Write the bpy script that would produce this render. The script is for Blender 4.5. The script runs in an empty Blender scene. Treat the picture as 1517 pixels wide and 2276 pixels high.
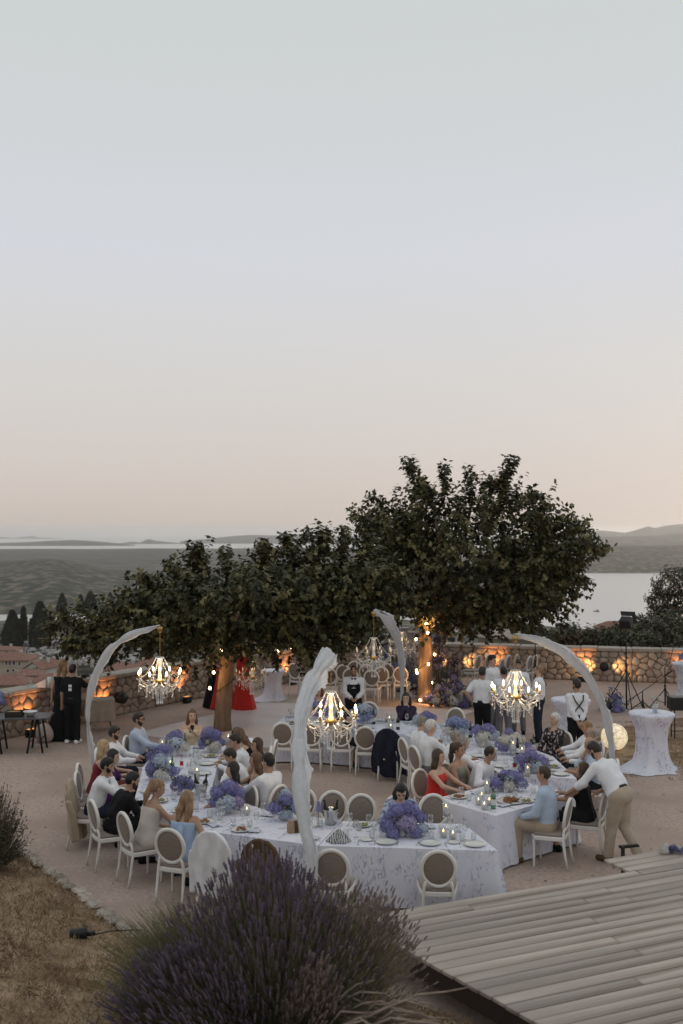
import bpy, math, random
import numpy as np
from mathutils import Vector, Matrix
R = math.radians
PI = math.pi
rnd = random.Random(7)
npr = np.random.default_rng(11)
scene = bpy.context.scene
COL = scene.collection

# ------------------------------------------------------------------ camera
F, CX, CY, PITCH, CH = 2212.8, 758.5, 1138.0, math.atan(48 / 2212.8), 4.7
cam_d = bpy.data.cameras.new('camera')
cam = bpy.data.objects.new('camera', cam_d)
COL.objects.link(cam)
cam.location = (0, 0, CH)
cam.rotation_euler = (R(90) + PITCH, 0, 0)
cam_d.sensor_fit = 'VERTICAL'
cam_d.sensor_height = 36
cam_d.sensor_width = 24
cam_d.lens = 35
cam_d.clip_start = 0.1
cam_d.clip_end = 120000
cam_d.dof.use_dof = True
cam_d.dof.focus_distance = 18.0
cam_d.dof.aperture_fstop = 1.7
scene.camera = cam

# ------------------------------------------------------------------ world: dusk sky
SUN_EL, SUN_AZ = R(3.0), R(28)          # azimuth measured from +Y towards +X
w = bpy.data.worlds.new('World')
scene.world = w
w.use_nodes = True
nt = w.node_tree
nt.nodes.clear()
out = nt.nodes.new('ShaderNodeOutputWorld')
bg = nt.nodes.new('ShaderNodeBackground')
sky = nt.nodes.new('ShaderNodeTexSky')
sky.sky_type = 'NISHITA'
sky.sun_disc = False
sky.sun_elevation = SUN_EL
sky.sun_rotation = SUN_AZ
sky.air_density = 1.0
sky.dust_density = 3.0
sky.ozone_density = 1.0
tc = nt.nodes.new('ShaderNodeTexCoord')
sep = nt.nodes.new('ShaderNodeSeparateXYZ')
ramp = nt.nodes.new('ShaderNodeValToRGB')
nt.links.new(tc.outputs['Generated'], sep.inputs[0])
nt.links.new(sep.outputs['Z'], ramp.inputs[0])
STOPS = [(0.0, (.66, .56, .49)), (0.035, (.67, .585, .53)), (0.10, (.68, .635, .60)), (0.17, (.685, .67, .66)),
         (0.27, (.672, .69, .735)), (0.45, (.625, .655, .655)), (0.75, (.62, .655, .67)), (1.0, (.62, .655, .67))]
el = ramp.color_ramp.elements
el[0].position, el[0].color = STOPS[0][0], (*STOPS[0][1], 1)
el[1].position, el[1].color = STOPS[-1][0], (*STOPS[-1][1], 1)
for p_, c_ in STOPS[1:-1]:
    e_ = el.new(p_)
    e_.color = (*c_, 1)
hs = nt.nodes.new('ShaderNodeHueSaturation')
hs.inputs['Saturation'].default_value = .45
nt.links.new(sky.outputs[0], hs.inputs['Color'])
scl = nt.nodes.new('ShaderNodeVectorMath')
scl.operation = 'SCALE'
scl.inputs['Scale'].default_value = 1 / 0.12
nt.links.new(ramp.outputs[0], scl.inputs[0])
mx = nt.nodes.new('ShaderNodeMix')
mx.data_type = 'RGBA'
mx.inputs[0].default_value = 0.98
nt.links.new(hs.outputs[0], mx.inputs[6])
nt.links.new(scl.outputs[0], mx.inputs[7])
nt.links.new(mx.outputs[2], bg.inputs['Color'])
bg.inputs['Strength'].default_value = 0.12
nt.links.new(bg.outputs[0], out.inputs['Surface'])

sun_d = bpy.data.lights.new('sun', 'SUN')
sun_d.energy = 0.5
sun_d.angle = R(20)
sun_d.color = (1, .78, .58)
sun = bpy.data.objects.new('sun', sun_d)
COL.objects.link(sun)
sd = Vector((math.sin(SUN_AZ) * math.cos(SUN_EL), math.cos(SUN_AZ) * math.cos(SUN_EL), math.sin(SUN_EL)))
sun.rotation_euler = sd.to_track_quat('Z', 'Y').to_euler()
sun.location = (20, 60, 30)
vs = scene.view_settings
vs.view_transform = 'Standard'
vs.look = 'None'
vs.exposure = 0.0
vs.gamma = 1.0
cy = scene.cycles
cy.use_denoising = True
cy.max_bounces = 6
cy.diffuse_bounces = 3
cy.glossy_bounces = 3
cy.transmission_bounces = 4
cy.transparent_max_bounces = 12
cy.volume_bounces = 2
cy.caustics_reflective = False
cy.caustics_refractive = False
cy.sample_clamp_indirect = 6

# ------------------------------------------------------------------ pixel helpers (1517x2276 photo)
def ray(px, py):
    x, z = px - CX, -(py - CY)
    return Vector((x, F * math.cos(PITCH) - z * math.sin(PITCH), F * math.sin(PITCH) + z * math.cos(PITCH)))
def gp(px, py, z=0.0):
    d = ray(px, py)
    t = (z - CH) / d.z
    return Vector((d.x * t, d.y * t, z))
def at(px, py, D):
    d = ray(px, py)
    t = D / d.y
    return Vector((d.x * t, D, CH + d.z * t))

# ------------------------------------------------------------------ materials
MATS = {}
def mat(name, col=(.5, .5, .5), rough=.6, col2=None, nscale=8.0, ndetail=4.0, lo=.35, hi=.65, bump=0.0, bscale=None,
        metal=0.0, spec=.4, emit=None, estr=0.0, trans=0.0, sheen=0.0, col3=None, n3=2.0, coords='Object', stretch=None, sss=0.0, randv=0.0):
    if name in MATS:
        return MATS[name]
    m = bpy.data.materials.new(name)
    m.use_nodes = True
    t = m.node_tree
    b = t.nodes['Principled BSDF']
    b.inputs['Base Color'].default_value = (*col, 1)
    b.inputs['Roughness'].default_value = rough
    b.inputs['Metallic'].default_value = metal
    b.inputs['Specular IOR Level'].default_value = spec
    b.inputs['Transmission Weight'].default_value = trans
    b.inputs['Sheen Weight'].default_value = sheen
    if emit:
        b.inputs['Emission Color'].default_value = (*emit, 1)
        b.inputs['Emission Strength'].default_value = estr
    if col2 or bump or randv:
        tcn = t.nodes.new('ShaderNodeTexCoord')
        vec = tcn.outputs[coords]
        if stretch:
            mp = t.nodes.new('ShaderNodeMapping')
            mp.inputs['Scale'].default_value = stretch
            t.links.new(vec, mp.inputs[0])
            vec = mp.outputs[0]
    cur = None
    if col2:
        n = t.nodes.new('ShaderNodeTexNoise')
        n.inputs['Scale'].default_value = nscale
        n.inputs['Detail'].default_value = ndetail
        t.links.new(vec, n.inputs['Vector'])
        r = t.nodes.new('ShaderNodeValToRGB')
        r.color_ramp.elements[0].position, r.color_ramp.elements[0].color = lo, (*col, 1)
        r.color_ramp.elements[1].position, r.color_ramp.elements[1].color = hi, (*col2, 1)
        t.links.new(n.outputs['Fac'], r.inputs[0])
        cur = r.outputs[0]
        if col3:
            n2 = t.nodes.new('ShaderNodeTexNoise')
            n2.inputs['Scale'].default_value = n3
            n2.inputs['Detail'].default_value = 3
            t.links.new(vec, n2.inputs['Vector'])
            r2 = t.nodes.new('ShaderNodeValToRGB')
            r2.color_ramp.elements[0].position = .45
            r2.color_ramp.elements[1].position = .62
            t.links.new(n2.outputs['Fac'], r2.inputs[0])
            mm = t.nodes.new('ShaderNodeMix')
            mm.data_type = 'RGBA'
            t.links.new(r2.outputs[0], mm.inputs[0])
            t.links.new(cur, mm.inputs[6])
            mm.inputs[7].default_value = (*col3, 1)
            cur = mm.outputs[2]
    if randv:
        oi = t.nodes.new('ShaderNodeObjectInfo')
        mr = t.nodes.new('ShaderNodeMapRange')
        mr.inputs[3].default_value = 1 - randv
        mr.inputs[4].default_value = 1 + randv
        t.links.new(oi.outputs['Random'], mr.inputs[0])
        vm = t.nodes.new('ShaderNodeVectorMath')
        vm.operation = 'SCALE'
        if cur is not None:
            t.links.new(cur, vm.inputs[0])
        else:
            vm.inputs[0].default_value = col
        t.links.new(mr.outputs[0], vm.inputs['Scale'])
        cur = vm.outputs[0]
    if cur is not None:
        t.links.new(cur, b.inputs['Base Color'])
    if bump:
        n3_ = t.nodes.new('ShaderNodeTexNoise')
        n3_.inputs['Scale'].default_value = bscale or nscale * 3
        n3_.inputs['Detail'].default_value = 5
        t.links.new(vec, n3_.inputs['Vector'])
        bp = t.nodes.new('ShaderNodeBump')
        bp.inputs['Strength'].default_value = bump
        bp.inputs['Distance'].default_value = .02
        t.links.new(n3_.outputs['Fac'], bp.inputs['Height'])
        t.links.new(bp.outputs[0], b.inputs['Normal'])
    MATS[name] = m
    return m
def glassmat(name, tint=(1, 1, 1), fac=.75, rough=.05):
    if name in MATS:
        return MATS[name]
    m = bpy.data.materials.new(name)
    m.use_nodes = True
    t = m.node_tree
    t.nodes.clear()
    o = t.nodes.new('ShaderNodeOutputMaterial')
    a = t.nodes.new('ShaderNodeBsdfTransparent')
    a.inputs[0].default_value = (*tint, 1)
    g = t.nodes.new('ShaderNodeBsdfGlossy')
    g.inputs['Roughness'].default_value = rough
    lw = t.nodes.new('ShaderNodeLayerWeight')
    lw.inputs[0].default_value = .35
    mr = t.nodes.new('ShaderNodeMapRange')
    mr.inputs[3].default_value = 1 - fac - .12
    mr.inputs[4].default_value = 1 - fac + .4
    t.links.new(lw.outputs['Facing'], mr.inputs[0])
    s = t.nodes.new('ShaderNodeMixShader')
    t.links.new(mr.outputs[0], s.inputs[0])
    t.links.new(a.outputs[0], s.inputs[1])
    t.links.new(g.outputs[0], s.inputs[2])
    t.links.new(s.outputs[0], o.inputs[0])
    MATS[name] = m
    return m

# ------------------------------------------------------------------ mesh builder
class MB:
    def __init__(s):
        s.v, s.f, s.m, s.sm = [], [], [], []
    def add(s, vs_, fs_, mi=0, sm=False, M=None):
        o = len(s.v)
        if M is not None:
            vs_ = [tuple(M @ Vector(v)) for v in vs_]
        s.v.extend([tuple(v) for v in vs_])
        for f in fs_:
            s.f.append(tuple(i + o for i in f))
            s.m.append(mi)
            s.sm.append(sm)
        return s
    def box(s, c, d, mi=0, M=None, bev=0.0):
        x, y, z = d[0] / 2, d[1] / 2, d[2] / 2
        if bev <= 0:
            vs_ = [(c[0] + i * x, c[1] + j * y, c[2] + k * z) for i in (-1, 1) for j in (-1, 1) for k in (-1, 1)]
            fs_ = [(0, 1, 3, 2), (4, 6, 7, 5), (0, 4, 5, 1), (2, 3, 7, 6), (0, 2, 6, 4), (1, 5, 7, 3)]
            return s.add(vs_, fs_, mi, False, M)
        b = bev
        ring = lambda a, e, zz: [(c[0] - a, c[1] - e, zz), (c[0] + a, c[1] - e, zz), (c[0] + a, c[1] + e, zz), (c[0] - a, c[1] + e, zz)]
        def oct_(x, y, zz, b):
            return [(c[0] - x + b, c[1] - y, zz), (c[0] + x - b, c[1] - y, zz), (c[0] + x, c[1] - y + b, zz), (c[0] + x, c[1] + y - b, zz),
                    (c[0] + x - b, c[1] + y, zz), (c[0] - x + b, c[1] + y, zz), (c[0] - x, c[1] + y - b, zz), (c[0] - x, c[1] - y + b, zz)]
        r = [oct_(x - b, y - b, c[2] - z, b * .5), oct_(x, y, c[2] - z + b, b), oct_(x, y, c[2] + z - b, b), oct_(x - b, y - b, c[2] + z, b * .5)]
        return s.rings(r, True, mi, False, M)
    def rings(s, rs, cap=True, mi=0, sm=True, M=None, closed=True):
        n = len(rs[0])
        vs_ = [p for r in rs for p in r]
        fs_ = []
        for i in range(len(rs) - 1):
            for j in range(n if closed else n - 1):
                k = (j + 1) % n
                fs_.append((i * n + j, i * n + k, (i + 1) * n + k, (i + 1) * n + j))
        if cap:
            fs_.append(tuple(range(n - 1, -1, -1)))
            fs_.append(tuple((len(rs) - 1) * n + j for j in range(n)))
        return s.add(vs_, fs_, mi, sm, M)
    def tube(s, pts, rad, n=6, mi=0, cap=True, M=None, flat=1.0):
        pts = [Vector(p) for p in pts]
        if not hasattr(rad, '__len__'):
            rad = [rad] * len(pts)
        rs = []
        up = None
        for i, p in enumerate(pts):
            d = (pts[min(i + 1, len(pts) - 1)] - pts[max(i - 1, 0)])
            if d.length < 1e-9:
                d = Vector((0, 0, 1))
            d.normalize()
            if up is None:
                up = Vector((0, 0, 1)) if abs(d.z) < .9 else Vector((1, 0, 0))
            a = d.cross(up)
            if a.length < 1e-6:
                a = d.cross(Vector((0, 1, 0)))
            a.normalize()
            b = a.cross(d).normalized()
            up = b
            rs.append([tuple(p + (a * math.cos(2 * PI * k / n) + b * math.sin(2 * PI * k / n) * flat) * rad[i]) for k in range(n)])
        return s.rings(rs, cap, mi, True, M)
    def lathe(s, prof, n=16, c=(0, 0, 0), mi=0, cap=False, M=None):
        rs = [[(c[0] + r * math.cos(2 * PI * k / n), c[1] + r * math.sin(2 * PI * k / n), c[2] + z) for k in range(n)] for r, z in prof]
        return s.rings(rs, cap, mi, True, M)
    def ball(s, c, r, n=8, m=6, mi=0, M=None):
        if not hasattr(r, '__len__'):
            r = (r, r, r)
        rs = []
        for i in range(m + 1):
            a = -PI / 2 + PI * min(max(i / m, .02), .98)
            rs.append([(c[0] + r[0] * math.cos(a) * math.cos(2 * PI * k / n), c[1] + r[1] * math.cos(a) * math.sin(2 * PI * k / n), c[2] + r[2] * math.sin(a)) for k in range(n)])
        return s.rings(rs, True, mi, True, M)
    def octa(s, c, r, mi=0, rz=None):
        rz = rz or r
        vs_ = [(c[0] + r, c[1], c[2]), (c[0], c[1] + r, c[2]), (c[0] - r, c[1], c[2]), (c[0], c[1] - r, c[2]), (c[0], c[1], c[2] + rz), (c[0], c[1], c[2] - rz)]
        return s.add(vs_, [(0, 1, 4), (1, 2, 4), (2, 3, 4), (3, 0, 4), (1, 0, 5), (2, 1, 5), (3, 2, 5), (0, 3, 5)], mi, False)
    def mesh(s, name, mats):
        me = bpy.data.meshes.new(name)
        me.from_pydata(s.v, [], s.f)
        for m_ in mats if isinstance(mats, (list, tuple)) else [mats]:
            me.materials.append(m_)
        me.polygons.foreach_set('material_index', s.m)
        me.polygons.foreach_set('use_smooth', s.sm)
        me.update()
        return me
    def build(s, name, mats, parent=None, **kw):
        return ob(name, s.mesh(name, mats), parent, **kw)
def ob(name, me, parent=None, loc=None, rz=None, rot=None, scale=None):
    o = bpy.data.objects.new(name, me)
    COL.objects.link(o)
    if parent is not None:
        o.parent = parent
    if loc is not None:
        o.location = loc
    if rz is not None:
        o.rotation_euler = (0, 0, rz)
    if rot is not None:
        o.rotation_euler = rot
    if scale is not None:
        o.scale = scale if hasattr(scale, '__len__') else (scale,) * 3
    return o
def npmesh(name, V, Fc, mats, smooth=True, mi=None):
    me = bpy.data.meshes.new(name)
    V = np.asarray(V, np.float32)
    Fc = np.asarray(Fc, np.int32)
    k = Fc.shape[1]
    me.vertices.add(len(V))
    me.vertices.foreach_set('co', V.ravel())
    me.loops.add(Fc.size)
    me.loops.foreach_set('vertex_index', Fc.ravel())
    me.polygons.add(len(Fc))
    me.polygons.foreach_set('loop_start', np.arange(0, Fc.size, k, dtype=np.int32))
    me.polygons.foreach_set('loop_total', np.full(len(Fc), k, np.int32))
    for m_ in mats if isinstance(mats, (list, tuple)) else [mats]:
        me.materials.append(m_)
    if mi is not None:
        me.polygons.foreach_set('material_index', np.asarray(mi, np.int32))
    me.polygons.foreach_set('use_smooth', np.full(len(Fc), smooth))
    me.update(calc_edges=True)
    return me
def tag(o, label, cat, group=None):
    o['label'] = label
    o['category'] = cat
    if group:
        o['group'] = group
    return o
def thing(name, label, cat, loc=(0, 0, 0), rz=0.0, group=None):
    return tag(ob(name, None, None, loc, rz), label, cat, group)
def struct(o):
    o['kind'] = 'structure'
    return o
def dup(root, loc, rz, label=None, group=None, scale=None):
    r = root.copy()
    COL.objects.link(r)
    r.location = loc
    r.rotation_euler = (0, 0, rz)
    if scale:
        r.scale = (scale,) * 3
    if label:
        r['label'] = label
    if group:
        r['group'] = group
    for ch in list(root.children):
        if ch.type == 'LIGHT':
            continue
        c = ch.copy()
        COL.objects.link(c)
        c.parent = r
        for g in list(ch.children):
            d = g.copy()
            COL.objects.link(d)
            d.parent = c
    return r
def frz(fx, fy):                        # rotation that turns local +Y to (fx, fy)
    return math.atan2(-fx, fy)
def vnoise(P, s, seed=0):               # cheap smooth noise from summed sines
    r_ = np.random.default_rng(seed)
    o = 0
    for i in range(5):
        k = r_.normal(size=3) * s * (1 + .6 * i)
        o = o + np.sin(P @ k + r_.uniform(0, 6.3)) / (1 + .6 * i)
    return o / 2.2
def light(kind, name, loc, energy, col, parent=None, **kw):
    d = bpy.data.lights.new(name, kind)
    d.energy = energy
    d.color = col
    for k, v in kw.items():
        setattr(d, k, v)
    o = bpy.data.objects.new(name, d)
    COL.objects.link(o)
    o.location = loc
    if parent is not None:
        o.parent = parent
    return o
HAZE = 8e-5
# ================================================================== SETTING
M_ground = mat('gravel', (.36, .272, .228), .95, (.50, .388, .33), 16.0, 10, .32, .68, bump=.6, bscale=60, col3=(.37, .28, .235), n3=.7)
M_dry = mat('dry_soil', (.24, .16, .10), .95, (.34, .245, .16), 5, 8, .35, .65, bump=.6, bscale=40, col3=(.16, .10, .055), n3=1.6)
M_water = mat('water', (.50, .48, .455), .28, bump=.05, bscale=.05, spec=.8)
M_stone = mat('stone', (.30, .235, .19), .9, (.42, .345, .28), 6, 6, .3, .7, bump=.5, bscale=25, randv=.22)
M_mortar = mat('mortar', (.21, .15, .115), .95, (.27, .20, .155), 8, 5, bump=.5, bscale=50)
M_cap = mat('capstone', (.30, .26, .22), .9, (.38, .33, .28), 5, 6, bump=.4, bscale=30, randv=.12)
M_plank = mat('weathered_plank', (.33, .28, .245), .8, (.44, .385, .34), 3.0, 6, .35, .65, bump=.25, bscale=20, randv=.2, stretch=(.35, 7, 7), col3=(.26, .215, .18), n3=.9)
M_dark = mat('black_paint', (.012, .012, .013), .5)
M_darkwood = mat('dark_wood', (.03, .02, .015), .7)

def in_slope(x, y):                      # height of the bank in the foreground
    B = [(-30, 29), (-9, 17.2), (-4.63, 14.67), (-2.41, 11.63), (-.5, 10.9), (2.2, 9.0), (4, 7.5)]
    best = 1e9
    side = 0
    for (x0, y0), (x1, y1) in zip(B, B[1:]):
        dx, dy = x1 - x0, y1 - y0
        L2 = dx * dx + dy * dy
        t = min(max(((x - x0) * dx + (y - y0) * dy) / L2, 0), 1)
        px, py = x0 + t * dx, y0 + t * dy
        d = math.hypot(x - px, y - py)
        if d < best:
            best = d
            side = dx * (y - y0) - dy * (x - x0)
    return best if side < 0 else -best
def bank_z(x, y):
    d = in_slope(x, y)
    if d <= 0:
        return -.03 + .3 * max(d, -.3)
    return min(.02 + .05 * min(d, .5) / .5 + .25 * d + .02 * math.sin(3 * x) * math.sin(2.3 * y + x), 3.0)
# plaza: one flat sheet inside the wall
b = MB()
plaza = [(-14, 6), (14, 6), (14, 31.0), (9.2, 31.9), (4.3, 33.1), (.8, 33.9), (-1.1, 32.5), (-2.4, 30.6), (-4.4, 28.4), (-6.2, 25.5), (-7.6, 23.3), (-9.5, 20.8), (-14, 15)]
b.add([(x, y, 0) for x, y in plaza], [tuple(range(len(plaza)))])
struct(b.build('ground', M_ground))
nx, ny = 70, 70
V, Fc = [], []
for j in range(ny + 1):
    for i in range(nx + 1):
        x, y = -12 + 16.5 * i / nx, 0 + 19 * j / ny
        V.append((x, y, bank_z(x, y)))
for j in range(ny):
    for i in range(nx):
        a = j * (nx + 1) + i
        Fc.append((a, a + 1, a + nx + 2, a + nx + 1))
struct(ob('grass_bank', npmesh('grass_bank', V, Fc, M_dry)))
# sea to the horizon
b = MB()
b.add([(-40000, -500, -70), (40000, -500, -70), (40000, 60000, -70), (-40000, 60000, -70)], [(0, 1, 2, 3)])
struct(b.build('water', M_water))

# hillside below the wall: town slope falling to the water
M_scrub = mat('scrub_hill', (.035, .038, .024), .95, (.17, .145, .105), .08, 7, .47, .64, bump=.6, bscale=.2)
M_scrub_far = mat('scrub_far', (.05, .05, .038), .95, (.13, .12, .095), .02, 8, .42, .64)
def hillside(x, y):
    d = max(0.0, y - 33 + .55 * max(-x, 0) * .6)
    z = -2.2 - .17 * min(d, 230) - .012 * max(min(d - 230, 150), 0)
    shore = 830 + .12 * x - (90 if x > 0 else 0) * min(1, max(x, 0) / 150)
    k = max(0.0, (y - (shore - 330)) / 330)
    z -= k * k * 38
    z += 1.2 * math.sin(x * .05) * math.sin(y * .043) * min(1, d / 60)
    return z
V, Fc = [], []
NX, NY = 90, 60
for j in range(NY + 1):
    for i in range(NX + 1):
        x = -1 + 2 * i / NX
        y = 14 + 870 * (j / NY) ** 1.8
        x = x * (60 + y * .75)
        z = hillside(x, y)
        if -12.5 < x < 15 and y < 31:
            z = min(z, -3.0)
        V.append((x, y, z))
for j in range(NY):
    for i in range(NX):
        a = j * (NX + 1) + i
        Fc.append((a, a + 1, a + NX + 2, a + NX + 1))
struct(ob('hillside', npmesh('hillside', V, Fc, M_scrub)))

def ridge(name, pts, D, depth, m, base=-70.5, seed=0, rough=.10, front=.5):
    """a hill as a height field: its skyline follows the points, its body has real depth"""
    xs = [at(p[0], p[1], D) for p in pts]
    X = np.array([p.x for p in xs]); Z = np.array([p.z for p in xs])
    nu, nv = 90, 26
    u = np.linspace(X[0], X[-1], nu)
    ztop = np.interp(u, X, Z) - base
    V = []
    for j in range(nv + 1):
        t = j / nv
        y = D - depth * front + depth * t
        k = math.sin(PI * min(1, max(0, t / (2 * front) if t < front else .5 + (t - front) / (2 * (1 - front))))) ** .75
        P = np.stack([u, np.full(nu, y), np.zeros(nu)], 1)
        n = vnoise(P, 9.0 / depth, seed) * rough
        z = base + ztop * k * (1 + n * (1 if abs(t - front) > .06 else .25))
        xx = u * (y / D)
        V.append(np.stack([xx, np.full(nu, y), z], 1))
    V = np.concatenate(V)
    Fc = [(j * nu + i, j * nu + i + 1, (j + 1) * nu + i + 1, (j + 1) * nu + i) for j in range(nv) for i in range(nu - 1)]
    return struct(ob(name, npmesh(name, V, Fc, m)))
ridge('hill', [(-500, 1290), (-200, 1262), (0, 1250), (60, 1246), (115, 1243), (170, 1252), (240, 1268), (330, 1274), (450, 1268), (600, 1262), (800, 1262), (1000, 1272), (1150, 1300)], 1350, 900, M_scrub, seed=2, front=.48)
ridge('hill', [(-900, 1228), (-300, 1226), (0, 1227), (120, 1225), (200, 1227), (330, 1223), (500, 1225), (620, 1220), (700, 1222), (900, 1224), (1100, 1226), (1250, 1233)], 3300, 3000, M_scrub_far, seed=3, rough=.05)
ridge('hill', [(1180, 1252), (1260, 1236), (1330, 1216), (1400, 1213), (1517, 1212), (1700, 1208), (2100, 1206)], 2500, 1250, M_scrub, seed=4, rough=.06)
ridge('island', [(-500, 1208), (-150, 1207), (0, 1207), (60, 1205), (110, 1202), (160, 1200), (200, 1202), (245, 1206), (310, 1213)], 6400, 700, M_scrub_far, seed=5, rough=.03)
ridge('island', [(262, 1209), (290, 1204), (310, 1206), (330, 1198), (345, 1202), (385, 1206), (430, 1209)], 7400, 500, M_scrub_far, seed=6, rough=.03)
ridge('island', [(-200, 1196), (0, 1193), (30, 1196), (70, 1191), (90, 1195), (140, 1197)], 15000, 1500, M_scrub_far, seed=7, rough=.02)
ridge('island', [(400, 1203), (440, 1200), (520, 1191), (560, 1189), (640, 1191), (720, 1192), (800, 1190), (900, 1192), (1000, 1192)], 8500, 2200, M_scrub_far, seed=8, rough=.03)
ridge('mountain', [(1100, 1200), (1200, 1190), (1290, 1181), (1340, 1179), (1390, 1184), (1420, 1176), (1440, 1169), (1455, 1174), (1480, 1168), (1517, 1164), (1650, 1168), (1900, 1180)], 8000, 2400, M_scrub_far, seed=9, rough=.03)
ridge('hill', [(1230, 1202), (1300, 1194), (1400, 1192), (1470, 1190), (1517, 1184), (1700, 1180), (2000, 1190)], 5000, 1700, M_scrub_far, seed=10, rough=.04)
# tower on the far ridge
p = at(1441, 1168, 8000)

# ------------------------------------------------------------------ perimeter wall of rubble stones
def clip(poly, a, b_, c_):               # keep a*x+b*y<=c
    out_ = []
    for i in range(len(poly)):
        p, q = poly[i], poly[(i + 1) % len(poly)]
        dp, dq = a * p[0] + b_ * p[1] - c_, a * q[0] + b_ * q[1] - c_
        if dp <= 0:
            out_.append(p)
        if (dp < 0 < dq) or (dq < 0 < dp):
            t = dp / (dp - dq)
            out_.append((p[0] + t * (q[0] - p[0]), p[1] + t * (q[1] - p[1])))
    return out_
WALLH = .96
def cells(L, H, rows, seed, asp=1.35):
    r_ = random.Random(seed)
    pts = []
    hrow = H / rows
    for j in range(rows):
        wd = hrow * asp
        x = -r_.random() * wd
        while x < L + wd:
            pts.append((x + r_.uniform(-.25, .25) * wd, (j + .5 + r_.uniform(-.33, .33)) * hrow))
            x += wd * r_.uniform(.65, 1.45)
    for i, (x, y) in enumerate(pts):
        if not 0 < x < L:
            continue
        poly = [(0, 0), (L, 0), (L, H), (0, H)]
        for k, (x2, y2) in enumerate(pts):
            if k == i or abs(x2 - x) > 1.6:
                continue
            ax, ay = x2 - x, y2 - y
            l = math.hypot(ax, ay)
            c_ = (x2 * x2 + y2 * y2 - x * x - y * y) / 2 - .012 * l
            poly = clip(poly, ax, ay, c_)
            if not poly:
                break
        if poly and len(poly) > 2:
            yield poly
def stone_face(b, poly, depth, r_):
    cx = sum(p[0] for p in poly) / len(poly)
    cz = sum(p[1] for p in poly) / len(poly)
    # soften corners
    q = []
    n = len(poly)
    for i in range(n):
        p0, p1, p2 = poly[i - 1], poly[i], poly[(i + 1) % n]
        l0, l1 = math.hypot(p1[0] - p0[0], p1[1] - p0[1]), math.hypot(p1[0] - p2[0], p1[1] - p2[1])
        k = .26
        q.append((p1[0] + (p0[0] - p1[0]) * k, p1[1] + (p0[1] - p1[1]) * k))
        q.append((p1[0] + (p2[0] - p1[0]) * k, p1[1] + (p2[1] - p1[1]) * k))
    q = [(x + r_.uniform(-.006, .006), z + r_.uniform(-.006, .006)) for x, z in q]
    r0 = [(x, 0.0, z) for x, z in q]
    r1 = [(cx + (x - cx) * .97, -depth * .7, cz + (z - cz) * .97) for x, z in q]
    r2 = [(cx + (x - cx) * .80, -depth + r_.uniform(-.006, .006), cz + (z - cz) * .80) for x, z in q]
    b.rings([r0, r1, r2], False, 0, True)
    o = len(b.v) - len(q)
    b.v.append((cx, -depth * 1.06, cz))
    for i in range(len(q)):
        b.f.append((o + i, o + (i + 1) % len(q), len(b.v) - 1))
        b.m.append(0); b.sm.append(True)
    return cx, cz
def wall(poly, label, seed, rows=5):
    root = thing('stone_wall', label, 'wall', (*poly[0], 0))
    r_ = random.Random(seed)
    ox, oy = poly[0]
    for si, ((x0, y0), (x1, y1)) in enumerate(zip(poly, poly[1:])):
        L = math.hypot(x1 - x0, y1 - y0)
        ux, uy = (x1 - x0) / L, (y1 - y0) / L
        # local frame: +X along the wall, -Y towards the plaza
        Mx = Matrix(((ux, -uy, 0, x0 - ox), (uy, ux, 0, y0 - oy), (0, 0, 1, 0), (0, 0, 0, 1)))
        b = MB()
        b.box((L / 2, .24, (WALLH - 1.5) / 2), (L + .06, .46, WALLH + 1.5), 0, Mx)
        b.build('mortar_core', M_mortar, root)
        for poly_ in cells(L, WALLH - .01, rows, seed * 31 + si):
            b = MB()
            stone_face(b, poly_, r_.uniform(.02, .06), r_)
            b.v = [tuple(Mx @ Vector((v[0], v[1] + .012, v[2] + .004))) for v in b.v]
            b.build('stone', M_stone, root)
        x = 0.0
        while x < L - .05:
            l = min(r_.uniform(.45, .95), L - x)
            b = MB()
            b.box((x + l / 2, .22 + r_.uniform(-.015, .015), WALLH + .055 + r_.uniform(-.008, .008)), (l - .012, .58, .105), 0, Mx, bev=.018)
            b.build('capstone', M_cap, root)
            x += l
    return root
WL = [(-9.6, 20.4), (-7.6, 23.0), (-6.2, 25.2), (-4.4, 28.1), (-2.4, 30.3), (-1.1, 32.2)]
WR = [(-1.1, 32.25), (.9, 33.6), (4.3, 32.8), (9.2, 31.6), (13.2, 30.7)]
wall(WL, 'rubble stone wall with flat coping along the town side behind the seated guests', 3)
wall(WR, 'rubble stone wall with flat coping on the bay side behind the light stands', 5)

# ------------------------------------------------------------------ deck of weathered planks
DZ = .45
e = Vector((.918, .396)); e.normalize()
n_ = Vector((e.y, -e.x))
P0 = Vector((.08, 11.1))
deck = thing('wooden_deck', 'low deck of weathered grey planks in front of the tables', 'deck', (P0.x, P0.y, 0))
ang = math.atan2(e.y, e.x)
le = Vector((1.14, -1.66)).normalized()
PW = .172
plank_meshes = {}
SLANT = le.dot(e) / le.dot(n_)
def plank(s0, s1, row, first=False):
    b = MB()
    L = s1 - s0
    b.box((0, 0, 0), (L - .005, PW - .012, .04), 0, None, bev=.006)
    if first:
        b.v = [(x - SLANT * y if x < 0 else x, y, z) for x, y, z in b.v]
    o = b.build('plank', M_plank, deck)
    c = e * ((s0 + s1) / 2) + n_ * ((row + .5) * PW)
    o.location = (c.x, c.y, DZ - .02 + rnd.uniform(-.0025, .0025))
    o.rotation_euler = (rnd.uniform(-.006, .006), 0, ang + rnd.uniform(-.0015, .0015))
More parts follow.
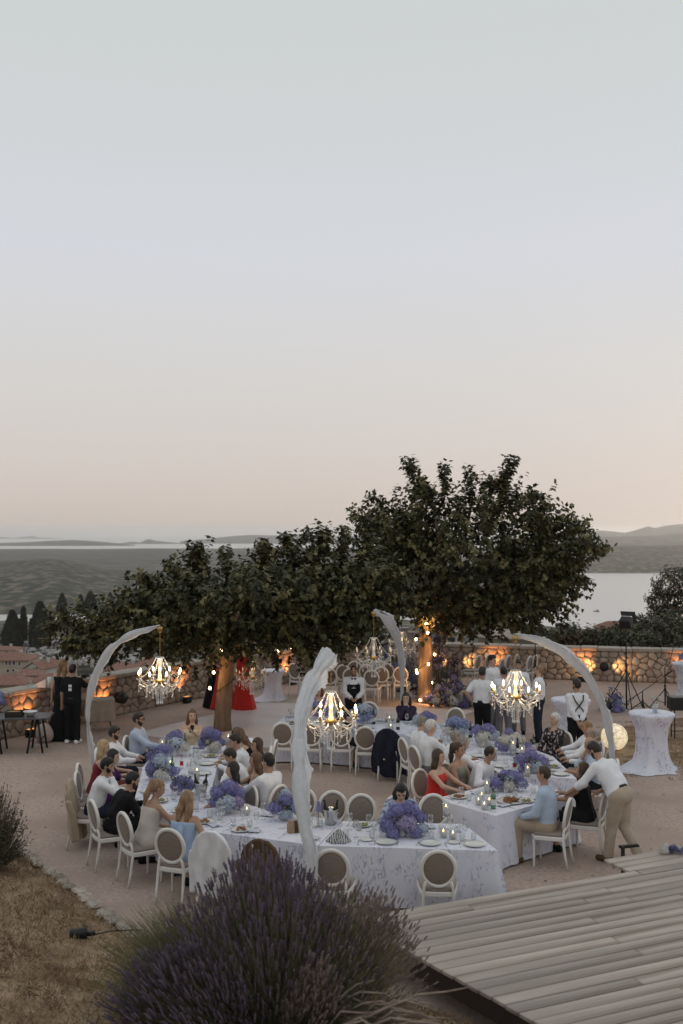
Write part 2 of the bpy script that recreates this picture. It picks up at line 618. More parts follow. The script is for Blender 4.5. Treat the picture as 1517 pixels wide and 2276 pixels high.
for row in range(-3, 50):
    # start of the row on the slanted left edge
    tt = (row + .5) * PW / (le.dot(n_))
    s0 = le.dot(e) * tt + rnd.uniform(-.004, .004)
    if row < 0:
        s0 = 3.86
    s1 = 8.2
    if row < 0:
        plank(s0, s1, row)
        continue
    cut = s0 + (rnd.uniform(1.2, 4.5))
    if s0 > s1 - .5:
        break
    if cut < s1 - .8:
        plank(s0, cut, row, True)
        plank(cut, s1, row)
    else:
        plank(s0, s1, row, True)
b = MB()
Lf = 9.0
lang = math.atan2(le.y, le.x)
Ml = Matrix.Rotation(lang, 4, 'Z')
b.box((Lf / 2, .03, DZ - .13), (Lf, .035, .17), 0, Ml)
b.build('fascia', M_darkwood, deck)
b = MB()
Me = Matrix.Rotation(ang, 4, 'Z')
b.box((4.2, -.06, DZ - .13), (8.3, .04, .17), 0, Me)
b.build('fascia', M_darkwood, deck)
for k in range(5):
    for s_ in (.6, 3.2, 5.8):
        b = MB()
        c = le * (k * 1.8 + .3) + e * s_
        b.box((c.x, c.y, (DZ - .05) / 2), (.09, .09, DZ - .06), 0)
        b.build('post', M_darkwood, deck)
# little black metal bracket at the step in the deck edge
b = MB()
q = gp(1384, 1925, .3)
b.box((0, 0, .28), (.03, .05, .56)).box((.12, .05, .54), (.28, .04, .03)).box((.2, .12, .5), (.25, .03, .02))
tag(b.build('metal_bracket', M_dark, None, loc=(q.x, q.y, 0), rz=.3), 'small black metal bracket at the step in the deck edge', 'bracket')

# ------------------------------------------------------------------ pale dance floor sheet
M_floor = mat('dance_floor', (.50, .45, .45), .45, (.58, .53, .53), 1.5, 5, bump=.05, bscale=9)
b = MB()
pf = [(-4.9, 23.3), (.6, 20.9), (3.5, 26.4), (-2.2, 27.7)]
vs_ = [(x, y, z) for z in (.003, .03) for x, y in pf]
b.add(vs_, [(4, 5, 6, 7), (0, 1, 5, 4), (1, 2, 6, 5), (2, 3, 7, 6), (3, 0, 4, 7)])
struct(b.build('dance_floor', M_floor))
# dry grass ground on the right, lit by the globe lamp
b = MB()
pts = [gp(*p, .006) for p in ((1290, 1665), (1350, 1625), (1440, 1600), (1600, 1590), (1640, 1720), (1500, 1700), (1420, 1690), (1340, 1700))]
b.add([tuple(p) for p in pts], [tuple(range(len(pts) - 1, -1, -1))])
struct(b.build('dry_patch', M_dry))

# ------------------------------------------------------------------ edging stones at the foot of the bank
M_edge = mat('edging_stone', (.29, .245, .20), .9, (.42, .365, .31), 8, 5, bump=.6, bscale=30, randv=.25)
edge_root = thing('stone_edging', 'row of pale rough stones edging the dry grass bank', 'edging', (-4.63, 14.67, 0))
EP = [(-9, 17.2), (-4.63, 14.67), (-2.41, 11.63), (-1.2, 11.2)]
for (x0, y0), (x1, y1) in zip(EP, EP[1:]):
    L = math.hypot(x1 - x0, y1 - y0)
    s_ = 0
    while s_ < L:
        l = rnd.uniform(.12, .34)
        x, y = x0 + (x1 - x0) * (s_ + l / 2) / L, y0 + (y1 - y0) * (s_ + l / 2) / L
        b = MB()
        b.ball((0, 0, 0), (l * .56, rnd.uniform(.07, .15), rnd.uniform(.035, .065)), 8, 4)
        b.v = [(vx * rnd.uniform(.75, 1.15), vy * rnd.uniform(.75, 1.15), vz * rnd.uniform(.7, 1.15)) for vx, vy, vz in b.v]
        b.sm = [False] * len(b.sm)
        b.build('stone', M_edge, edge_root, loc=(x + rnd.uniform(-.04, .04) + 4.63, y + rnd.uniform(-.04, .04) - 14.67, .03 + rnd.uniform(0, .03)), rz=math.atan2(y1 - y0, x1 - x0) + rnd.uniform(-.2, .2))
        s_ += l * rnd.uniform(.8, 1.2)

# ------------------------------------------------------------------ the town below
M_wallA = mat('plaster_cream', (.38, .31, .245), .9, (.44, .365, .29), .6, 5, bump=.2, bscale=2)
M_wallB = mat('plaster_white', (.50, .47, .44), .9, (.58, .55, .51), .6, 5)
M_wallC = mat('stone_house', (.33, .28, .23), .9, (.40, .35, .29), .9, 6, bump=.3, bscale=3)
M_tile = mat('roof_tile', (.19, .095, .07), .9, (.26, .14, .105), 1.2, 6, bump=.4, bscale=4)
M_win = mat('dark_window', (.03, .03, .035), .25)
M_shut = mat('shutter', (.10, .07, .05), .7)
def house(label, px0, px1, y_eave, y_base, y_ridge, D, wallm, depth=9, gable=False, wins=(), yaw=0.0, chim=True):
    a, c = at(px0, y_base + 25, D), at(px1, y_base + 25, D)
    wdt = c.x - a.x
    zt = at(px0, y_eave, D).z
    hz = zt - a.z
    rz_ = at(px0, y_ridge, D).z - zt
    root = thing('house', label, 'house', ((a.x + c.x) / 2, D + depth / 2, a.z), yaw)
    b = MB()
    x, y = wdt / 2, depth / 2
    b.box((0, 0, hz / 2), (wdt, depth, hz))
    if gable:
        b.add([(-x, -y, hz), (x, -y, hz), (0, -y, hz + rz_ * .97), (-x, y, hz), (x, y, hz), (0, y, hz + rz_ * .97)], [(0, 1, 2), (4, 3, 5)])
    b.build('wall', wallm, root)
    b = MB()
    ov = .45
    t = .22
    if gable:
        vs_ = [(-x - ov, -y - ov, hz - .2), (0, -y - ov, hz + rz_), (x + ov, -y - ov, hz - .2), (-x - ov, y + ov, hz - .2), (0, y + ov, hz + rz_), (x + ov, y + ov, hz - .2)]
        fs_ = [(0, 1, 4, 3), (1, 2, 5, 4)]
    else:
        rl = max(x - y * .8, x * .25)
        vs_ = [(-x - ov, -y - ov, hz - .05), (x + ov, -y - ov, hz - .05), (x + ov, y + ov, hz - .05), (-x - ov, y + ov, hz - .05), (-rl, 0, hz + rz_), (rl, 0, hz + rz_)]
        fs_ = [(0, 1, 5, 4), (1, 2, 5), (2, 3, 4, 5), (3, 0, 4)]
    n0 = len(vs_)
    vs2 = vs_ + [(v[0], v[1], v[2] + t) for v in vs_]
    fs2 = [tuple(reversed(f)) for f in fs_] + [tuple(i + n0 for i in f) for f in fs_]
    edges = {}
    for f in fs_:
        for i in range(len(f)):
            edges.setdefault(frozenset((f[i], f[(i + 1) % len(f)])), []).append((f[i], f[(i + 1) % len(f)]))
    for k_, v_ in edges.items():
        if len(v_) == 1:
            i, j = v_[0]
            fs2.append((i, j, j + n0, i + n0))
    b.add(vs2, fs2)
    roof = b.build('roof', M_tile, root)
    if chim:
        b = MB()
        b.box((x * .35, y * .2, hz + rz_ * .9), (.7, .7, 1.5)).box((x * .35, y * .2, hz + rz_ * .9 + .8), (.9, .9, .15))
        b.build('chimney', wallm, roof)
    for (fx, py, wpx, hpx) in wins:
        zc = at(px0, py, D).z - a.z
        xx = -x + wdt * fx
        ww, hh = wpx * D / F, hpx * D / F
        b = MB()
        b.box((xx, -y - .03, zc), (ww + .3, .1, hh + .3))
        b.box((xx, -y - .09, zc - hh / 2 - .12), (ww + .5, .16, .12))
        fr = b.build('window', M_wallB if wallm is not M_wallB else M_wallC, root)
        b = MB()
        b.box((xx, -y - .085, zc), (ww, .03, hh))
        b.build('pane', M_win, fr)
    return root
house('cream two storey house with hipped tile roof and tall shuttered windows', -60, 62, 1469, 1500, 1455, 300, M_wallA, 11, wins=((.6, 1474, 4, 8), (.665, 1474, 4, 8), (.74, 1473, 5, 9), (.63, 1491, 5, 7), (.73, 1490, 5, 5), (.84, 1475, 4, 8)))
house('white gabled house with a row of small windows', 62, 106, 1487, 1505, 1473, 275, M_wallB, 9, True, wins=((.25, 1489, 4, 3), (.4, 1489, 4, 3), (.55, 1487, 4, 6), (.7, 1486, 4, 6)), yaw=-.35)
house('low stone cottage with tile roof below the white gable', 22, 82, 1503, 1520, 1494, 250, M_wallC, 8, wins=((.25, 1504, 3, 4), (.45, 1503, 4, 5), (.8, 1502, 3, 4)), yaw=.15)
house('tiled cottage half hidden by the wall', -40, 46, 1524, 1545, 1506, 215, M_wallA, 9, wins=((.75, 1527, 4, 5), (.9, 1527, 3, 5)), yaw=.1)
house('long house with a wide red roof behind the videographer', 66, 140, 1518, 1540, 1503, 230, M_wallB, 8, wins=((.2, 1522, 4, 5), (.5, 1522, 4, 5)), yaw=.1)
house('house with plain red roof between cottage and graveyard', 104, 150, 1492, 1512, 1478, 290, M_wallA, 10, wins=((.3, 1497, 4, 5), (.7, 1497, 4, 5)))
house('white house with brick red roof beyond the left chandelier', 234, 292, 1491, 1512, 1478, 240, M_wallB, 8, wins=((.3, 1497, 4, 5), (.7, 1497, 4, 5)), yaw=-.1)
house('pale flat fronted house among the cypresses', -30, 32, 1446, 1462, 1440, 345, M_wallB, 9, wins=((.7, 1450, 4, 5),))
house('red roofed house behind the tall cypresses', 55, 78, 1402, 1425, 1392, 430, M_wallA, 9, wins=((.4, 1408, 3, 4),))
house('grey stone house with one dark window above the graveyard', 150, 215, 1410, 1438, 1402, 420, M_wallC, 10, wins=((.22, 1422, 6, 8),))
house('pale house under the tree crown with a low roof', 300, 345, 1480, 1500, 1466, 250, M_wallC, 8, wins=((.3, 1487, 4, 5),))
house('large pale block far up the opposite slope', 297, 345, 1289, 1312, 1285, 1000, M_wallB, 18, wins=((.3, 1296, 2, 3), (.6, 1296, 2, 3)), chim=False)
# round fort like building towards the bay
q = at(1132, 1432, 130)
root = thing('round_building', 'low round pale building with a shallow roof beside the bay', 'building', (q.x, q.y, q.z - 4))
b = MB(); b.lathe([(4.1, 0), (4.1, 4.9), (4.3, 4.95), (4.3, 5.15)], 40); b.build('wall', M_wallC, root)
b = MB(); b.lathe([(4.45, 5.1), (4.45, 5.25), (2.0, 5.8), (.05, 6.0)], 40); b.build('roof', M_cap, root)
for k in range(7):
    a = R(-90 + (k - 3) * 17)
    b = MB(); b.box((0, 0, 0), (.12, .5, .6), 0)
    b.build('window', M_win, root, loc=(4.1 * math.cos(a), 4.1 * math.sin(a), 3.9), rz=a)
q = at(1000, 1428, 120)
root = thing('flat_roof_house', 'small flat roofed house with dark opening by the bay', 'house', (q.x, q.y, q.z - 3))
b = MB(); b.box((0, 0, 2.1), (1.8, 2.4, 4.2)); b.build('wall', M_wallC, root)
b = MB(); b.box((0, 0, 4.27), (2.1, 2.7, .14)); b.build('roof', M_cap, root)
b = MB(); b.box((.1, -1.21, 3.4), (.7, .06, .7)); b.build('window', M_win, root)
q = at(1400, 1418, 75)
root = thing('low_house', 'low pink roofed house peeking over the shrubs', 'house', (q.x, q.y + 2, q.z - 3))
b = MB(); b.box((0, 0, 1.8), (3.6, 3, 3.6)); b.build('wall', M_wallB, root)
b = MB(); b.add([(-2, -1.8, 3.5), (2, -1.8, 3.5), (2, 1.8, 3.5), (-2, 1.8, 3.5), (-1.2, 0, 4.1), (1.2, 0, 4.1)], [(0, 1, 5, 4), (1, 2, 5), (2, 3, 4, 5), (3, 0, 4), (3, 2, 1, 0)]); b.build('roof', M_tile, root)
b = MB(); b.box((.3, -1.53, 2.6), (.6, .08, .6)); b.build('window', M_win, root)

# graveyard: a mass of small pale stones and dark plants on the town slope
b = MB()
for k in range(900):
    px, py = rnd.uniform(55, 330), rnd.uniform(1415, 1475)
    D = 330 + (1475 - py) * 1.5
    q = at(px, py, D)
    s_ = rnd.uniform(.5, 1.4)
    b.box((q.x, q.y, q.z), (s_, rnd.uniform(.3, 2), s_ * rnd.uniform(.8, 2.2)), 0 if rnd.random() < .6 else (1 if rnd.random() < .7 else 2))
o = b.build('graveyard', [mat('grave_stone', (.42, .39, .38), .8, (.5, .47, .45), .5), mat('grave_dark', (.12, .11, .11), .6), mat('grave_green', (.05, .06, .035), .9)])
tag(o, 'crowded mass of pale gravestones on the town slope', 'graveyard')
o['kind'] = 'stuff'
# small boat on the bay
q = gp(1326, 1359, -69.9)
root = thing('boat', 'tiny dark boat out on the bay', 'boat', (q.x, q.y, -70))
b = MB(); b.rings([[(-3, 0, 0), (-2, -.8, 0), (2, -.8, 0), (2.6, 0, 0), (2, .8, 0), (-2, .8, 0)], [(-3.6, 0, .9), (-2.2, -1, .7), (2, -1, .7), (2.8, 0, .7), (2, 1, .7), (-2.2, 1, .7)]]); b.build('hull', M_dark, root)
b = MB(); b.box((.4, 0, 1.2), (1.4, 1.2, 1.0), bev=.1); b.build('cabin', M_win, root)
# ================================================================== VEGETATION
M_bark = mat('bark', (.17, .115, .075), .95, (.24, .17, .115), 6, 6, bump=.7, bscale=18, stretch=(3, 3, .5))
M_leafA = mat('leaf_dark', (.032, .034, .013), .55, (.06, .058, .022), 1.3, 3, spec=.35)
M_leafB = mat('leaf_light', (.10, .092, .036), .55, (.155, .135, .055), 1.3, 3, spec=.35)
def leaf_arrays(P, Dn, U, Ls, Ws, fold=.25):
    """P base points, Dn direction, U normal hint -> folded pointed leaves (2 tris as 4-vert quads split)"""
    S = np.cross(Dn, U)
    S /= np.linalg.norm(S, axis=1, keepdims=True) + 1e-9
    N = np.cross(S, Dn)
    L, W = Ls[:, None], Ws[:, None]
    a = P
    m = P + Dn * L * .45 - N * W * fold
    l = P + Dn * L * .40 + S * W
    r = P + Dn * L * .40 - S * W
    t = P + Dn * L - N * L * .12
    n = len(P)
    V = np.stack([a, l, t, r], 1).reshape(-1, 3)
    k = np.arange(n) * 4
    Fc = np.concatenate([np.stack([k, k + 2, k + 1], 1), np.stack([k, k + 3, k + 2], 1)])
    return V, Fc
def crown(lobes, nshoot, seed, leaf=(.13, .05), per=13, slen=(.35, .75), up=.55, shell=.5, extra=(), center=None):
    g = np.random.default_rng(seed)
    lob = np.array(lobes, float)
    vol = lob[:, 3] * lob[:, 4] * lob[:, 5]
    pr = vol ** .8
    idx = g.choice(len(lob), nshoot, p=pr / pr.sum())
    d = g.normal(size=(nshoot, 3))
    d /= np.linalg.norm(d, axis=1, keepdims=True)
    r = shell + (1 - shell) * g.random(nshoot) ** .6
    base = lob[idx, :3] + d * lob[idx, 3:6] * r[:, None]
    if center is None:
        center = lob[:, :3].mean(0)
    out_ = base - np.array(center)
    out_ /= np.linalg.norm(out_, axis=1, keepdims=True) + 1e-6
    dr = out_ * .7 + d * .5 + np.array([0, 0, up]) + g.normal(size=(nshoot, 3)) * .35
    dr /= np.linalg.norm(dr, axis=1, keepdims=True)
    ln = g.uniform(*slen, nshoot)
    if len(extra):
        ex = np.array(extra, float)
        base = np.concatenate([base, ex[:, :3]])
        e2 = ex[:, 3:6] / np.linalg.norm(ex[:, 3:6], axis=1, keepdims=True)
        dr = np.concatenate([dr, e2])
        ln = np.concatenate([ln, ex[:, 6]])
    n = len(base)
    reps = np.maximum(4, (per * ln / np.mean(slen)).astype(int))
    k = np.repeat(np.arange(n), reps)
    t = g.random(len(k))
    P = base[k] + dr[k] * (ln[k] * t)[:, None]
    P[:, 2] -= .12 * (t ** 2) * ln[k] * 0
    side = np.cross(dr[k], g.normal(size=(len(k), 3)))
    side /= np.linalg.norm(side, axis=1, keepdims=True) + 1e-9
    Dn = side * .85 + dr[k] * .35 + np.array([0, 0, -.35]) + g.normal(size=(len(k), 3)) * .18
    Dn /= np.linalg.norm(Dn, axis=1, keepdims=True)
    U = np.tile([0, 0, 1.0], (len(k), 1)) + g.normal(size=(len(k), 3)) * .35
    sc = g.uniform(.65, 1.2, len(k))
    V, Fc = leaf_arrays(P, Dn, U, leaf[0] * sc, leaf[1] * sc)
    mi = (g.random(n) < .35).astype(int)[k]
    mi = np.concatenate([mi, mi])
    return V, Fc, mi, base, dr, ln
def tree(name, label, loc, trunk, limbs, lobes, nshoot, seed, mats=None, cat='tree', group=None, **kw):
    root = thing(name, label, cat, loc, 0, group)
    b = MB()
    b.tube([p[:3] for p in trunk], [p[3] for p in trunk], 12)
    tr = b.build('trunk', M_bark, root)
    for lm in limbs:
        b = MB()
        b.tube([p[:3] for p in lm], [p[3] for p in lm], 7)
        b.build('limb', M_bark, root)
    V, Fc, mi, base, dr, ln = crown(lobes, nshoot, seed, **kw)
    ob('crown', npmesh('crown', V, Fc, mats or [M_leafA, M_leafB], False, mi), root)
    # thin twigs in the crown
    b = MB()
    g = random.Random(seed)
    for i in g.sample(range(len(base)), min(len(base), 260)):
        p = Vector(base[i]); q = p + Vector(dr[i]) * float(ln[i]); s_ = p - Vector(dr[i]) * .3
        b.tube([tuple(s_), tuple(p), tuple(q)], [.012, .009, .004], 3, cap=False)
    b.build('twigs', M_bark, root)
    return root
def plume(ex, a, c):
    # one leafy shoot with short side shoots
    d = c - a
    for k in range(3):
        t = rnd.uniform(.0, .8)
        p = a + d * t
        dd = d.normalized() + Vector((rnd.uniform(-.7, .7), rnd.uniform(-.7, .7), rnd.uniform(-.3, .5)))
        ex.append((*p, *dd, rnd.uniform(.16, .34)))
    ex.append((*a, *d, d.length))
# right tree (near the flower arch) : base at (945,1560) -> about 28 m
T1 = gp(945, 1561)
def rel(px, py, D, o):
    p = at(px, py, D)
    return (p.x - o.x, p.y - o.y, p.z - o.z)
def lobe(px, py, D, o, rx, ry, rz):
    return (*rel(px, py, D, o), rx, ry, rz)
D1 = T1.y
lob1 = [lobe(1040, 1265, D1, T1, 2.1, 2.2, 1.5), lobe(900, 1240, D1, T1, 1.1, 1.5, 1.2), lobe(1160, 1290, D1, T1, 1.5, 1.8, 1.0),
        lobe(1225, 1225, D1 - .3, T1, .9, 1.2, .75), lobe(870, 1180, D1, T1, .75, 1.0, .65), lobe(960, 1150, D1, T1, .6, .8, .6),
        lobe(1050, 1150, D1, T1, .7, .8, .6), lobe(1125, 1140, D1, T1, .55, .7, .6), lobe(1190, 1165, D1, T1, .6, .8, .6), lobe(1110, 1345, D1 - .5, T1, 1.35, 1.4, .5),
        lobe(1010, 1355, D1, T1, .9, 1.4, .45), lobe(900, 1310, D1, T1, .8, 1.4, .6), lobe(1290, 1225, D1, T1, .4, .5, .28)]
ex1 = []
for px, py, tx, ty, n in ((935, 1110, 905, 1012, 11), (985, 1110, 990, 1026, 7), (1050, 1110, 1042, 1034, 7), (1112, 1100, 1136, 1008, 13), (960, 1110, 930, 1060, 6), (1080, 1100, 1100, 1050, 6), (860, 1130, 822, 1088, 5), (1250, 1195, 1305, 1162, 6),
                        (1290, 1225, 1350, 1208, 7), (1160, 1110, 1200, 1090, 5), (1190, 1150, 1215, 1115, 4), (840, 1160, 785, 1138, 4), (1150, 1370, 1180, 1405, 4), (1240, 1260, 1305, 1285, 5)):
    for k in range(n):
        a = Vector(rel(px + rnd.uniform(-12, 12), py + rnd.uniform(-12, 12), D1 + rnd.uniform(-.4, .4), T1))
        c = Vector(rel(tx + rnd.uniform(-14, 14), ty + rnd.uniform(-4, 16), D1 + rnd.uniform(-.4, .4), T1))
        plume(ex1, a, c)
h = lambda px, py, dd=0: rel(px, py, D1 + dd, T1)
limbs1 = [[(*h(944, 1395), .16), (*h(925, 1350), .12), (*h(915, 1300), .10), (*h(900, 1220), .06), (*h(880, 1170), .03)],
          [(*h(950, 1395), .15), (*h(965, 1350), .12), (*h(985, 1300), .10), (*h(1030, 1200), .07), (*h(1050, 1110), .03)],
          [(*h(965, 1355), .10), (*h(1050, 1300), .07), (*h(1150, 1250), .05), (*h(1240, 1215), .03), (*h(1310, 1210), .015)],
          [(*h(985, 1300), .08), (*h(975, 1200, -.5), .06), (*h(960, 1110), .03)],
          [(*h(960, 1360), .09), (*h(1040, 1340, -.8), .06), (*h(1130, 1330, -1), .03)]]
tree('mulberry_tree', 'tall spreading dark green tree with trunk glowing orange beside the flower arch', tuple(T1),
     [(0, 0, -.1, .24), (-.02, 0, .3, .2), (0, 0, 1.1, .185), (0, 0, 1.9, .18), (.02, 0, 2.15, .2)], limbs1, [(*l[:3], l[3] * .9, l[4] * .9, l[5] * .86) for l in lob1], 2500, 21, extra=ex1, per=17, up=.35, slen=(.4, .95), shell=.3, leaf=(.15, .055))
# left tree: low, wide umbrella crown over the tables
T0 = gp(494, 1625)
D0 = T0.y
l0 = lambda px, py, dd, rx, ry, rz: lobe(px, py, D0 + dd, T0, rx, ry, rz)
lob0 = [l0(500, 1350, 0, 1.6, 2.2, .72), l0(390, 1362, 0, 1.1, 1.8, .68), l0(620, 1340, -.3, 1.4, 2.0, .76), l0(730, 1325, -.2, 1.3, 1.7, .74), l0(800, 1300, 0, .8, 1.3, .62), l0(740, 1380, -.4, 1.1, 1.5, .6),
        l0(300, 1390, 0, .9, 1.3, .55), l0(215, 1405, .2, .7, .9, .35), l0(155, 1385, .2, .35, .5, .22), l0(235, 1430, 0, .55, .7, .28), l0(440, 1275, 0, .42, .6, .32), l0(580, 1270, 0, .45, .6, .32),
        l0(655, 1250, 0, .42, .6, .32), l0(720, 1245, 0, .45, .6, .34), l0(420, 1410, -.3, 1.1, 1.4, .45), l0(560, 1405, -.4, 1.2, 1.6, .45), l0(850, 1330, 0, .55, .8, .4), l0(345, 1330, 0, .5, .8, .34), l0(680, 1420, -.3, .8, 1.0, .35)]
ex0 = []
for px, py, tx, ty, n in ((438, 1265, 432, 1198, 10), (505, 1275, 500, 1215, 7), (588, 1260, 588, 1196, 9), (642, 1245, 640, 1178, 9), (715, 1235, 712, 1168, 9), (330, 1310, 318, 1265, 5), (150, 1390, 105, 1388, 5), (760, 1230, 770, 1168, 5),
                        (800, 1240, 820, 1180, 5), (160, 1420, 150, 1450, 3), (860, 1330, 905, 1335, 5), (670, 1205, 690, 1180, 4), (385, 1280, 365, 1245, 4)):
    for k in range(n):
        a = Vector(rel(px + rnd.uniform(-12, 12), py + rnd.uniform(-10, 10), D0 + rnd.uniform(-.4, .4), T0))
        c = Vector(rel(tx + rnd.uniform(-14, 14), ty + rnd.uniform(-4, 14), D0 + rnd.uniform(-.4, .4), T0))
        plume(ex0, a, c)
h0 = lambda px, py, dd=0: rel(px, py, D0 + dd, T0)
limbs0 = [[(*h0(505, 1455), .13), (*h0(470, 1420), .10), (*h0(400, 1390), .08), (*h0(300, 1385), .05), (*h0(190, 1395), .02)],
          [(*h0(508, 1455), .13), (*h0(540, 1410), .10), (*h0(640, 1370), .08), (*h0(760, 1320), .05), (*h0(840, 1290), .02)],
          [(*h0(507, 1455), .12), (*h0(500, 1390), .09), (*h0(450, 1300), .06), (*h0(435, 1230), .02)],
          [(*h0(507, 1450), .11), (*h0(560, 1370, -.5), .08), (*h0(590, 1270), .05), (*h0(640, 1200), .02)],
          [(*h0(507, 1450), .11), (*h0(520, 1400, -1.2), .07), (*h0(530, 1360, -1.8), .03)]]
tree('mulberry_tree', 'low wide umbrella shaped tree over the tables with string lights on its trunk', tuple(T0),
     [(0, 0, -.1, .24), (0, 0, .3, .2), (.05, 0, 1.0, .185), (.12, 0, 1.75, .18), (.16, 0, 1.95, .2)], limbs0, [(*l[:3], l[3] * .93, l[4] * .9, l[5] * .86) for l in lob0], 2800, 22, extra=ex0, per=17, up=.25, slen=(.35, .85), shell=.3, leaf=(.14, .052))

# cypresses on the town slope
M_cyp = mat('cypress_leaf', (.018, .02, .012), .8, (.032, .034, .02), .4, 4)
def cypress(px, ytop, ybase, wpx, D, label):
    q = at(px, ybase, D)
    hgt = (ybase - ytop) * D / F
    rr = wpx * D / F / 2
    root = thing('cypress_tree', label, 'tree', tuple(q), 0, 'cypresses on the town slope')
    b = MB()
    b.tube([(0, 0, -2), (0, 0, hgt * .5)], [rr * .12, rr * .06], 6)
    b.build('trunk', M_bark, root)
    g = np.random.default_rng(int(px))
    n = 2600
    t = g.random(n) ** .85
    prof = np.interp(t, [0, .08, .3, .6, .85, 1], [.35, .85, 1, .8, .42, .05]) * rr
    a = g.uniform(0, 2 * PI, n)
    r_ = prof * (.7 + .35 * g.random(n)) * (1 + .12 * np.sin(3 * a + 9 * t))
    P = np.stack([r_ * np.cos(a), r_ * np.sin(a), t * hgt], 1)
    Dn = np.stack([.35 * np.cos(a), .35 * np.sin(a), np.ones(n)], 1) + g.normal(size=(n, 3)) * .25
    Dn /= np.linalg.norm(Dn, axis=1, keepdims=True)
    U = np.stack([np.cos(a), np.sin(a), 0 * a], 1) + g.normal(size=(n, 3)) * .4
    V, Fc = leaf_arrays(P, Dn, U, np.full(n, hgt * .085), np.full(n, rr * .20))
    # dense core
    nb = len(V)
    b = MB()
    b.lathe([(rr * .3, 0), (rr * .75, hgt * .08), (rr * .86, hgt * .3), (rr * .66, hgt * .6), (rr * .32, hgt * .85), (.02, hgt * .99)], 10)
    core = b.build('core', M_cyp, root)
    ob('crown', npmesh('crown', V, Fc, M_cyp, False), root)
for px, yt, yb, wp, D, l in ((26, 1362, 1452, 40, 380, 'broad dark cypress at the edge of the graveyard'), (51, 1353, 1432, 16, 400, 'slim cypress behind the broad cypress by the graveyard'),
                          (88, 1344, 1448, 44, 380, 'tallest and widest dark cypress beside the graveyard'), (137, 1322, 1378, 22, 560, 'cypress rising above the tree branch'),
                          (178, 1324, 1370, 15, 580, 'slim cypress touching the pair of cypresses'), (200, 1317, 1372, 29, 580, 'fuller cypress of the pair near the shore'),
                          (244, 1320, 1372, 18, 600, 'lone slim cypress standing nearest the far shore'), (112, 1368, 1430, 16, 410, 'small cypress close against the widest cypress')):
    cypress(px, yt, yb, wp, D, l)

# shrubs and pine beyond the bay wall
M_shrubA = mat('shrub_dark', (.035, .04, .02), .8, (.06, .062, .03), .8, 3)
M_shrubB = mat('shrub_olive', (.085, .085, .05), .8, (.12, .115, .07), .8, 3)
M_shrubC = mat('shrub_rust', (.11, .065, .035), .8, (.15, .09, .05), .8, 3)
def shrub(name, label, px, py, D, rx, rz, n, seed, mats, group='shrubs beyond the bay wall', cat='shrub', leaf=(.16, .05), lobes=None, drop=2.0):
    q = at(px, py, D)
    g = random.Random(seed)
    root = thing(name, label, cat, (q.x, q.y, q.z - rz - drop), 0, group)
    L = lobes or [(g.uniform(-.6, .6) * rx, g.uniform(-.4, .4) * rx, drop + rz + g.uniform(-.5, .45) * rz, rx * g.uniform(.35, .6), rx * .5, rz * g.uniform(.4, .7)) for _ in range(6)] + [(0, 0, drop + rz * .6, rx * .8, rx * .6, rz * .9)]
    V, Fc, mi, base, dr, ln = crown(L, n, seed, leaf=leaf, per=9, slen=(.25, .6))
    b = MB()
    for k in range(5):
        a = g.uniform(0, 6.3)
        b.tube([(0, 0, -1), (rx * .2 * math.cos(a), rx * .2 * math.sin(a), drop), (rx * .5 * math.cos(a), rx * .5 * math.sin(a), drop + rz)], [.07, .05, .02], 5)
    b.build('trunk', M_bark, root)
    ob('crown', npmesh('crown', V, Fc, mats, False, mi), root)
for i, (px, py, D, rx, rz, ms, l) in enumerate(((1285, 1420, 44, .75, .5, [M_shrubA, M_shrubC], 'rust tinged shrub peeking over the wall nearest the bay water'), (1345, 1425, 46, .6, .35, [M_shrubB, M_shrubA], 'small olive shrub beside the lamp stand'),
                                          (1375, 1418, 42, .5, .5, [M_shrubA, M_shrubB], 'dark upright shrub right behind the lamp stand'), (1450, 1412, 44, 1.1, .75, [M_shrubB, M_shrubA], 'wide olive shrub at the foot of the pine'),
                                          (1510, 1408, 45, 1.0, .8, [M_shrubB, M_shrubA], 'tall olive shrub under the pine crown'), (1245, 1426, 50, .5, .3, [M_shrubA, M_shrubB], 'low dark shrub beside the round building'),
                                          (1225, 1432, 52, .6, .25, [M_shrubA, M_shrubA], 'dark low hedge shrub by the leaning lamp'), (1415, 1428, 40, .7, .3, [M_shrubA, M_shrubB], 'low shrub filling the gap under the lamp head'))):
    shrub('shrub', l, px, py, D, rx, rz, 420, 40 + i, ms)
M_pine = mat('pine_needle', (.04, .032, .018), .8, (.075, .055, .03), .7, 3)
shrub('pine_tree', 'dark pine with brownish crown beyond the wall corner', 1490, 1330, 58, 1.4, 1.6, 1500, 60, [M_pine, M_shrubA], None, 'tree', (.2, .035),
      [(.2, 0, 4.4, 1.1, 1.0, .8), (-.3, 0, 3.6, .9, .9, .7), (.4, .2, 2.9, 1.3, 1.1, .6), (-.4, 0, 2.4, 1.1, 1.0, .55), (.5, 0, 5.0, .75, .7, .4), (1.3, 0, 3.8, 1.1, 1, 1.2)], 2.2)

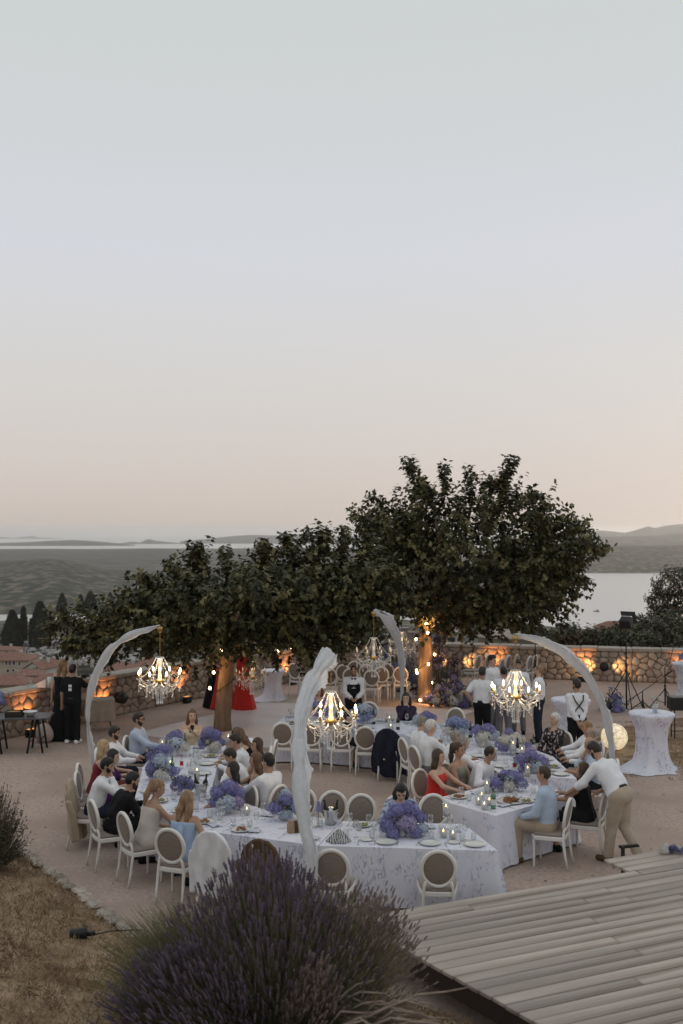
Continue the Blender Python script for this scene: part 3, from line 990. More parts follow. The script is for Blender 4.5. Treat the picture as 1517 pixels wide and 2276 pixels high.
# ------------------------------------------------------------------ lavender
M_stem = mat('lavender_stem', (.10, .095, .05), .85, (.17, .155, .085), 3, 3)
M_lavleaf = mat('lavender_leaf', (.045, .05, .024), .85, (.085, .088, .042), 3, 3)
M_lavA = mat('lavender_flower', (.10, .075, .11), .85, (.18, .135, .18), 5, 3)
M_lavB = mat('lavender_faded', (.17, .125, .12), .85, (.24, .18, .16), 5, 3)
def ribbons(base, tip, bend, w0, g, segs=3):
    """thin three-sided stems from base to tip"""
    n = len(base)
    t = np.linspace(0, 1, segs + 1)
    d = tip - base
    d /= np.linalg.norm(d, axis=1, keepdims=True)
    a = np.cross(d, np.array([0, 0, 1.0]) + 0 * d)
    a /= np.linalg.norm(a, axis=1, keepdims=True) + 1e-9
    b_ = np.cross(a, d)
    V = []
    for tt in t:
        c = base + (tip - base) * tt + bend * (tt * (1 - tt))[..., None] if False else base + (tip - base) * tt + bend * (tt * (1 - tt) * 4)
        ww = w0 * (1 - .55 * tt)
        for k in range(3):
            an = 2 * PI * k / 3
            V.append(c + (a * math.cos(an) + b_ * math.sin(an)) * ww[:, None])
    V = np.stack(V, 1).reshape(-1, 3)
    st = 3 * (segs + 1)
    o = np.arange(n) * st
    Fc = []
    for s_ in range(segs):
        for k in range(3):
            k2 = (k + 1) % 3
            Fc.append(np.stack([o + s_ * 3 + k, o + s_ * 3 + k2, o + (s_ + 1) * 3 + k2, o + (s_ + 1) * 3 + k], 1))
    return V, np.concatenate(Fc)
def spikes(P, Dn, g, L=.07, W=.012, rows=3):
    """flower spikes: stacked four-sided whorls"""
    n = len(P)
    a = np.cross(Dn, g.normal(size=(n, 3)))
    a /= np.linalg.norm(a, axis=1, keepdims=True) + 1e-9
    b_ = np.cross(a, Dn)
    ln = L * g.uniform(.6, 1.3, n)
    V, prof = [], []
    for r_ in range(rows):
        prof += [(r_ / rows, .45), ((r_ + .45) / rows, 1.0 - .5 * abs(r_ / rows - .35))]
    prof += [(1.0, .1)]
    for t, ww in prof:
        for k in range(4):
            an = PI / 2 * k
            V.append(P + Dn * (ln * t)[:, None] + (a * math.cos(an) + b_ * math.sin(an)) * (W * ww))
    st = 4 * len(prof)
    V = np.stack(V, 1).reshape(-1, 3)
    o = np.arange(n) * st
    Fc = []
    for s_ in range(len(prof) - 1):
        for k in range(4):
            k2 = (k + 1) % 4
            Fc.append(np.stack([o + s_ * 4 + k, o + s_ * 4 + k2, o + s_ * 4 + 4 + k2, o + s_ * 4 + 4 + k], 1))
    return V, np.concatenate(Fc)
lx, ly = -.62, 8.15
lz = bank_z(lx, ly)
lav = thing('lavender_bush', 'large blooming lavender bush with purple spikes in front of the tables', 'bush', (lx, ly, lz))
g = np.random.default_rng(5)
M_olive = mat('olive_stem', (.17, .165, .085), .85, (.26, .24, .13), 3, 3)
M_straw = mat('straw_stem', (.25, .195, .13), .85, (.34, .27, .19), 3, 3)
def lav_set(n, seed, rx, ry, hz, ctr, lean, flower, wstem=.0024, spl=.08, sm=None, lm=None, frac=.6):
    g = np.random.default_rng(seed)
    a = g.uniform(0, 2 * PI, n)
    e_ = g.random(n) ** .62
    d = np.stack([np.cos(a) * e_, np.sin(a) * e_, np.sqrt(np.maximum(1 - e_ ** 2, 0)) + .08], 1)
    k = g.uniform(.68, 1.09, n)
    tip = d * np.array([rx, ry, hz]) * k[:, None] + np.array(ctr) + np.array(lean) * (.3 + g.random(n))[:, None]
    base = np.stack([d[:, 0] * rx * .35, d[:, 1] * ry * .35, d[:, 2] * .15 * hz], 1) + np.array(ctr) * .6
    V, Fc = ribbons(base, tip, g.normal(size=(n, 3)) * .02 + np.array([0, 0, .03]), np.full(n, wstem), g)
    ob('stems', npmesh('stems', V, Fc, sm or M_stem), lav)['kind'] = 'stuff'
    if flower is not None:
        Dn = tip - base
        Dn /= np.linalg.norm(Dn, axis=1, keepdims=True)
        Dn = Dn * .8 + np.array([0, 0, .35]) + g.normal(size=Dn.shape) * .1
        Dn /= np.linalg.norm(Dn, axis=1, keepdims=True)
        sel = g.random(n) < frac
        V, Fc = spikes(tip[sel], Dn[sel], g, spl, .0095)
        ob('flower_spikes', npmesh('flower_spikes', V, Fc, flower), lav)['kind'] = 'stuff'
    # narrow leaves along the stem
    m = n * 5
    kk = g.integers(0, n, m)
    t = g.random(m) * .72
    P = base[kk] + (tip - base)[kk] * t[:, None]
    Dl = (tip - base)[kk]
    Dl /= np.linalg.norm(Dl, axis=1, keepdims=True)
    Dl = Dl * .9 + g.normal(size=(m, 3)) * .35
    Dl /= np.linalg.norm(Dl, axis=1, keepdims=True)
    V, Fc = leaf_arrays(P, Dl, g.normal(size=(m, 3)), g.uniform(.04, .08, m), np.full(m, .0042))
    ob('leaves', npmesh('leaves', V, Fc, lm or M_lavleaf, False), lav)['kind'] = 'stuff'
lav_set(3600, 1, .85, .75, 1.12, (.12, 0, 0), (-.16, 0, .02), M_lavA, sm=M_olive, lm=M_stem)
lav_set(900, 11, .7, .6, 1.22, (.02, .1, 0), (-.10, 0, .02), M_lavA, frac=1, sm=M_olive)
lav_set(2000, 2, .72, .7, .98, (.50, .1, .0), (.06, 0, 0), M_lavB, spl=.06, sm=M_olive, lm=M_olive)
lav_set(3000, 3, .78, .7, .84, (-.62, .15, 0), (-.22, .1, 0), None, sm=M_olive, lm=M_stem)
lav_set(2300, 4, .65, .5, .72, (-.40, -.4, 0), (-.20, -.05, 0), M_lavA)
lav_set(1400, 6, .7, .5, .5, (.5, -.6, 0), (.1, -.1, 0), None)
lav_set(900, 8, .40, .4, .92, (.85, .2, 0), (.12, .05, 0), M_lavB, spl=.05, sm=M_straw, lm=M_straw)
lav_set(500, 9, .28, .25, .72, (.42, -.55, 0), (.02, -.05, 0), M_lavB, spl=.06, sm=M_straw, lm=M_straw, frac=1)
# woody old branches trailing to the right
b = MB()
for k in range(46):
    a = Vector((rnd.uniform(.35, .8), rnd.uniform(-1.0, -.3), rnd.uniform(.05, .38)))
    c = a + Vector((rnd.uniform(.35, .85), rnd.uniform(-.35, .1), rnd.uniform(-.05, .35)))
    m_ = (a + c) / 2 + Vector((0, 0, rnd.uniform(.02, .16)))
    m2 = (m_ + c) / 2 + Vector((rnd.uniform(-.04, .04), rnd.uniform(-.04, .04), rnd.uniform(-.02, .06)))
    b.tube([a, m_, m2, c], [.013, .011, .008, .004], 5)
b.build('woody_branches', mat('old_lavender_wood', (.18, .135, .105), .9, (.29, .225, .18), 12, 4, bump=.5), lav)
# rosemary bush at the left border
def rosemary(label, x, y, rx, hz, n, seed):
    z = bank_z(x, y)
    root = thing('rosemary_bush', label, 'bush', (x, y, z))
    g = np.random.default_rng(seed)
    a = g.uniform(0, 2 * PI, n)
    e_ = g.random(n) ** .6
    d = np.stack([np.cos(a) * e_, np.sin(a) * e_, np.sqrt(1 - e_ ** 2)], 1)
    tip = d * np.array([rx, rx, hz]) * g.uniform(.6, 1.05, n)[:, None]
    base = d * np.array([rx * .3, rx * .3, 0])
    V, Fc = ribbons(base, tip, g.normal(size=(n, 3)) * .03, np.full(n, .003), g)
    ob('stems', npmesh('stems', V, Fc, M_bark), root)['kind'] = 'stuff'
    m = n * 30
    kk = g.integers(0, n, m)
    t = .25 + .75 * g.random(m)
    P = base[kk] + (tip - base)[kk] * t[:, None]
    Dl = (tip - base)[kk]
    Dl /= np.linalg.norm(Dl, axis=1, keepdims=True)
    Dl = Dl * .7 + g.normal(size=(m, 3)) * .5
    Dl /= np.linalg.norm(Dl, axis=1, keepdims=True)
    V, Fc = leaf_arrays(P, Dl, g.normal(size=(m, 3)), g.uniform(.025, .05, m), np.full(m, .006))
    ob('leaves', npmesh('leaves', V, Fc, [M_shrubB, M_shrubA], False, np.tile((g.random(m) < .6).astype(int), 2)), root)['kind'] = 'stuff'
rosemary('dense upright rosemary bush rising from the dry grass bank', -4.72, 13.35, .62, 1.15, 700, 3)
# young grey-green sprigs poking up near the deck corner
b = MB()
q = (2.95, 7.7)
for k in range(14):
    a = rnd.uniform(0, 6.3)
    hh = rnd.uniform(.25, .55)
    dx, dy = .14 * math.cos(a), .14 * math.sin(a)
    b.tube([(0, 0, 0), (dx * .5, dy * .5, hh * .6), (dx, dy, hh)], [.005, .004, .002], 4)
tag(b.build('wild_sprig', M_lavleaf, None, loc=(q[0], q[1], DZ)), 'thin bare sprig growing up through the deck corner', 'plant')

# ------------------------------------------------------------------ dry grass on the bank
M_gA = mat('dry_grass', (.30, .20, .10), .9, (.40, .29, .16), 2, 3)
M_gB = mat('brown_grass', (.17, .10, .055), .9, (.24, .15, .085), 2, 3)
M_gC = mat('olive_grass', (.11, .10, .05), .9, (.16, .14, .07), 2, 3)
g = np.random.default_rng(9)
n = 60000
X = g.uniform(-5.6, 1.2, n)
Y = g.uniform(5.0, 15.2, n)
cl = vnoise(np.stack([X, Y, 0 * X], 1), 2.2, 4) + .6 * vnoise(np.stack([X, Y, 0 * X], 1), 6, 8)
keep = (np.array([in_slope(x, y) for x, y in zip(X, Y)]) > .08) & (cl + g.normal(size=n) * .5 > -.55)
X, Y, cl = X[keep], Y[keep], cl[keep]
Z = np.array([bank_z(x, y) for x, y in zip(X, Y)])
n = len(X)
P = np.stack([X, Y, Z - .005], 1)
Dn = g.normal(size=(n, 3)) * np.array([.8, .8, .2]) + np.array([0, 0, .75])
Dn[:, 2] = np.abs(Dn[:, 2])
Dn /= np.linalg.norm(Dn, axis=1, keepdims=True)
V, Fc = leaf_arrays(P, Dn, g.normal(size=(n, 3)), g.uniform(.03, .11, n) * (1 + .3 * np.clip(cl, -1, 1)), g.uniform(.0025, .005, n))
mi = np.where(cl + g.normal(size=n) * .35 > .25, 1, 0)
mi = np.where(g.random(n) < .12, 2, mi)
o = ob('dry_grass', npmesh('dry_grass', V, Fc, [M_gA, M_gB, M_gC], False, np.tile(mi, 2)))
tag(o, 'parched short grass covering the bank', 'grass')
o['kind'] = 'stuff'
n = 9000
pa, pb = gp(1290, 1690), gp(1600, 1590)
X = g.uniform(4.9, 9.0, n); Y = g.uniform(19.0, 25.0, n)
cl = vnoise(np.stack([X, Y, 0 * X], 1), 1.6, 5)
k_ = (cl > -.1) & (Y > 19.0 + .3 * (9 - X) * 0) & (X > 5.1)
X, Y, cl = X[k_], Y[k_], cl[k_]
n = len(X)
Dn = g.normal(size=(n, 3)) * .6 + np.array([0, 0, .8])
Dn /= np.linalg.norm(Dn, axis=1, keepdims=True)
V, Fc = leaf_arrays(np.stack([X, Y, 0 * X], 1), Dn, g.normal(size=(n, 3)), g.uniform(.03, .09, n), np.full(n, .006))
o = ob('dry_grass', npmesh('dry_grass', V, Fc, [M_gA, M_gB], False, np.tile((g.random(n) < .4).astype(int), 2)))
tag(o, 'dry tufts of grass around the glowing globe lamp', 'grass')
o['kind'] = 'stuff'
# loose pebbles on the plaza
b = MB()
for k in range(3500):
    x, y = rnd.uniform(-7, 8), rnd.uniform(10.5, 26)
    if in_slope(x, y) > -.1:
        continue
    s_ = rnd.uniform(.005, .011) if rnd.random() < .93 else rnd.uniform(.012, .022)
    b.octa((x, y, s_ * .4), s_ * 1.3, 0 if rnd.random() < .6 else 1, s_ * .7)
o = b.build('pebbles', [mat('pebble_pale', (.42, .37, .32), .9), mat('pebble_brown', (.2, .15, .11), .9)])
tag(o, 'loose small pebbles scattered over the gravel plaza', 'pebbles')
o['kind'] = 'stuff'
# ================================================================== CHAIRS
M_white = mat('white_lacquer', (.70, .67, .63), .45, (.77, .74, .70), 6, 4)
M_taupe = mat('taupe_fabric', (.20, .16, .13), .9, (.235, .19, .155), 40, 4, bump=.1, bscale=200, sheen=.2)
M_seatf = mat('seat_fabric', (.24, .195, .165), .9, (.28, .23, .20), 30, 4, sheen=.2)
def make_chair():
    root = ob('oval_back_chair', None)
    tilt = R(9)
    oc = Vector((0, -.235, .735))
    def onback(a, rx, rz, off=0.0):
        p = Vector((rx * math.sin(a), off, rz * math.cos(a)))
        p.rotate(Matrix.Rotation(tilt, 4, 'X'))
        return oc + p
    # Matrix.Rotation(+tilt, X) turns +z towards -y: the back leans away from the sitter
    b = MB()
    N = 28
    rs = []
    for i in range(N):
        a = 2 * PI * i / N
        rs.append([tuple(onback(a, .178 + rr, .198 + rr, oo)) for rr, oo in ((0, -.018), (.036, -.021), (.046, 0), (.036, .021), (0, .018))])
    rs.append(rs[0])
    b.rings(rs, False, 0, True)
    b.build('back_frame', M_white, root)
    b = MB()
    for sgn in (-1, 1):
        c = onback(0, 0, 0, sgn * .022)
        vs_ = [tuple(c)]
        fs_ = []
        for k, (s_, of) in enumerate(((.6, .019), (.88, .013), (1.0, .004))):
            for i in range(N):
                vs_.append(tuple(onback(2 * PI * i / N, .181 * s_, .201 * s_, sgn * of)))
        for i in range(N):
            j = (i + 1) % N
            fs_.append((0, 1 + i, 1 + j) if sgn < 0 else (0, 1 + j, 1 + i))
            for k in range(2):
                q = (1 + k * N + i, 1 + (k + 1) * N + i, 1 + (k + 1) * N + j, 1 + k * N + j)
                fs_.append(q if sgn < 0 else q[::-1])
        b.add(vs_, fs_, 0, True)
    b.build('back_panel', M_taupe, root)
    b = MB()
    def seat_ring(s_, z):
        pts = []
        for (x, y) in ((-.20, -.21), (0, -.225), (.20, -.21), (.235, 0), (.25, .19), (.15, .245), (0, .255), (-.15, .245), (-.25, .19), (-.235, 0)):
            pts.append((x * s_, y * s_, z))
        return pts
    b.rings([seat_ring(.97, .395), seat_ring(1, .405), seat_ring(1, .445), seat_ring(.97, .455)], True, 0, False)
    b.build('seat_frame', M_white, root)
    b = MB()
    b.rings([seat_ring(.93, .455), seat_ring(.96, .475), seat_ring(.9, .498), seat_ring(.55, .512), seat_ring(.1, .515)], True, 0, True)
    b.build('seat_cushion', M_seatf, root)
    for s_ in (-1, 1):
        b = MB()
        b.lathe([(.012, 0), (.017, .015), (.013, .03), (.017, .12), (.022, .33), (.026, .345), (.022, .36), (.026, .375), (.027, .40)], 8, (s_ * .2, .2, 0))
        b.build('leg', M_white, root)
        b = MB()
        b.tube([(s_ * .19, -.275, 0), (s_ * .185, -.235, .2), (s_ * .18, -.205, .42), (s_ * .165, -.213, .52), (s_ * .15, -.225, .585)], [.016, .019, .022, .019, .016], 6)
        b.build('leg', M_white, root)
    return root
CHAIR = make_chair()
CH_USED = [False]
def chair(x, y, fx, fy, label, group=None):
    rz = frz(fx, fy) + rnd.uniform(-.06, .06)
    if not CH_USED[0]:
        CH_USED[0] = True
        o = CHAIR
        o.location = (x, y, 0)
        o.rotation_euler = (0, 0, rz)
    else:
        o = dup(CHAIR, (x, y, 0), rz)
    tag(o, label, 'chair', group or 'white oval back chairs at the banquet tables')
    return o

# ================================================================== PEOPLE
def surface_net(sdf, lo, hi, h):
    lo, hi = np.array(lo, np.float32), np.array(hi, np.float32)
    n = np.ceil((hi - lo) / h).astype(int) + 1
    ax = [lo[i] + h * np.arange(n[i], dtype=np.float32) for i in range(3)]
    P = np.stack(np.meshgrid(*ax, indexing='ij'), -1).reshape(-1, 3)
    V = sdf(P).reshape(n)
    S = V < 0
    c = [(i, j, k) for i in (0, 1) for j in (0, 1) for k in (0, 1)]
    sl = lambda A, o: A[o[0]:n[0] - 1 + o[0], o[1]:n[1] - 1 + o[1], o[2]:n[2] - 1 + o[2]]
    cnt = sum(sl(S, o).astype(np.int8) for o in c)
    act = (cnt > 0) & (cnt < 8)
    idx = -np.ones(act.shape, np.int64)
    na = int(act.sum())
    idx[act] = np.arange(na)
    acc = np.zeros((na, 3), np.float32)
    num = np.zeros(na, np.float32)
    for a in c:
        for d in range(3):
            if a[d]:
                continue
            b_ = list(a); b_[d] = 1
            va, vb = sl(V, a)[act], sl(V, tuple(b_))[act]
            cr = (va < 0) != (vb < 0)
            t = np.where(cr, va / np.where(np.abs(va - vb) < 1e-12, 1, va - vb), 0)
            p = np.array(a, np.float32)[None, :].repeat(na, 0)
            p[:, d] += t
            acc += np.where(cr[:, None], p, 0)
            num += cr
    cell = np.argwhere(act).astype(np.float32)
    pos = lo + h * (cell + acc / num[:, None])
    quads = []
    for d in range(3):
        e1, e2 = (d + 1) % 3, (d + 2) % 3
        s0 = [slice(1, n[i] - 1) for i in range(3)]
        s0[d] = slice(0, n[d] - 1)
        s1 = list(s0); s1[d] = slice(1, n[d])
        A, B = S[tuple(s0)], S[tuple(s1)]
        for flip, m in ((False, A & ~B), (True, ~A & B)):
            g = np.argwhere(m)
            if not len(g):
                continue
            g = g + np.array([0 if i == d else 1 for i in range(3)])
            def ix(o1, o2):
                q = g.copy()
                q[:, e1] += o1; q[:, e2] += o2
                return idx[q[:, 0], q[:, 1], q[:, 2]]
            q = np.stack([ix(-1, -1), ix(0, -1), ix(0, 0), ix(-1, 0)], 1)
            quads.append(q[:, ::-1] if flip else q)
    return pos, np.concatenate(quads)
def cone(P, a, b_, ra, rb):
    a, b_ = np.asarray(a, np.float32), np.asarray(b_, np.float32)
    ba = b_ - a
    t = np.clip(((P - a) @ ba) / max(float(ba @ ba), 1e-9), 0, 1)
    return np.linalg.norm(P - a - t[:, None] * ba, axis=1) - (ra + (rb - ra) * t)
def ell(P, c, r):
    q = (P - np.asarray(c, np.float32)) / np.asarray(r, np.float32)
    k = np.linalg.norm(q, axis=1)
    return (k - 1) * min(r)
def smin(a, b_, k):
    h_ = np.clip(.5 + .5 * (b_ - a) / k, 0, 1)
    return b_ + (a - b_) * h_ - k * h_ * (1 - h_)
def union(ds, k):
    o = ds[0]
    for d in ds[1:]:
        o = smin(o, d, k)
    return o
SKIN = {'fair': mat('skin_fair', (.47, .30, .22), .55, (.52, .34, .25), 20, 3), 'tan': mat('skin_tan', (.36, .215, .145), .55, (.40, .25, .17), 20, 3)}
M_brow = mat('brow_hair', (.03, .02, .015), .8)
M_lip = mat('lips', (.33, .13, .11), .5)
M_eye = mat('eyes', (.02, .015, .012), .2)
def hairmat(c):
    C = {'black': ((.008, .007, .007), (.018, .015, .014)), 'brown': ((.035, .018, .011), (.07, .038, .022)), 'auburn': ((.11, .025, .012), (.19, .05, .025)), 'chestnut': ((.09, .045, .025), (.15, .08, .045)),
         'blonde': ((.34, .225, .115), (.48, .34, .19)), 'grey': ((.16, .145, .13), (.26, .24, .22)), 'white': ((.50, .47, .44), (.62, .59, .56)), 'honey': ((.17, .095, .05), (.30, .19, .10)), 'dark': ((.018, .012, .009), (.035, .024, .018))}[c]
    return mat('hair_' + c, C[0], .5, C[1], 30, 4, stretch=(1, 1, .15))
CLOTH = {}
def cloth(c):
    if c in CLOTH:
        return CLOTH[c]
    C = {'white': (.74, .74, .77), 'lightblue': (.40, .48, .60), 'black': (.012, .012, .014), 'navy': (.022, .024, .042), 'red': (.50, .018, .012), 'grey': (.16, .16, .18), 'beige': (.36, .28, .20), 'tan': (.42, .34, .26),
         'skyblue': (.34, .44, .60), 'cream': (.56, .50, .36), 'darkred': (.22, .02, .03), 'purple': (.07, .02, .10), 'plum': (.035, .025, .05), 'denim': (.13, .17, .25), 'ivory': (.55, .50, .44), 'sage': (.22, .22, .17), 'brown': (.10, .065, .035)}
    if c == 'print_dark':
        m = mat('cloth_print_dark', (.015, .012, .013), .8, (.42, .34, .33), 26, 2, .56, .60, stretch=(1, 1, .55))
    elif c == 'print_blue':
        m = mat('cloth_print_blue', (.42, .46, .56), .8, (.12, .16, .30), 22, 3, .50, .58)
    elif c == 'print_lilac':
        m = mat('cloth_print_lilac', (.24, .22, .42), .8, (.10, .10, .26), 18, 3, .45, .6)
    else:
        k = C[c]
        m = mat('cloth_' + c, tuple(x * .92 for x in k), .85, tuple(min(1, x * 1.06) for x in k), 7, 4, bump=.12, bscale=40, sheen=.15 if max(k) > .1 else 0, spec=.4 if max(k) > .1 else .15)
    CLOTH[c] = m
    return m
def ik(S, T, a, b_, pole):
    S, T, pole = Vector(S), Vector(T), Vector(pole)
    d = T - S
    L = d.length
    if L > (a + b_) * .995:
        T = S + d * ((a + b_) * .995 / L)
        d = T - S
        L = d.length
    x = (a * a - b_ * b_ + L * L) / (2 * L)
    hh = math.sqrt(max(a * a - x * x, 0))
    u = d / L
    pp = pole - u * pole.dot(u)
    if pp.length < 1e-5:
        pp = Vector((1, 0, 0)) - u * u.x
    return S + u * x + pp.normalized() * hh, T
NP = [0]
def person(label, x, y, fx, fy, pose='sit', lean=.1, arms=('table', 'table'), top='white', sleeve='long', bottom='navy', hair='short', hc='dark', skin='tan', beard=None,
           yaw=0.0, nod=0.0, scale=.98, female=False, dress=None, twist=0.0, z=0.0, roll=0.0, apron=False, susp=False, legs=None, shoe='black', hunch=.0, collar=True, backless=False, glasses=False, group=None):
    NP[0] += 1
    root = thing('person', label, 'person', (x, y, z), frz(fx, fy), group)
    root.scale = (scale,) * 3
    f = .9 if female else 1.0
    sit = pose == 'sit'
    pel = Vector((0, -.06, .56)) if sit else Vector((0, 0, .95))
    up = Vector((math.sin(roll), math.sin(lean) * math.cos(roll), math.cos(lean) * math.cos(roll)))
    chest = pel + up * .36
    up2 = Vector((math.sin(roll * 1.3), math.sin(lean + hunch), math.cos(lean + hunch))).normalized()
    neck = chest + up2 * .14
    tw = Matrix.Rotation(twist, 3, 'Z')
    rgt = tw @ Vector((math.cos(roll), 0, -math.sin(roll)))
    fwd0 = up2.cross(rgt) * -1
    shw = .185 * f
    sh = {s_: chest + up2 * .085 + rgt * (s_ * shw) for s_ in (-1, 1)}
    hyaw = twist + yaw
    hu = Vector((up2.x * .5, math.sin((lean + hunch) * .6 + nod), math.cos((lean + hunch) * .6 + nod))).normalized()
    hc_ = neck + up2 * .05 + hu * .135
    # head frame
    hr = Matrix.Rotation(hyaw, 3, 'Z') @ Vector((1, 0, 0))
    hf = hu.cross(hr).normalized()
    hr = hf.cross(hu).normalized()
    HM = np.array([hr, hf, hu], np.float32)            # rows: head axes
    def tohead(P):
        return (P - np.array(hc_, np.float32)) @ HM.T
    def fromhead(v):
        return hc_ + hr * v[0] + hf * v[1] + hu * v[2]
    # arms
    AR = {}
    for s_, am in zip((-1, 1), arms):
        if isinstance(am, str):
            T = {'table': (s_ * .15, .44, .80), 'lap': (s_ * .12, .30, .64), 'chin': (s_ * .04, .24 + math.sin(lean) * .5, .56 + .44), 'phone': (s_ * .05, .34, 1.02), 'down': (s_ * .27, .04, .80), 'hips': (s_ * .19, -.03, .98),
                 'behind': (s_ * .04, -.17, .90), 'front': (s_ * .07, .26, 1.02), 'edge': (s_ * .24, .36, .80), 'chest': (s_ * .0, .28, 1.25), 'side': (s_ * .30, .20, .72), 'camera': (s_ * .10, .38, 1.38)}[am]
            pole = {'table': (s_ * .6, -.3, -.6), 'hips': (s_ * 1, -.6, -.1), 'behind': (s_ * 1, -.3, 0), 'chin': (s_ * .5, .3, -1), 'phone': (s_ * .5, .1, -1)}.get(am, (s_ * .5, -.6, -.5))
        else:
            T, pole = am, (s_ * .7, -.4, -.5)
        T = Vector(T)
        if sit and am in ('chin',):
            T = fromhead((s_ * .02, .11, -.15))
        el_, wr = ik(sh[s_], T, .285 * f ** .5, .255 * f ** .5, pole)
        AR[s_] = (el_, wr, (wr - el_).normalized())
    LG = {}
    for s_ in (-1, 1):
        hp = pel + Vector((s_ * .088, 0, -.02))
        if sit:
            kn, an = hp + Vector((s_ * .05, .42, .005)), Vector((s_ * .13, .36, .09))
        else:
            kn, an = Vector((s_ * .10, .03, .50)), Vector((s_ * .115, -.01, .085))
        if legs:
            kn, an = Vector(legs[s_][0]), Vector(legs[s_][1])
        toe = an + (Vector(legs[s_][2]) if legs and len(legs[s_]) > 2 else Vector((s_ * .025, .15, -.045)))
        LG[s_] = (hp, kn, an, toe)
    bust = .03 if female else 0
    def torso(P, o):
        ds = []
        for s_ in (-1, 1):
            a = pel + Vector((s_ * .07, 0, -.02))
            wz = pel + up * .17 + rgt * (s_ * .055 * f)
            c = chest + rgt * (s_ * .085 * f) + up2 * .01
            ds += [cone(P, a, wz, (.115 if not female else .12) + o, (.108 if not female else .09) + o), cone(P, wz, c, (.108 if not female else .09) + o, .112 * f + o)]
            if female:
                ds.append(ell(P, c + fwd_ * .07 + up2 * -.03 - rgt * (s_ * .01), (.065 + o, .065 + o, .065 + o)))
        ds.append(cone(P, sh[-1] * .86 + (chest + up2 * .085) * .14, sh[1] * .86 + (chest + up2 * .085) * .14, .062 * f + o, .062 * f + o))
        ds.append(cone(P, chest + up2 * .05, neck + up2 * -.005, .10 * f + o * .6, .06 * f + o * .6))
        return union(ds, .05)
    fwd_ = up2.cross(rgt)
    if fwd_.y * math.cos(twist) < 0:
        fwd_ = -fwd_
    def arm(P, o, s_, upto):
        el_, wr, d = AR[s_]
        ds = [cone(P, sh[s_], el_, .054 * f + o, .043 * f + o)]
        if upto == 'long':
            ds.append(cone(P, el_, wr - d * .015, .043 * f + o, .030 * f + o * .9))
        elif upto == 'rolled':
            ds.append(cone(P, el_, el_ + d * .10, .043 * f + o, .041 * f + o))
        elif upto == 'short':
            ds = [cone(P, sh[s_], sh[s_] + (el_ - sh[s_]) * .72, .054 * f + o, .050 * f + o)]
        elif upto == 'full':
            ds.append(cone(P, el_, wr, .043 * f + o, .028 * f + o))
            ds.append(cone(P, wr, wr + d * .065, .028, .030))
        return union(ds, .02)
    def leg(P, o, s_, part='full'):
        hp, kn, an, toe = LG[s_]
        ds = [cone(P, hp, kn, .088 + o, .062 + o)]
        if part == 'full':
            ds += [cone(P, kn, an, .058, .040)]
        elif part == 'trouser':
            ds += [cone(P, kn, an + (kn - an) * .04, .060 + o, .050 + o)]
        return union(ds, .02)
    def foot(P, s_, o):
        hp, kn, an, toe = LG[s_]
        heel = an + (an - toe) * .3
        heel.z = toe.z if abs(an.z - toe.z) < .08 else heel.z
        return smin(cone(P, an - Vector((0, 0, .0)), an * .5 + heel * .5, .040 + o, .036 + o), cone(P, heel, toe, .036 + o, .030 + o), .03)
    def head(P):
        q = tohead(P)
        d = ell(q, (0, -.005, .02), (.073, .093, .105))
        d = smin(d, ell(q, (0, .028, -.055), (.052, .056, .06)), .04)
        d = smin(d, ell(q, (0, .098, -.022), (.012, .016, .022)), .02)
        return d
    allp = [pel, chest, neck, hc_, *sh.values()] + [v for a in AR.values() for v in a[:2]] + [v for l in LG.values() for v in l]
    lo = np.min(np.array([tuple(v) for v in allp]), 0) - .18
    hi = np.max(np.array([tuple(v) for v in allp]), 0) + .18
    def body(P):
        ds = [torso(P, 0), head(P), cone(P, neck - up2 * .04, hc_ - hu * .05, .056 * f, .05 * f)]
        for s_ in (-1, 1):
            ds += [arm(P, 0, s_, 'full'), leg(P, 0, s_), foot(P, s_, 0)]
        o = ds[0]
        o = smin(o, ds[2], .03); o = smin(o, ds[1], .02)
        for d in ds[3:]:
            o = smin(o, d, .018)
        return o
    H = .0205
    V, Q = surface_net(body, lo, hi, H)
    # fingers, ears, eyes and mouth are added to the same mesh
    b = MB()
    for s_ in (-1, 1):
        el_, wr, d = AR[s_]
        side = d.cross(Vector((0, 0, 1)))
        if side.length < .1:
            side = d.cross(Vector((0, 1, 0)))
        side.normalize()
        nrm = side.cross(d).normalized()
        if nrm.z > 0 and d.z < .5:
            nrm = -nrm
        for k, ln in enumerate((.068, .078, .074, .058)):
            r0 = wr + d * .07 + side * ((k - 1.5) * .017)
            b.tube([r0, r0 + d * ln * .5 + nrm * .008, r0 + d * ln * .8 + nrm * .03], [.0092, .0085, .006], 5)
        th = side * (s_ * -1 if True else 1)
        r0 = wr + d * .02 + th * .022
        b.tube([r0, r0 + d * .035 + th * .022 + nrm * .01, r0 + d * .06 + th * .022 + nrm * .02], [.012, .0105, .007], 5)
    if hair != 'long_front':
        for s_ in (-1, 1):
            c = fromhead((s_ * .074, -.008, -.005))
            Mx = Matrix.Translation(c) @ Matrix((( *hr, 0), ( *hf, 0), ( *hu, 0), (0, 0, 0, 1))).transposed()
            b.ball((0, 0, 0), (.010, .020, .032), 6, 4, 0, Mx)
    Mh = Matrix.Translation(hc_) @ Matrix(((*hr, 0), (*hf, 0), (*hu, 0), (0, 0, 0, 1))).transposed()
    for s_ in (-1, 1):
        b.ball((s_ * .031, .078, .012), (.014, .012, .007), 6, 4, 1, Mh)
        b.ball((s_ * .032, .083, .032), (.018, .009, .0045), 6, 4, 2, Mh)
    b.ball((0, .083, -.060), (.022, .010, .007), 6, 4, 3, Mh)
    nv = len(V)
    me = bpy.data.meshes.new('body')
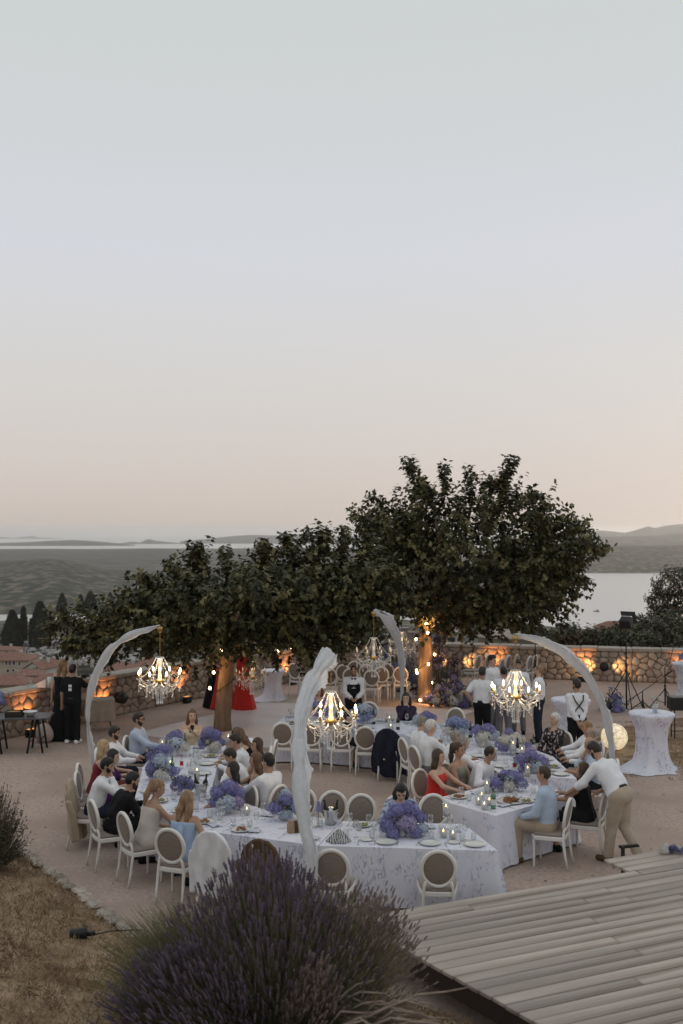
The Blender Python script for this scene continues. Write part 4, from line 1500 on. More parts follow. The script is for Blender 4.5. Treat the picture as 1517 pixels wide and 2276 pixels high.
    faces = [tuple(q) for q in Q.tolist()] + [tuple(i + nv for i in f_) for f_ in b.f]
    me.from_pydata([tuple(v) for v in V.tolist()] + b.v, [], faces)
    for m_ in (SKIN[skin], M_eye, M_brow, M_lip):
        me.materials.append(m_)
    me.polygons.foreach_set('material_index', [0] * len(Q) + b.m)
    me.polygons.foreach_set('use_smooth', [True] * len(faces))
    me.update()
    ob('body', me, root)
    seed = NP[0]
    def wrinkle(P, amp):
        return amp * vnoise(P * np.array([1, 1, .6]), 26, seed) + amp * .6 * vnoise(P, 60, seed + 50)
    def piece(name, fn, m, lo_, hi_, h=H):
        V, Q = surface_net(fn, lo_, hi_, h)
        return ob(name, npmesh(name, V, Q, m), root)
    # ---- tops
    waist = np.array(pel + up * .02)
    upn = np.array(up)
    if dress is None:
        so = .016
        def shirt(P):
            d = torso(P, so)
            if sleeve != 'none':
                for s_ in (-1, 1):
                    d = smin(d, arm(P, so, s_, sleeve), .02)
            d = d + wrinkle(P, .008)
            d = np.maximum(d, -((P - (waist - upn * .04)) @ upn))
            q = tohead(P)
            nk = np.linalg.norm(P - np.array(neck + up2 * .035 + fwd_ * .02), axis=1) - .052
            return np.maximum(d, -nk)
        piece('shirt', shirt, cloth(top), lo, hi)
        if collar and sleeve != 'none':
            b = MB()
            u_, v_ = rgt, fwd_
            ring = lambda r_, o_: [tuple(neck + up2 * o_ + u_ * (r_ * math.cos(t)) + v_ * (r_ * math.sin(t) + .008)) for t in [2 * PI * k / 14 for k in range(14)]]
            b.rings([ring(.078, -.03), ring(.070, .0), ring(.064, .028), ring(.060, .026), ring(.06, -.02)], False)
            b.build('collar', cloth(top), root)
        if bottom:
            def trs(P):
                d = cone(P, pel + Vector((-.07, 0, -.0)), pel + Vector((.07, 0, 0)), .132, .132)
                d = smin(d, cone(P, pel, pel + up * .06, .12, .125), .05)
                for s_ in (-1, 1):
                    d = smin(d, leg(P, .018, s_, 'trouser'), .03)
                return d + wrinkle(P, .006)
            hi2 = hi.copy(); hi2[2] = pel.z + .25
            piece('trousers', trs, cloth(bottom), lo, hi2)
            b = MB()
            wc = pel + up * .075
            ring = lambda r_, o_: [tuple(wc + up * o_ + rgt * (r_ * 1.28 * math.cos(t)) + fwd_ * (r_ * math.sin(t))) for t in [2 * PI * k / 18 for k in range(18)]]
            b.rings([ring(.136, -.018), ring(.139, -.015), ring(.139, .015), ring(.136, .018)], False)
            b.build('belt', M_darkwood, root)
    else:
        style, dc = dress
        def dr_(P):
            d = torso(P, .012)
            q = (P - np.array(chest)) @ np.array(up2)
            d = np.maximum(d, q - (.055 if style != 'strap' else .075))
            if backless:
                d = np.maximum(d, -np.maximum((P - np.array(chest)) @ np.array(fwd_) * 1.0 - (-.04), 0) * 0 - 1e-3 if False else d)
            if style in ('sleeved', 'jacket'):
                d = torso(P, .014)
                for s_ in (-1, 1):
                    d = smin(d, arm(P, .016, s_, sleeve), .02)
                nk = np.linalg.norm(P - np.array(neck + up2 * .03 + fwd_ * .04), axis=1) - .075
                d = np.maximum(d, -nk)
            if sit:
                for s_ in (-1, 1):
                    d = smin(d, leg(P, .02, s_, 'thigh'), .09)
            else:
                base = np.array(pel)
                t = np.clip((base[2] - P[:, 2]) / base[2], 0, 1)
                rr = np.sqrt((P[:, 0] / 1.15) ** 2 + (P[:, 1] - 0) ** 2) - (.15 + .16 * t ** 1.3 + .012 * np.sin(np.arctan2(P[:, 1], P[:, 0]) * 9) * t)
                rr = np.maximum(rr, P[:, 2] - base[2]); rr = np.maximum(rr, .02 - P[:, 2])
                d = smin(d, rr, .05)
            return d + wrinkle(P, .004)
        lo2, hi2 = lo.copy(), hi.copy()
        if not sit:
            lo2[:2] = np.minimum(lo2[:2], -.45); hi2[:2] = np.maximum(hi2[:2], .45)
        piece('dress', dr_, cloth(dc), lo2, hi2)
        if style == 'halter':
            b = MB()
            nb = neck - fwd_ * .045 - up2 * .0
            pts = [nb + up2 * .01, nb - fwd_ * .05 - up2 * .12, nb - fwd_ * .085 - up2 * .28, nb - fwd_ * .12 - up2 * .5, nb - fwd_ * .15 - up2 * .72]
            b.tube(pts, [.022, .04, .06, .085, .11], 10, flat=.28)
            b.build('scarf', cloth(dc), root)
    # shoes
    for s_ in (-1, 1):
        hp, kn, an, toe = LG[s_]
        vv = np.array([tuple(an), tuple(toe), tuple(an + (an - toe) * .3)])
        lo3, hi3 = vv.min(0) - .07, vv.max(0) + .07
        hi3[2] = min(hi3[2], an[2] + .05)
        piece('shoe', lambda P, s_=s_: np.maximum(foot(P, s_, .01), P[:, 2] - (an[2] + .035)), cloth(shoe), lo3, hi3, .016)
    # ---- hair
    hm = hairmat(hc)
    hlo, hhi = np.array(hc_) - .2, np.array(hc_) + .2
    long_ = hair in ('long', 'long_front', 'wavy')
    if long_ or hair in ('ponytail', 'bob'):
        hlo = np.minimum(hlo, np.array(neck) - np.array([.26, .26, .45]))
    back = -hf
    def hairf(P):
        q = tohead(P)
        cap = ell(q, (0, -.014, .03), (.083, .099, .106))
        if hair in ('short', 'buzz', 'balding'):
            cap = ell(q, (0, -.012, .03 if hair == 'short' else .024), (.080, .098, .108) if hair == 'short' else (.0775, .096, .103))
            cut = np.minimum(q[:, 1] - .045, .052 - q[:, 2])            # face
            cap = np.maximum(cap, np.minimum(q[:, 1] - .022 - q[:, 2] * .7, .060 - .5 * q[:, 1] * 0 - q[:, 2]))
            cap = np.maximum(cap, -.062 - q[:, 2])
            if hair == 'short':
                cap = smin(cap, ell(q, (0, .02, .092), (.062, .072, .040)), .03)
            if hair == 'balding':
                cap = np.maximum(cap, q[:, 2] - .075)
            return cap + .003 * vnoise(q, 90, seed)
        cap = np.maximum(cap, np.minimum(q[:, 1] - .03 - .0 * q[:, 2], .060 - q[:, 2]))
        d = cap
        if hair in ('long', 'wavy', 'long_front'):
            for s_ in (-1, 1):
                pz = [(s_ * .05, -.03, .0), (s_ * .065, -.045, -.12), (s_ * .06, -.055 if hair != 'long_front' else .02, -.25), (s_ * .05, -.06 if hair != 'long_front' else .05, -.38)]
                if hair == 'wavy':
                    pz = pz[:3]
                for a, c, ra, rb in zip(pz, pz[1:], (.050, .05, .045), (.05, .045, .026)):
                    d = smin(d, cone(q, a, c, ra, rb), .03)
        elif hair == 'bob':
            for s_ in (-1, 1):
                d = smin(d, cone(q, (s_ * .05, -.03, 0), (s_ * .06, -.02, -.10), .05, .045), .03)
        elif hair == 'ponytail':
            d = smin(d, ell(q, (0, -.10, .07), (.035, .035, .035)), .03)
            d = smin(d, cone(q, (0, -.12, .06), (0, -.125, -.12), .036, .042), .03)
            d = smin(d, cone(q, (0, -.125, -.12), (.01, -.11, -.26), .042, .02), .03)
        elif hair == 'bun':
            d = smin(d, ell(q, (0, -.105, .01), (.05, .045, .045)), .02)
        d = np.maximum(d, -np.maximum(np.maximum(ell(q, (0, .085, -.03), (.056, .075, .085)), -1), -1)) if hair != 'x' else d
        return d + .004 * vnoise(q * np.array([1, 1, .3]), 110, seed)
    V, Q = surface_net(hairf, hlo, hhi, .015)
    ob('hair', npmesh('hair', V, Q, hm), root)
    if beard:
        def bf(P):
            q = tohead(P)
            d = smin(ell(q, (0, .028, -.058), (.0565, .0615, .064)), ell(q, (0, -.0, -.02), (.0755, .07, .06)), .03)
            d = np.maximum(d, q[:, 2] + .028 + np.abs(q[:, 0]) * -.45)
            d = np.maximum(d, -q[:, 1] + .005)
            return np.maximum(d, -ell(q, (0, .095, -.058), (.018, .03, .008)))
        V, Q = surface_net(bf, np.array(hc_) - .17, np.array(hc_) + .17, .013)
        ob('beard', npmesh('beard', V, Q, hairmat(beard)), root)
    if glasses:
        b = MB()
        for s_ in (-1, 1):
            pts = [Mh @ Vector((s_ * .033 + .024 * math.cos(t), .10, .01 + .02 * math.sin(t))) for t in [2 * PI * k / 10 for k in range(11)]]
            b.tube(pts, .0035, 4, cap=False)
            b.tube([Mh @ Vector((s_ * .057, .10, .014)), Mh @ Vector((s_ * .076, .0, .012))], .003, 4)
        b.build('glasses', M_dark, root)
    if susp:
        b = MB()
        for s_ in (-1, 1):
            pts = [sh[s_] * .62 + chest * .38 + fwd_ * .03 + up2 * .055, sh[s_] * .62 + chest * .38 - fwd_ * .085 + up2 * .075, chest + rgt * (s_ * .085) - fwd_ * .140 + up2 * .03, chest - up2 * .07 - fwd_ * .140 + rgt * (s_ * .012), pel + up * .2 - rgt * (s_ * .075) - fwd_ * .140, pel + up * .07 - rgt * (s_ * .11) - fwd_ * .150]
            b.tube(pts, .014, 6, flat=.8)
        b.build('suspenders', M_dark, root)
    if apron:
        def ap(P):
            d = torso(P, .026)
            d = np.maximum(d, -((P - np.array(chest)) @ np.array(fwd_)) + .015)
            d = np.maximum(d, (P - np.array(chest)) @ np.array(up2) - .01)
            d = np.maximum(d, np.abs(P @ np.array(rgt)) - .155)
            base = np.array(pel)
            sk = np.maximum(np.abs(P[:, 0]) - .19, np.abs(P[:, 1] - .15) - .014)
            sk = np.maximum(sk, P[:, 2] - base[2] - .05); sk = np.maximum(sk, .58 - P[:, 2])
            return smin(d, sk, .02)
        V, Q = surface_net(ap, lo, hi, .016)
        a_ = ob('apron', npmesh('apron', V, Q, cloth('black')), root)
        b = MB()
        for s_ in (-1, 1):
            b.tube([chest + rgt * (s_ * .10) + fwd_ * .14, sh[s_] * .6 + chest * .4 + fwd_ * .075 + up2 * .045, sh[s_] * .55 + chest * .45 + up2 * .085 - fwd_ * .02], .013, 6, flat=.5)
        b.build('apron_strap', cloth('black'), root)
        b = MB()
        for s_ in (-1, 1):
            c = neck + fwd_ * .085 - up2 * .012
            b.rings([[tuple(c + rgt * (s_ * .004) + up2 * q + fwd_ * w_) for q, w_ in ((-.01, 0), (.01, 0), (.01, .012), (-.01, .012))], [tuple(c + rgt * (s_ * .055) + up2 * q + fwd_ * w_) for q, w_ in ((-.028, 0), (.028, 0), (.028, .012), (-.028, .012))]], True)
        b.build('bow_tie', cloth('black'), root)
        b = MB()
        for (u_, w_, hh) in ((0, .10, .010), (0, .022, .016)):
            c = chest + fwd_ * .143 + up2 * (-.075 if w_ > .05 else -.05) + rgt * u_
            b.add([tuple(c + rgt * (i * w_ / 2) + up2 * (j * hh / 2) + fwd_ * .004) for i, j in ((-1, -1), (1, -1), (1, 1), (-1, 1))], [(0, 1, 2, 3)])
        b.build('apron_print', mat('white_print', (.7, .7, .7), .8), a_)
    return dict(root=root, AR=AR, chest=chest, up=up2, fwd=fwd_, rgt=rgt, head=hc_, pel=pel)

# ================================================================== TABLES
TABLES = {}
def cloth_mat():
    m = bpy.data.materials.new('floral_cloth')
    m.use_nodes = True
    t = m.node_tree
    b = t.nodes['Principled BSDF']
    b.inputs['Roughness'].default_value = .8
    b.inputs['Specular IOR Level'].default_value = .2
    tcn = t.nodes.new('ShaderNodeTexCoord')
    def noise(s_, det, dist, st=None):
        n = t.nodes.new('ShaderNodeTexNoise')
        n.inputs['Scale'].default_value = s_
        n.inputs['Detail'].default_value = det
        n.inputs['Distortion'].default_value = dist
        v = tcn.outputs['Object']
        if st:
            mp = t.nodes.new('ShaderNodeMapping')
            mp.inputs['Scale'].default_value = st
            mp.inputs['Rotation'].default_value = (.3, .5, .4)
            t.links.new(v, mp.inputs[0])
            v = mp.outputs[0]
        t.links.new(v, n.inputs['Vector'])
        return n.outputs['Fac']
    def step(x, a, c):
        r = t.nodes.new('ShaderNodeMapRange')
        r.inputs[1].default_value, r.inputs[2].default_value = a, c
        t.links.new(x, r.inputs[0])
        return r.outputs[0]
    def mul(x, y):
        k = t.nodes.new('ShaderNodeMath'); k.operation = 'MULTIPLY'
        t.links.new(x, k.inputs[0])
        if isinstance(y, float):
            k.inputs[1].default_value = y
        else:
            t.links.new(y, k.inputs[1])
        return k.outputs[0]
    fine = step(noise(11, 2.5, 1.8, (1.7, 1.7, .8)), .545, .60)
    mask = step(noise(3.2, 2, .3), .44, .56)
    f1 = mul(mul(fine, mask), .6)
    soft = mul(step(noise(4.5, 3, 1.0), .5, .66), .3)
    m1 = t.nodes.new('ShaderNodeMix'); m1.data_type = 'RGBA'
    m1.inputs[6].default_value = (.70, .70, .77, 1)
    m1.inputs[7].default_value = (.52, .53, .68, 1)
    t.links.new(soft, m1.inputs[0])
    m2 = t.nodes.new('ShaderNodeMix'); m2.data_type = 'RGBA'
    t.links.new(f1, m2.inputs[0])
    t.links.new(m1.outputs[2], m2.inputs[6])
    m2.inputs[7].default_value = (.24, .25, .39, 1)
    t.links.new(m2.outputs[2], b.inputs['Base Color'])
    return m
M_cloth = cloth_mat()
M_ply = mat('plywood', (.35, .24, .15), .7)
TH = .755
def table(key, quad, phrase):
    """quad: corners counter-clockwise"""
    cx, cy_ = sum(p[0] for p in quad) / 4, sum(p[1] for p in quad) / 4
    root = thing('banquet_table', 'banquet table under the floral cloth ' + phrase, 'table', (cx, cy_, 0), 0, 'banquet tables')
    b = MB()
    q = [(x - cx, y - cy_) for x, y in quad]
    q = [(x * .985, y * .985) for x, y in q]
    b.rings([[(x, y, TH - .03) for x, y in q], [(x, y, TH - .003) for x, y in q]], True, 0, False)
    b.build('tabletop', M_ply, root)
    for x, y in q:
        b = MB()
        b.tube([(x * .82, y * .82, 0), (x * .82, y * .82, TH - .03)], .017, 6)
        b.build('leg', M_dark, root)
    # cloth
    q = [(x - cx, y - cy_) for x, y in quad]
    pts = []
    for i in range(4):
        (x0, y0), (x1, y1) = q[i], q[(i + 1) % 4]
        L = math.hypot(x1 - x0, y1 - y0)
        n = max(4, int(L / .05))
        nxx, nyy = (y1 - y0) / L, -(x1 - x0) / L
        for k in range(n):
            t = k / n
            pts.append((x0 + (x1 - x0) * t, y0 + (y1 - y0) * t, nxx, nyy, L * t, i, min(t, 1 - t) * L))
    rs = []
    g = random.Random(hash(key) % 1000 if False else sum(map(ord, key)))
    ph = [g.uniform(0, 6) for _ in range(8)]
    for z in (TH + .002, TH, TH - .03, TH - .15, TH - .35, TH - .55, .03):
        hgt = TH - z
        ring = []
        for (x, y, nx_, ny_, s_, i, ed) in pts:
            corner = math.exp(-ed / .12)
            fold = (math.sin(s_ * 17 + ph[i]) + .6 * math.sin(s_ * 31 + ph[i + 4])) * .022 * min(1, hgt / .4) + corner * .10 * hgt
            off = .004 + hgt * .07 + fold * hgt
            l = math.hypot(x, y)
            ring.append((x + nx_ * off + x / l * corner * .12 * hgt, y + ny_ * off + y / l * corner * .12 * hgt, z))
        rs.append(ring)
    b = MB()
    b.rings(rs[::-1], False)
    o = len(b.v) - len(pts)
    b.f.append(tuple(o + i for i in range(len(pts)))); b.m.append(0); b.sm.append(False)
    c = b.build('tablecloth', M_cloth, None, loc=(cx, cy_, 0))
    tag(c, 'pale blue floral tablecloth ' + phrase, 'tablecloth', 'floral tablecloths')
    TABLES[key] = (quad, phrase)
PH = {'L1': 'at which the woman holding the phone sits', 'L2': 'between the blond woman and the man clasping his hands', 'C1': 'in front of the man in the black suit', 'F1': 'behind the white draped chair', 'F2': 'at the deck with the zebra napkin',
      'R1': 'set askew beside the man in light blue', 'R2': 'under the chandelier at the leaning man', 'R3': 'before the white haired man', 'B1': 'at which the red haired woman sits', 'B2': 'at which the woman in the dark purple jacket sits'}
table('L1', [(-3.35, 16.8), (-2.1, 16.8), (-2.15, 18.6), (-3.4, 18.6)], PH['L1'])
table('L2', [(-3.08, 14.95), (-2.0, 15.3), (-2.1, 16.79), (-3.33, 16.79)], PH['L2'])
table('C1', [(-3.05, 14.9), (-1.8, 13.3), (-1.05, 14.25), (-1.98, 15.27)], PH['C1'])
table('F1', [(-1.78, 13.28), (-.3, 12.68), (.0, 13.75), (-1.03, 14.23)], PH['F1'])
table('F2', [(-.28, 12.67), (1.94, 12.47), (1.66, 13.6), (.02, 13.74)], PH['F2'])
table('R1', [(2.15, 14.0), (3.5, 15.18), (2.75, 16.08), (1.4, 14.9)], PH['R1'])
table('R2', [(2.62, 16.45), (3.78, 16.1), (3.74, 17.72), (2.42, 17.3)], PH['R2'])
table('R3', [(2.4, 17.33), (3.72, 17.75), (2.6, 20.6), (1.22, 19.65)], PH['R3'])
table('B2', [(0, 20.35), (1.18, 19.68), (2.5, 20.62), (.2, 21.5)], PH['B2'])
table('B1', [(-1.4, 20.6), (-.02, 20.37), (.18, 21.52), (-1.2, 21.75)], PH['B1'])
#SEATS
WC = 'white oval back chair '
chair(-3.72, 18.45, 1, -.1, WC + 'of the bearded man in glasses')
chair(-4.0, 17.45, 1, 0, WC + 'of the man in white beside the blond woman')
chair(-4.02, 16.3, 1, .05, WC + 'of the blond woman')
chair(-3.9, 15.75, 1, .05, WC + 'of the dark haired woman in purple')
chair(-3.82, 15.1, 1, .1, WC + 'with a beige jacket hung over its back')
chair(-3.28, 14.2, .85, .52, WC + 'under the man in the black suit')
chair(-2.72, 13.6, .78, .62, WC + 'of the woman with the high ponytail')
chair(-2.1, 12.95, .35, .93, WC + 'of the blond woman in pale blue halter')
chair(-1.55, 12.72, .3, .95, WC + 'under the white draped jacket')
chair(-.92, 12.38, .25, .97, WC + 'under the brown draped jacket')
chair(-.09, 12.14, .1, 1, WC + 'standing empty behind the lavender tips')
chair(1.16, 12.1, 0, 1, WC + 'standing empty against the deck edge')
chair(-.62, 14.5, -.2, -1, WC + 'empty behind the draped pole')
chair(-.15, 14.28, -.1, -1, WC + 'empty behind the silver ice bucket')
chair(.3, 14.1, .1, -1, WC + 'empty beside the woman in the blue print')
chair(.82, 14.1, 0, -1, WC + 'of the woman in the blue print blouse')
chair(1.33, 14.1, .05, -1, WC + 'empty behind the tall candle on the deck side table')
chair(-1.45, 18.15, -1, .1, WC + 'of the man bending over the table in white')
chair(-1.5, 17.55, -1, 0, WC + 'of the woman with hair hanging over her face')
chair(-1.45, 17.0, -1, 0, WC + 'of the man in white with cropped hair')
chair(-1.4, 16.45, -1, .1, WC + 'of the smiling woman with long brown hair')
chair(-1.4, 15.9, -1, 0, WC + 'of the young man clasping his hands')
chair(-1.3, 15.4, -1, .1, WC + 'of the woman in a black top')
chair(-1.55, 14.75, -.85, -.5, WC + 'of the woman with straight black hair')
chair(-1.12, 15.05, -.8, .6, WC + 'of the man seen from behind in white')
chair(-1.16, 20.05, 0, 1, WC + 'empty at the end by the red haired woman')
chair(-.6, 19.95, .0, 1, WC + 'empty behind the hanging chandelier')
chair(0, 19.9, .05, 1, WC + 'of the woman in black with bare legs')
chair(.5, 19.62, .2, 1, WC + 'empty beside the navy jacket')
chair(.95, 19.2, .3, .95, WC + 'under the navy jacket')
chair(-.5, 22.15, .05, -1, WC + 'of the red haired woman')
chair(.62, 21.95, .0, -1, WC + 'empty behind the pale blue hydrangeas')
chair(1.42, 21.35, -.2, -1, WC + 'of the woman in the dark purple jacket')
chair(2.35, 21.2, -.4, -1, WC + 'empty behind the purple hydrangeas')
chair(1.36, 18.4, .9, .4, WC + 'of the grey haired man next to the white haired man')
chair(1.5, 17.75, .9, .4, WC + 'of the white haired man')
chair(1.85, 17.15, .95, .3, WC + 'of the man with cropped grey hair')
chair(1.95, 16.62, .95, .2, WC + 'of the woman with short grey brown hair')
chair(1.82, 16.12, .6, -.75, WC + 'of the woman with a brown ponytail')
chair(1.42, 15.7, .7, -.7, WC + 'of the woman in the red dress')
chair(2.25, 16.3, .6, -.75, WC + 'of the man in white hunched at the askew table')
chair(4.0, 18.75, -.9, -.4, WC + 'of the old woman in the dark print dress')
chair(4.42, 18.0, -1, 0, WC + 'of the young man with cropped fair hair')
chair(4.4, 17.35, -1, 0, WC + 'of the balding man')
chair(4.3, 16.6, -1, .05, WC + 'of the man resting his chin on his fist')
chair(2.98, 14.25, -.9, .42, WC + 'of the man in light blue and tan trousers')
chair(3.62, 14.75, -.9, .42, WC + 'of the woman in the black dress')
cg = 'ceremony chairs left of the flower arch'
for i, (px, py) in enumerate(((664, 1473), (735, 1483), (765, 1476), (780, 1484), (790, 1468), (817, 1475), (844, 1468), (827, 1487), (850, 1480), (862, 1473), (892, 1480))):
    D = F * 3.73 / (py - 1186)
    chair((px - CX) * D / F, D + .25, .15 if i else .7, 1, WC + 'in the empty ceremony rows left of the glowing tree trunk', cg)
cg = 'ceremony chairs right of the flower arch'
for px, py in ((1046, 1455), (1068, 1452), (1098, 1462), (1113, 1454), (1131, 1453), (1160, 1456), (1172, 1454)):
    D = F * 3.73 / (py - 1186)
    chair((px - CX) * D / F, D + .1, -.85, .5, WC + 'in the empty ceremony rows right of the glowing tree trunk', cg)
q = gp(118, 1625)
chair(q.x, q.y + .3, -.6, .8, WC + 'by the wall beside the buffet trestle')

# jackets hung on chair backs
def jacket(name, label, x, y, fx, fy, m, zlow=.16, wd=.25):
    g = random.Random(int(x * 100))
    ph = g.uniform(0, 6)
    def fn(P):
        x_, z_ = P[:, 0], P[:, 2]
        yb = -.235 - (z_ - .735) * .16
        t = np.clip((.97 - z_) / .7, 0, 1)
        fold = .022 * np.sin(x_ * 30 + ph + 2.2 * np.sin(z_ * 4)) * (.25 + t) + .008 * np.sin(x_ * 66 + ph * 2 + z_ * 6) + .004 * np.sin(z_ * 13 + x_ * 17)
        q = (P[:, 1] - yb) + fold
        th = .034 + .028 * t
        slab = np.abs(q) - th
        oval = np.sqrt((x_ / wd) ** 2 + ((z_ - .735) / .275) ** 2) - 1
        lowb = np.maximum(np.abs(x_ + .02 * np.sin(z_ * 7 + ph)) - (wd * 1.0 + .07 * t), z_ - .735)
        outl = np.minimum(oval * .25, lowb)
        return np.maximum(np.maximum(slab, outl), zlow + .05 * np.sin(x_ * 9 + ph) + .02 * np.sin(x_ * 31) - z_)
    V, Q = surface_net(fn, (-.4, -.42, .05), (.4, .02, 1.06), .017)
    o = ob(name, npmesh(name, V, Q, m), None, (x, y, 0), frz(fx, fy))
    return tag(o, label, 'jacket')
jacket('jacket', 'white jacket draped over an empty chair', -1.55, 12.72, .3, .95, cloth('white'))
jacket('jacket', 'brown jacket draped over an empty chair', -.92, 12.38, .25, .97, cloth('brown'), .3, .245)
jacket('jacket', 'navy jacket draped over a chair at the far table', .95, 19.2, .3, .95, cloth('navy'), .1, .26)
jacket('jacket', 'beige jacket hanging behind the bearded man in white', -3.82, 15.1, 1, .1, cloth('beige'), .12, .24)

# ------------------------------------------------------------------ seated guests
P = person
P('bearded man in glasses and light blue shirt sitting upright', -3.72, 18.45, 1, -.1, lean=.05, top='lightblue', hair='short', hc='dark', beard='dark', glasses=True, arms=('lap', 'table'), scale=1.02, bottom='navy')
P('man in white shirt with cropped dark hair beside the blond woman', -4.0, 17.45, 1, 0, lean=.15, top='white', hair='short', hc='dark', beard='dark', arms=('table', 'table'), yaw=.1)
P('woman with long straight blond hair in a dark red dress', -3.95, 16.35, 1, .05, lean=.2, female=True, dress=('strap', 'darkred'), hair='long', hc='blonde', skin='fair', arms=('table', 'table'))
P('dark haired woman in purple dress leaning to the table', -3.75, 15.75, 1, .05, lean=.35, female=True, dress=('sleeved', 'purple'), sleeve='short', hair='bob', hc='black', skin='fair', arms=('table', 'table'))
P('bearded man in white shirt holding his hand to his mouth', -3.68, 15.1, 1, .1, lean=.32, top='white', beard='black', hair='short', hc='black', arms=('table', 'chin'), bottom='navy')
P('bearded man in a black suit bending over his plate', -3.18, 14.22, .85, .52, lean=.38, hunch=.15, top='black', bottom='black', hair='short', hc='black', beard='black', arms=('table', 'table'), collar=True)
P('woman with high ponytail and off shoulder cream top', -2.62, 13.68, .78, .62, lean=.25, nod=.25, female=True, dress=('strap', 'ivory'), hair='ponytail', hc='honey', skin='tan', arms=('lap', 'table'), yaw=-.3)
P('blond woman in pale blue halter dress with scarf down her back', -2.05, 13.05, .35, .93, lean=.2, nod=.15, female=True, dress=('halter', 'skyblue'), hair='wavy', hc='honey', skin='tan', arms=('table', 'side'), yaw=.1)
P('woman with long black hair in blue print blouse looking down', .82, 14.0, 0, -1, lean=.38, nod=.45, female=True, dress=('sleeved', 'print_blue'), sleeve='long', hair='long_front', hc='black', skin='fair', arms=('table', 'table'))
P('woman in cream top holding up a phone', -2.85, 19.05, 0, -1, lean=.02, female=True, dress=('strap', 'cream'), hair='long', hc='chestnut', skin='fair', arms=('phone', 'lap'), yaw=.3)
P('man in white shirt bending low over the table', -1.5, 18.1, -1, .1, lean=.6, hunch=.2, nod=.3, top='white', hair='short', hc='dark', arms=('table', 'table'), bottom='beige')
P('woman with brown hair hanging over her face', -1.6, 17.55, -1, 0, lean=.35, nod=.3, female=True, dress=('strap', 'black'), hair='long', hc='chestnut', arms=('table', 'table'), skin='fair')
P('man in white shirt with cropped sides facing the flowers', -1.62, 17.0, -1, 0, lean=.4, top='white', hair='short', hc='dark', arms=('table', 'table'), bottom='navy')
P('smiling woman with long brown hair turned to her neighbour', -1.42, 16.45, -1, .1, lean=.05, female=True, dress=('strap', 'ivory'), hair='long', hc='brown', skin='tan', arms=('lap', 'lap'), yaw=.4)
P('young man in white shirt clasping his hands before his face', -1.55, 15.9, -1, 0, lean=.4, nod=.2, top='white', hair='short', hc='dark', arms=('chin', 'chin'), bottom='denim')
P('woman in black top beside the woman with straight black hair', -1.32, 15.4, -1, .1, lean=.1, female=True, dress=('strap', 'black'), hair='long', hc='chestnut', skin='tan', arms=('lap', 'table'))
P('woman with very long straight black hair in blue dress', -1.58, 14.78, -.85, -.5, lean=.15, female=True, dress=('strap', 'denim'), hair='long', hc='black', skin='fair', arms=('table', 'lap'), yaw=-.5)
P('broad man in white shirt seen from behind with black hair', -1.12, 15.05, -.8, .6, lean=.05, top='white', hair='short', hc='black', arms=('table', 'lap'), bottom='navy', scale=1.02)
P('red haired woman in lilac dress smiling', -.5, 22.1, .05, -1, lean=.05, female=True, dress=('sleeved', 'print_lilac'), sleeve='short', hair='bob', hc='auburn', skin='fair', arms=('table', 'table'), yaw=-.5)
P('woman in dark purple jacket resting her chin on her hands', 1.38, 21.25, -.2, -1, lean=.18, female=True, dress=('sleeved', 'plum'), sleeve='long', hair='wavy', hc='dark', skin='fair', arms=('chin', 'chin'))
P('woman in black with bare legs turned aside on her chair', 0, 19.95, .05, 1, lean=.0, female=True, dress=('strap', 'black'), hair='long', hc='brown', skin='tan', arms=('table', 'table'), legs={-1: ((.22, .32, .5), (.26, .2, .09)), 1: ((.3, .25, .52), (.30, .1, .09))})
P('grey haired man in dark waistcoat beside the white haired man', 1.42, 18.4, .9, .4, lean=.2, top='white', hair='short', hc='grey', arms=('table', 'table'), bottom='black', skin='fair')
P('white haired man in white shirt', 1.55, 17.75, .9, .4, lean=.15, top='white', hair='short', hc='white', arms=('table', 'table'), bottom='grey', skin='fair', scale=1.02)
P('man with cropped grey hair in white shirt', 1.9, 17.15, .95, .3, lean=.2, top='white', hair='buzz', hc='grey', arms=('table', 'table'), bottom='navy')
P('woman with short grey brown hair in a white blouse', 2.0, 16.65, .95, .2, lean=.15, female=True, dress=('sleeved', 'white'), sleeve='short', hair='bob', hc='grey', skin='fair', arms=('table', 'table'))
P('young woman with brown ponytail in a sage dress', 1.88, 16.1, .75, -.6, lean=.1, female=True, dress=('strap', 'sage'), hair='ponytail', hc='brown', skin='tan', arms=('lap', 'lap'), yaw=.2)
P('woman with long brown hair in a bright red dress', 1.5, 15.62, .8, -.55, lean=.12, female=True, dress=('strap', 'red'), hair='long', hc='brown', skin='fair', arms=('table', 'table'), yaw=.3)
P('man in white shirt hunched with his back half turned', 2.22, 16.2, .75, -.5, lean=.35, hunch=.2, top='white', hair='buzz', hc='dark', arms=('lap', 'edge'), bottom='black', yaw=.5)
P('old woman with grey hair tied back in a dark print dress', 3.95, 18.7, -.75, -.65, lean=.0, female=True, dress=('sleeved', 'print_dark'), sleeve='long', hair='bun', hc='white', skin='fair', arms=('lap', 'lap'), yaw=-.3)
P('young man with cropped fair hair in white at the outer side', 4.42, 18.0, -1, 0, lean=.1, top='white', hair='buzz', hc='honey', arms=('table', 'table'), bottom='navy', skin='tan')
P('balding man in light shirt at the outer side', 4.36, 17.35, -1, 0, lean=.15, top='white', hair='balding', hc='grey', arms=('table', 'table'), bottom='beige', skin='tan')
P('man in pale shirt resting his chin on his fist', 4.22, 16.6, -1, .05, lean=.25, top='lightblue', sleeve='rolled', hair='balding', hc='grey', arms=('table', 'chin'), bottom='black', skin='tan')
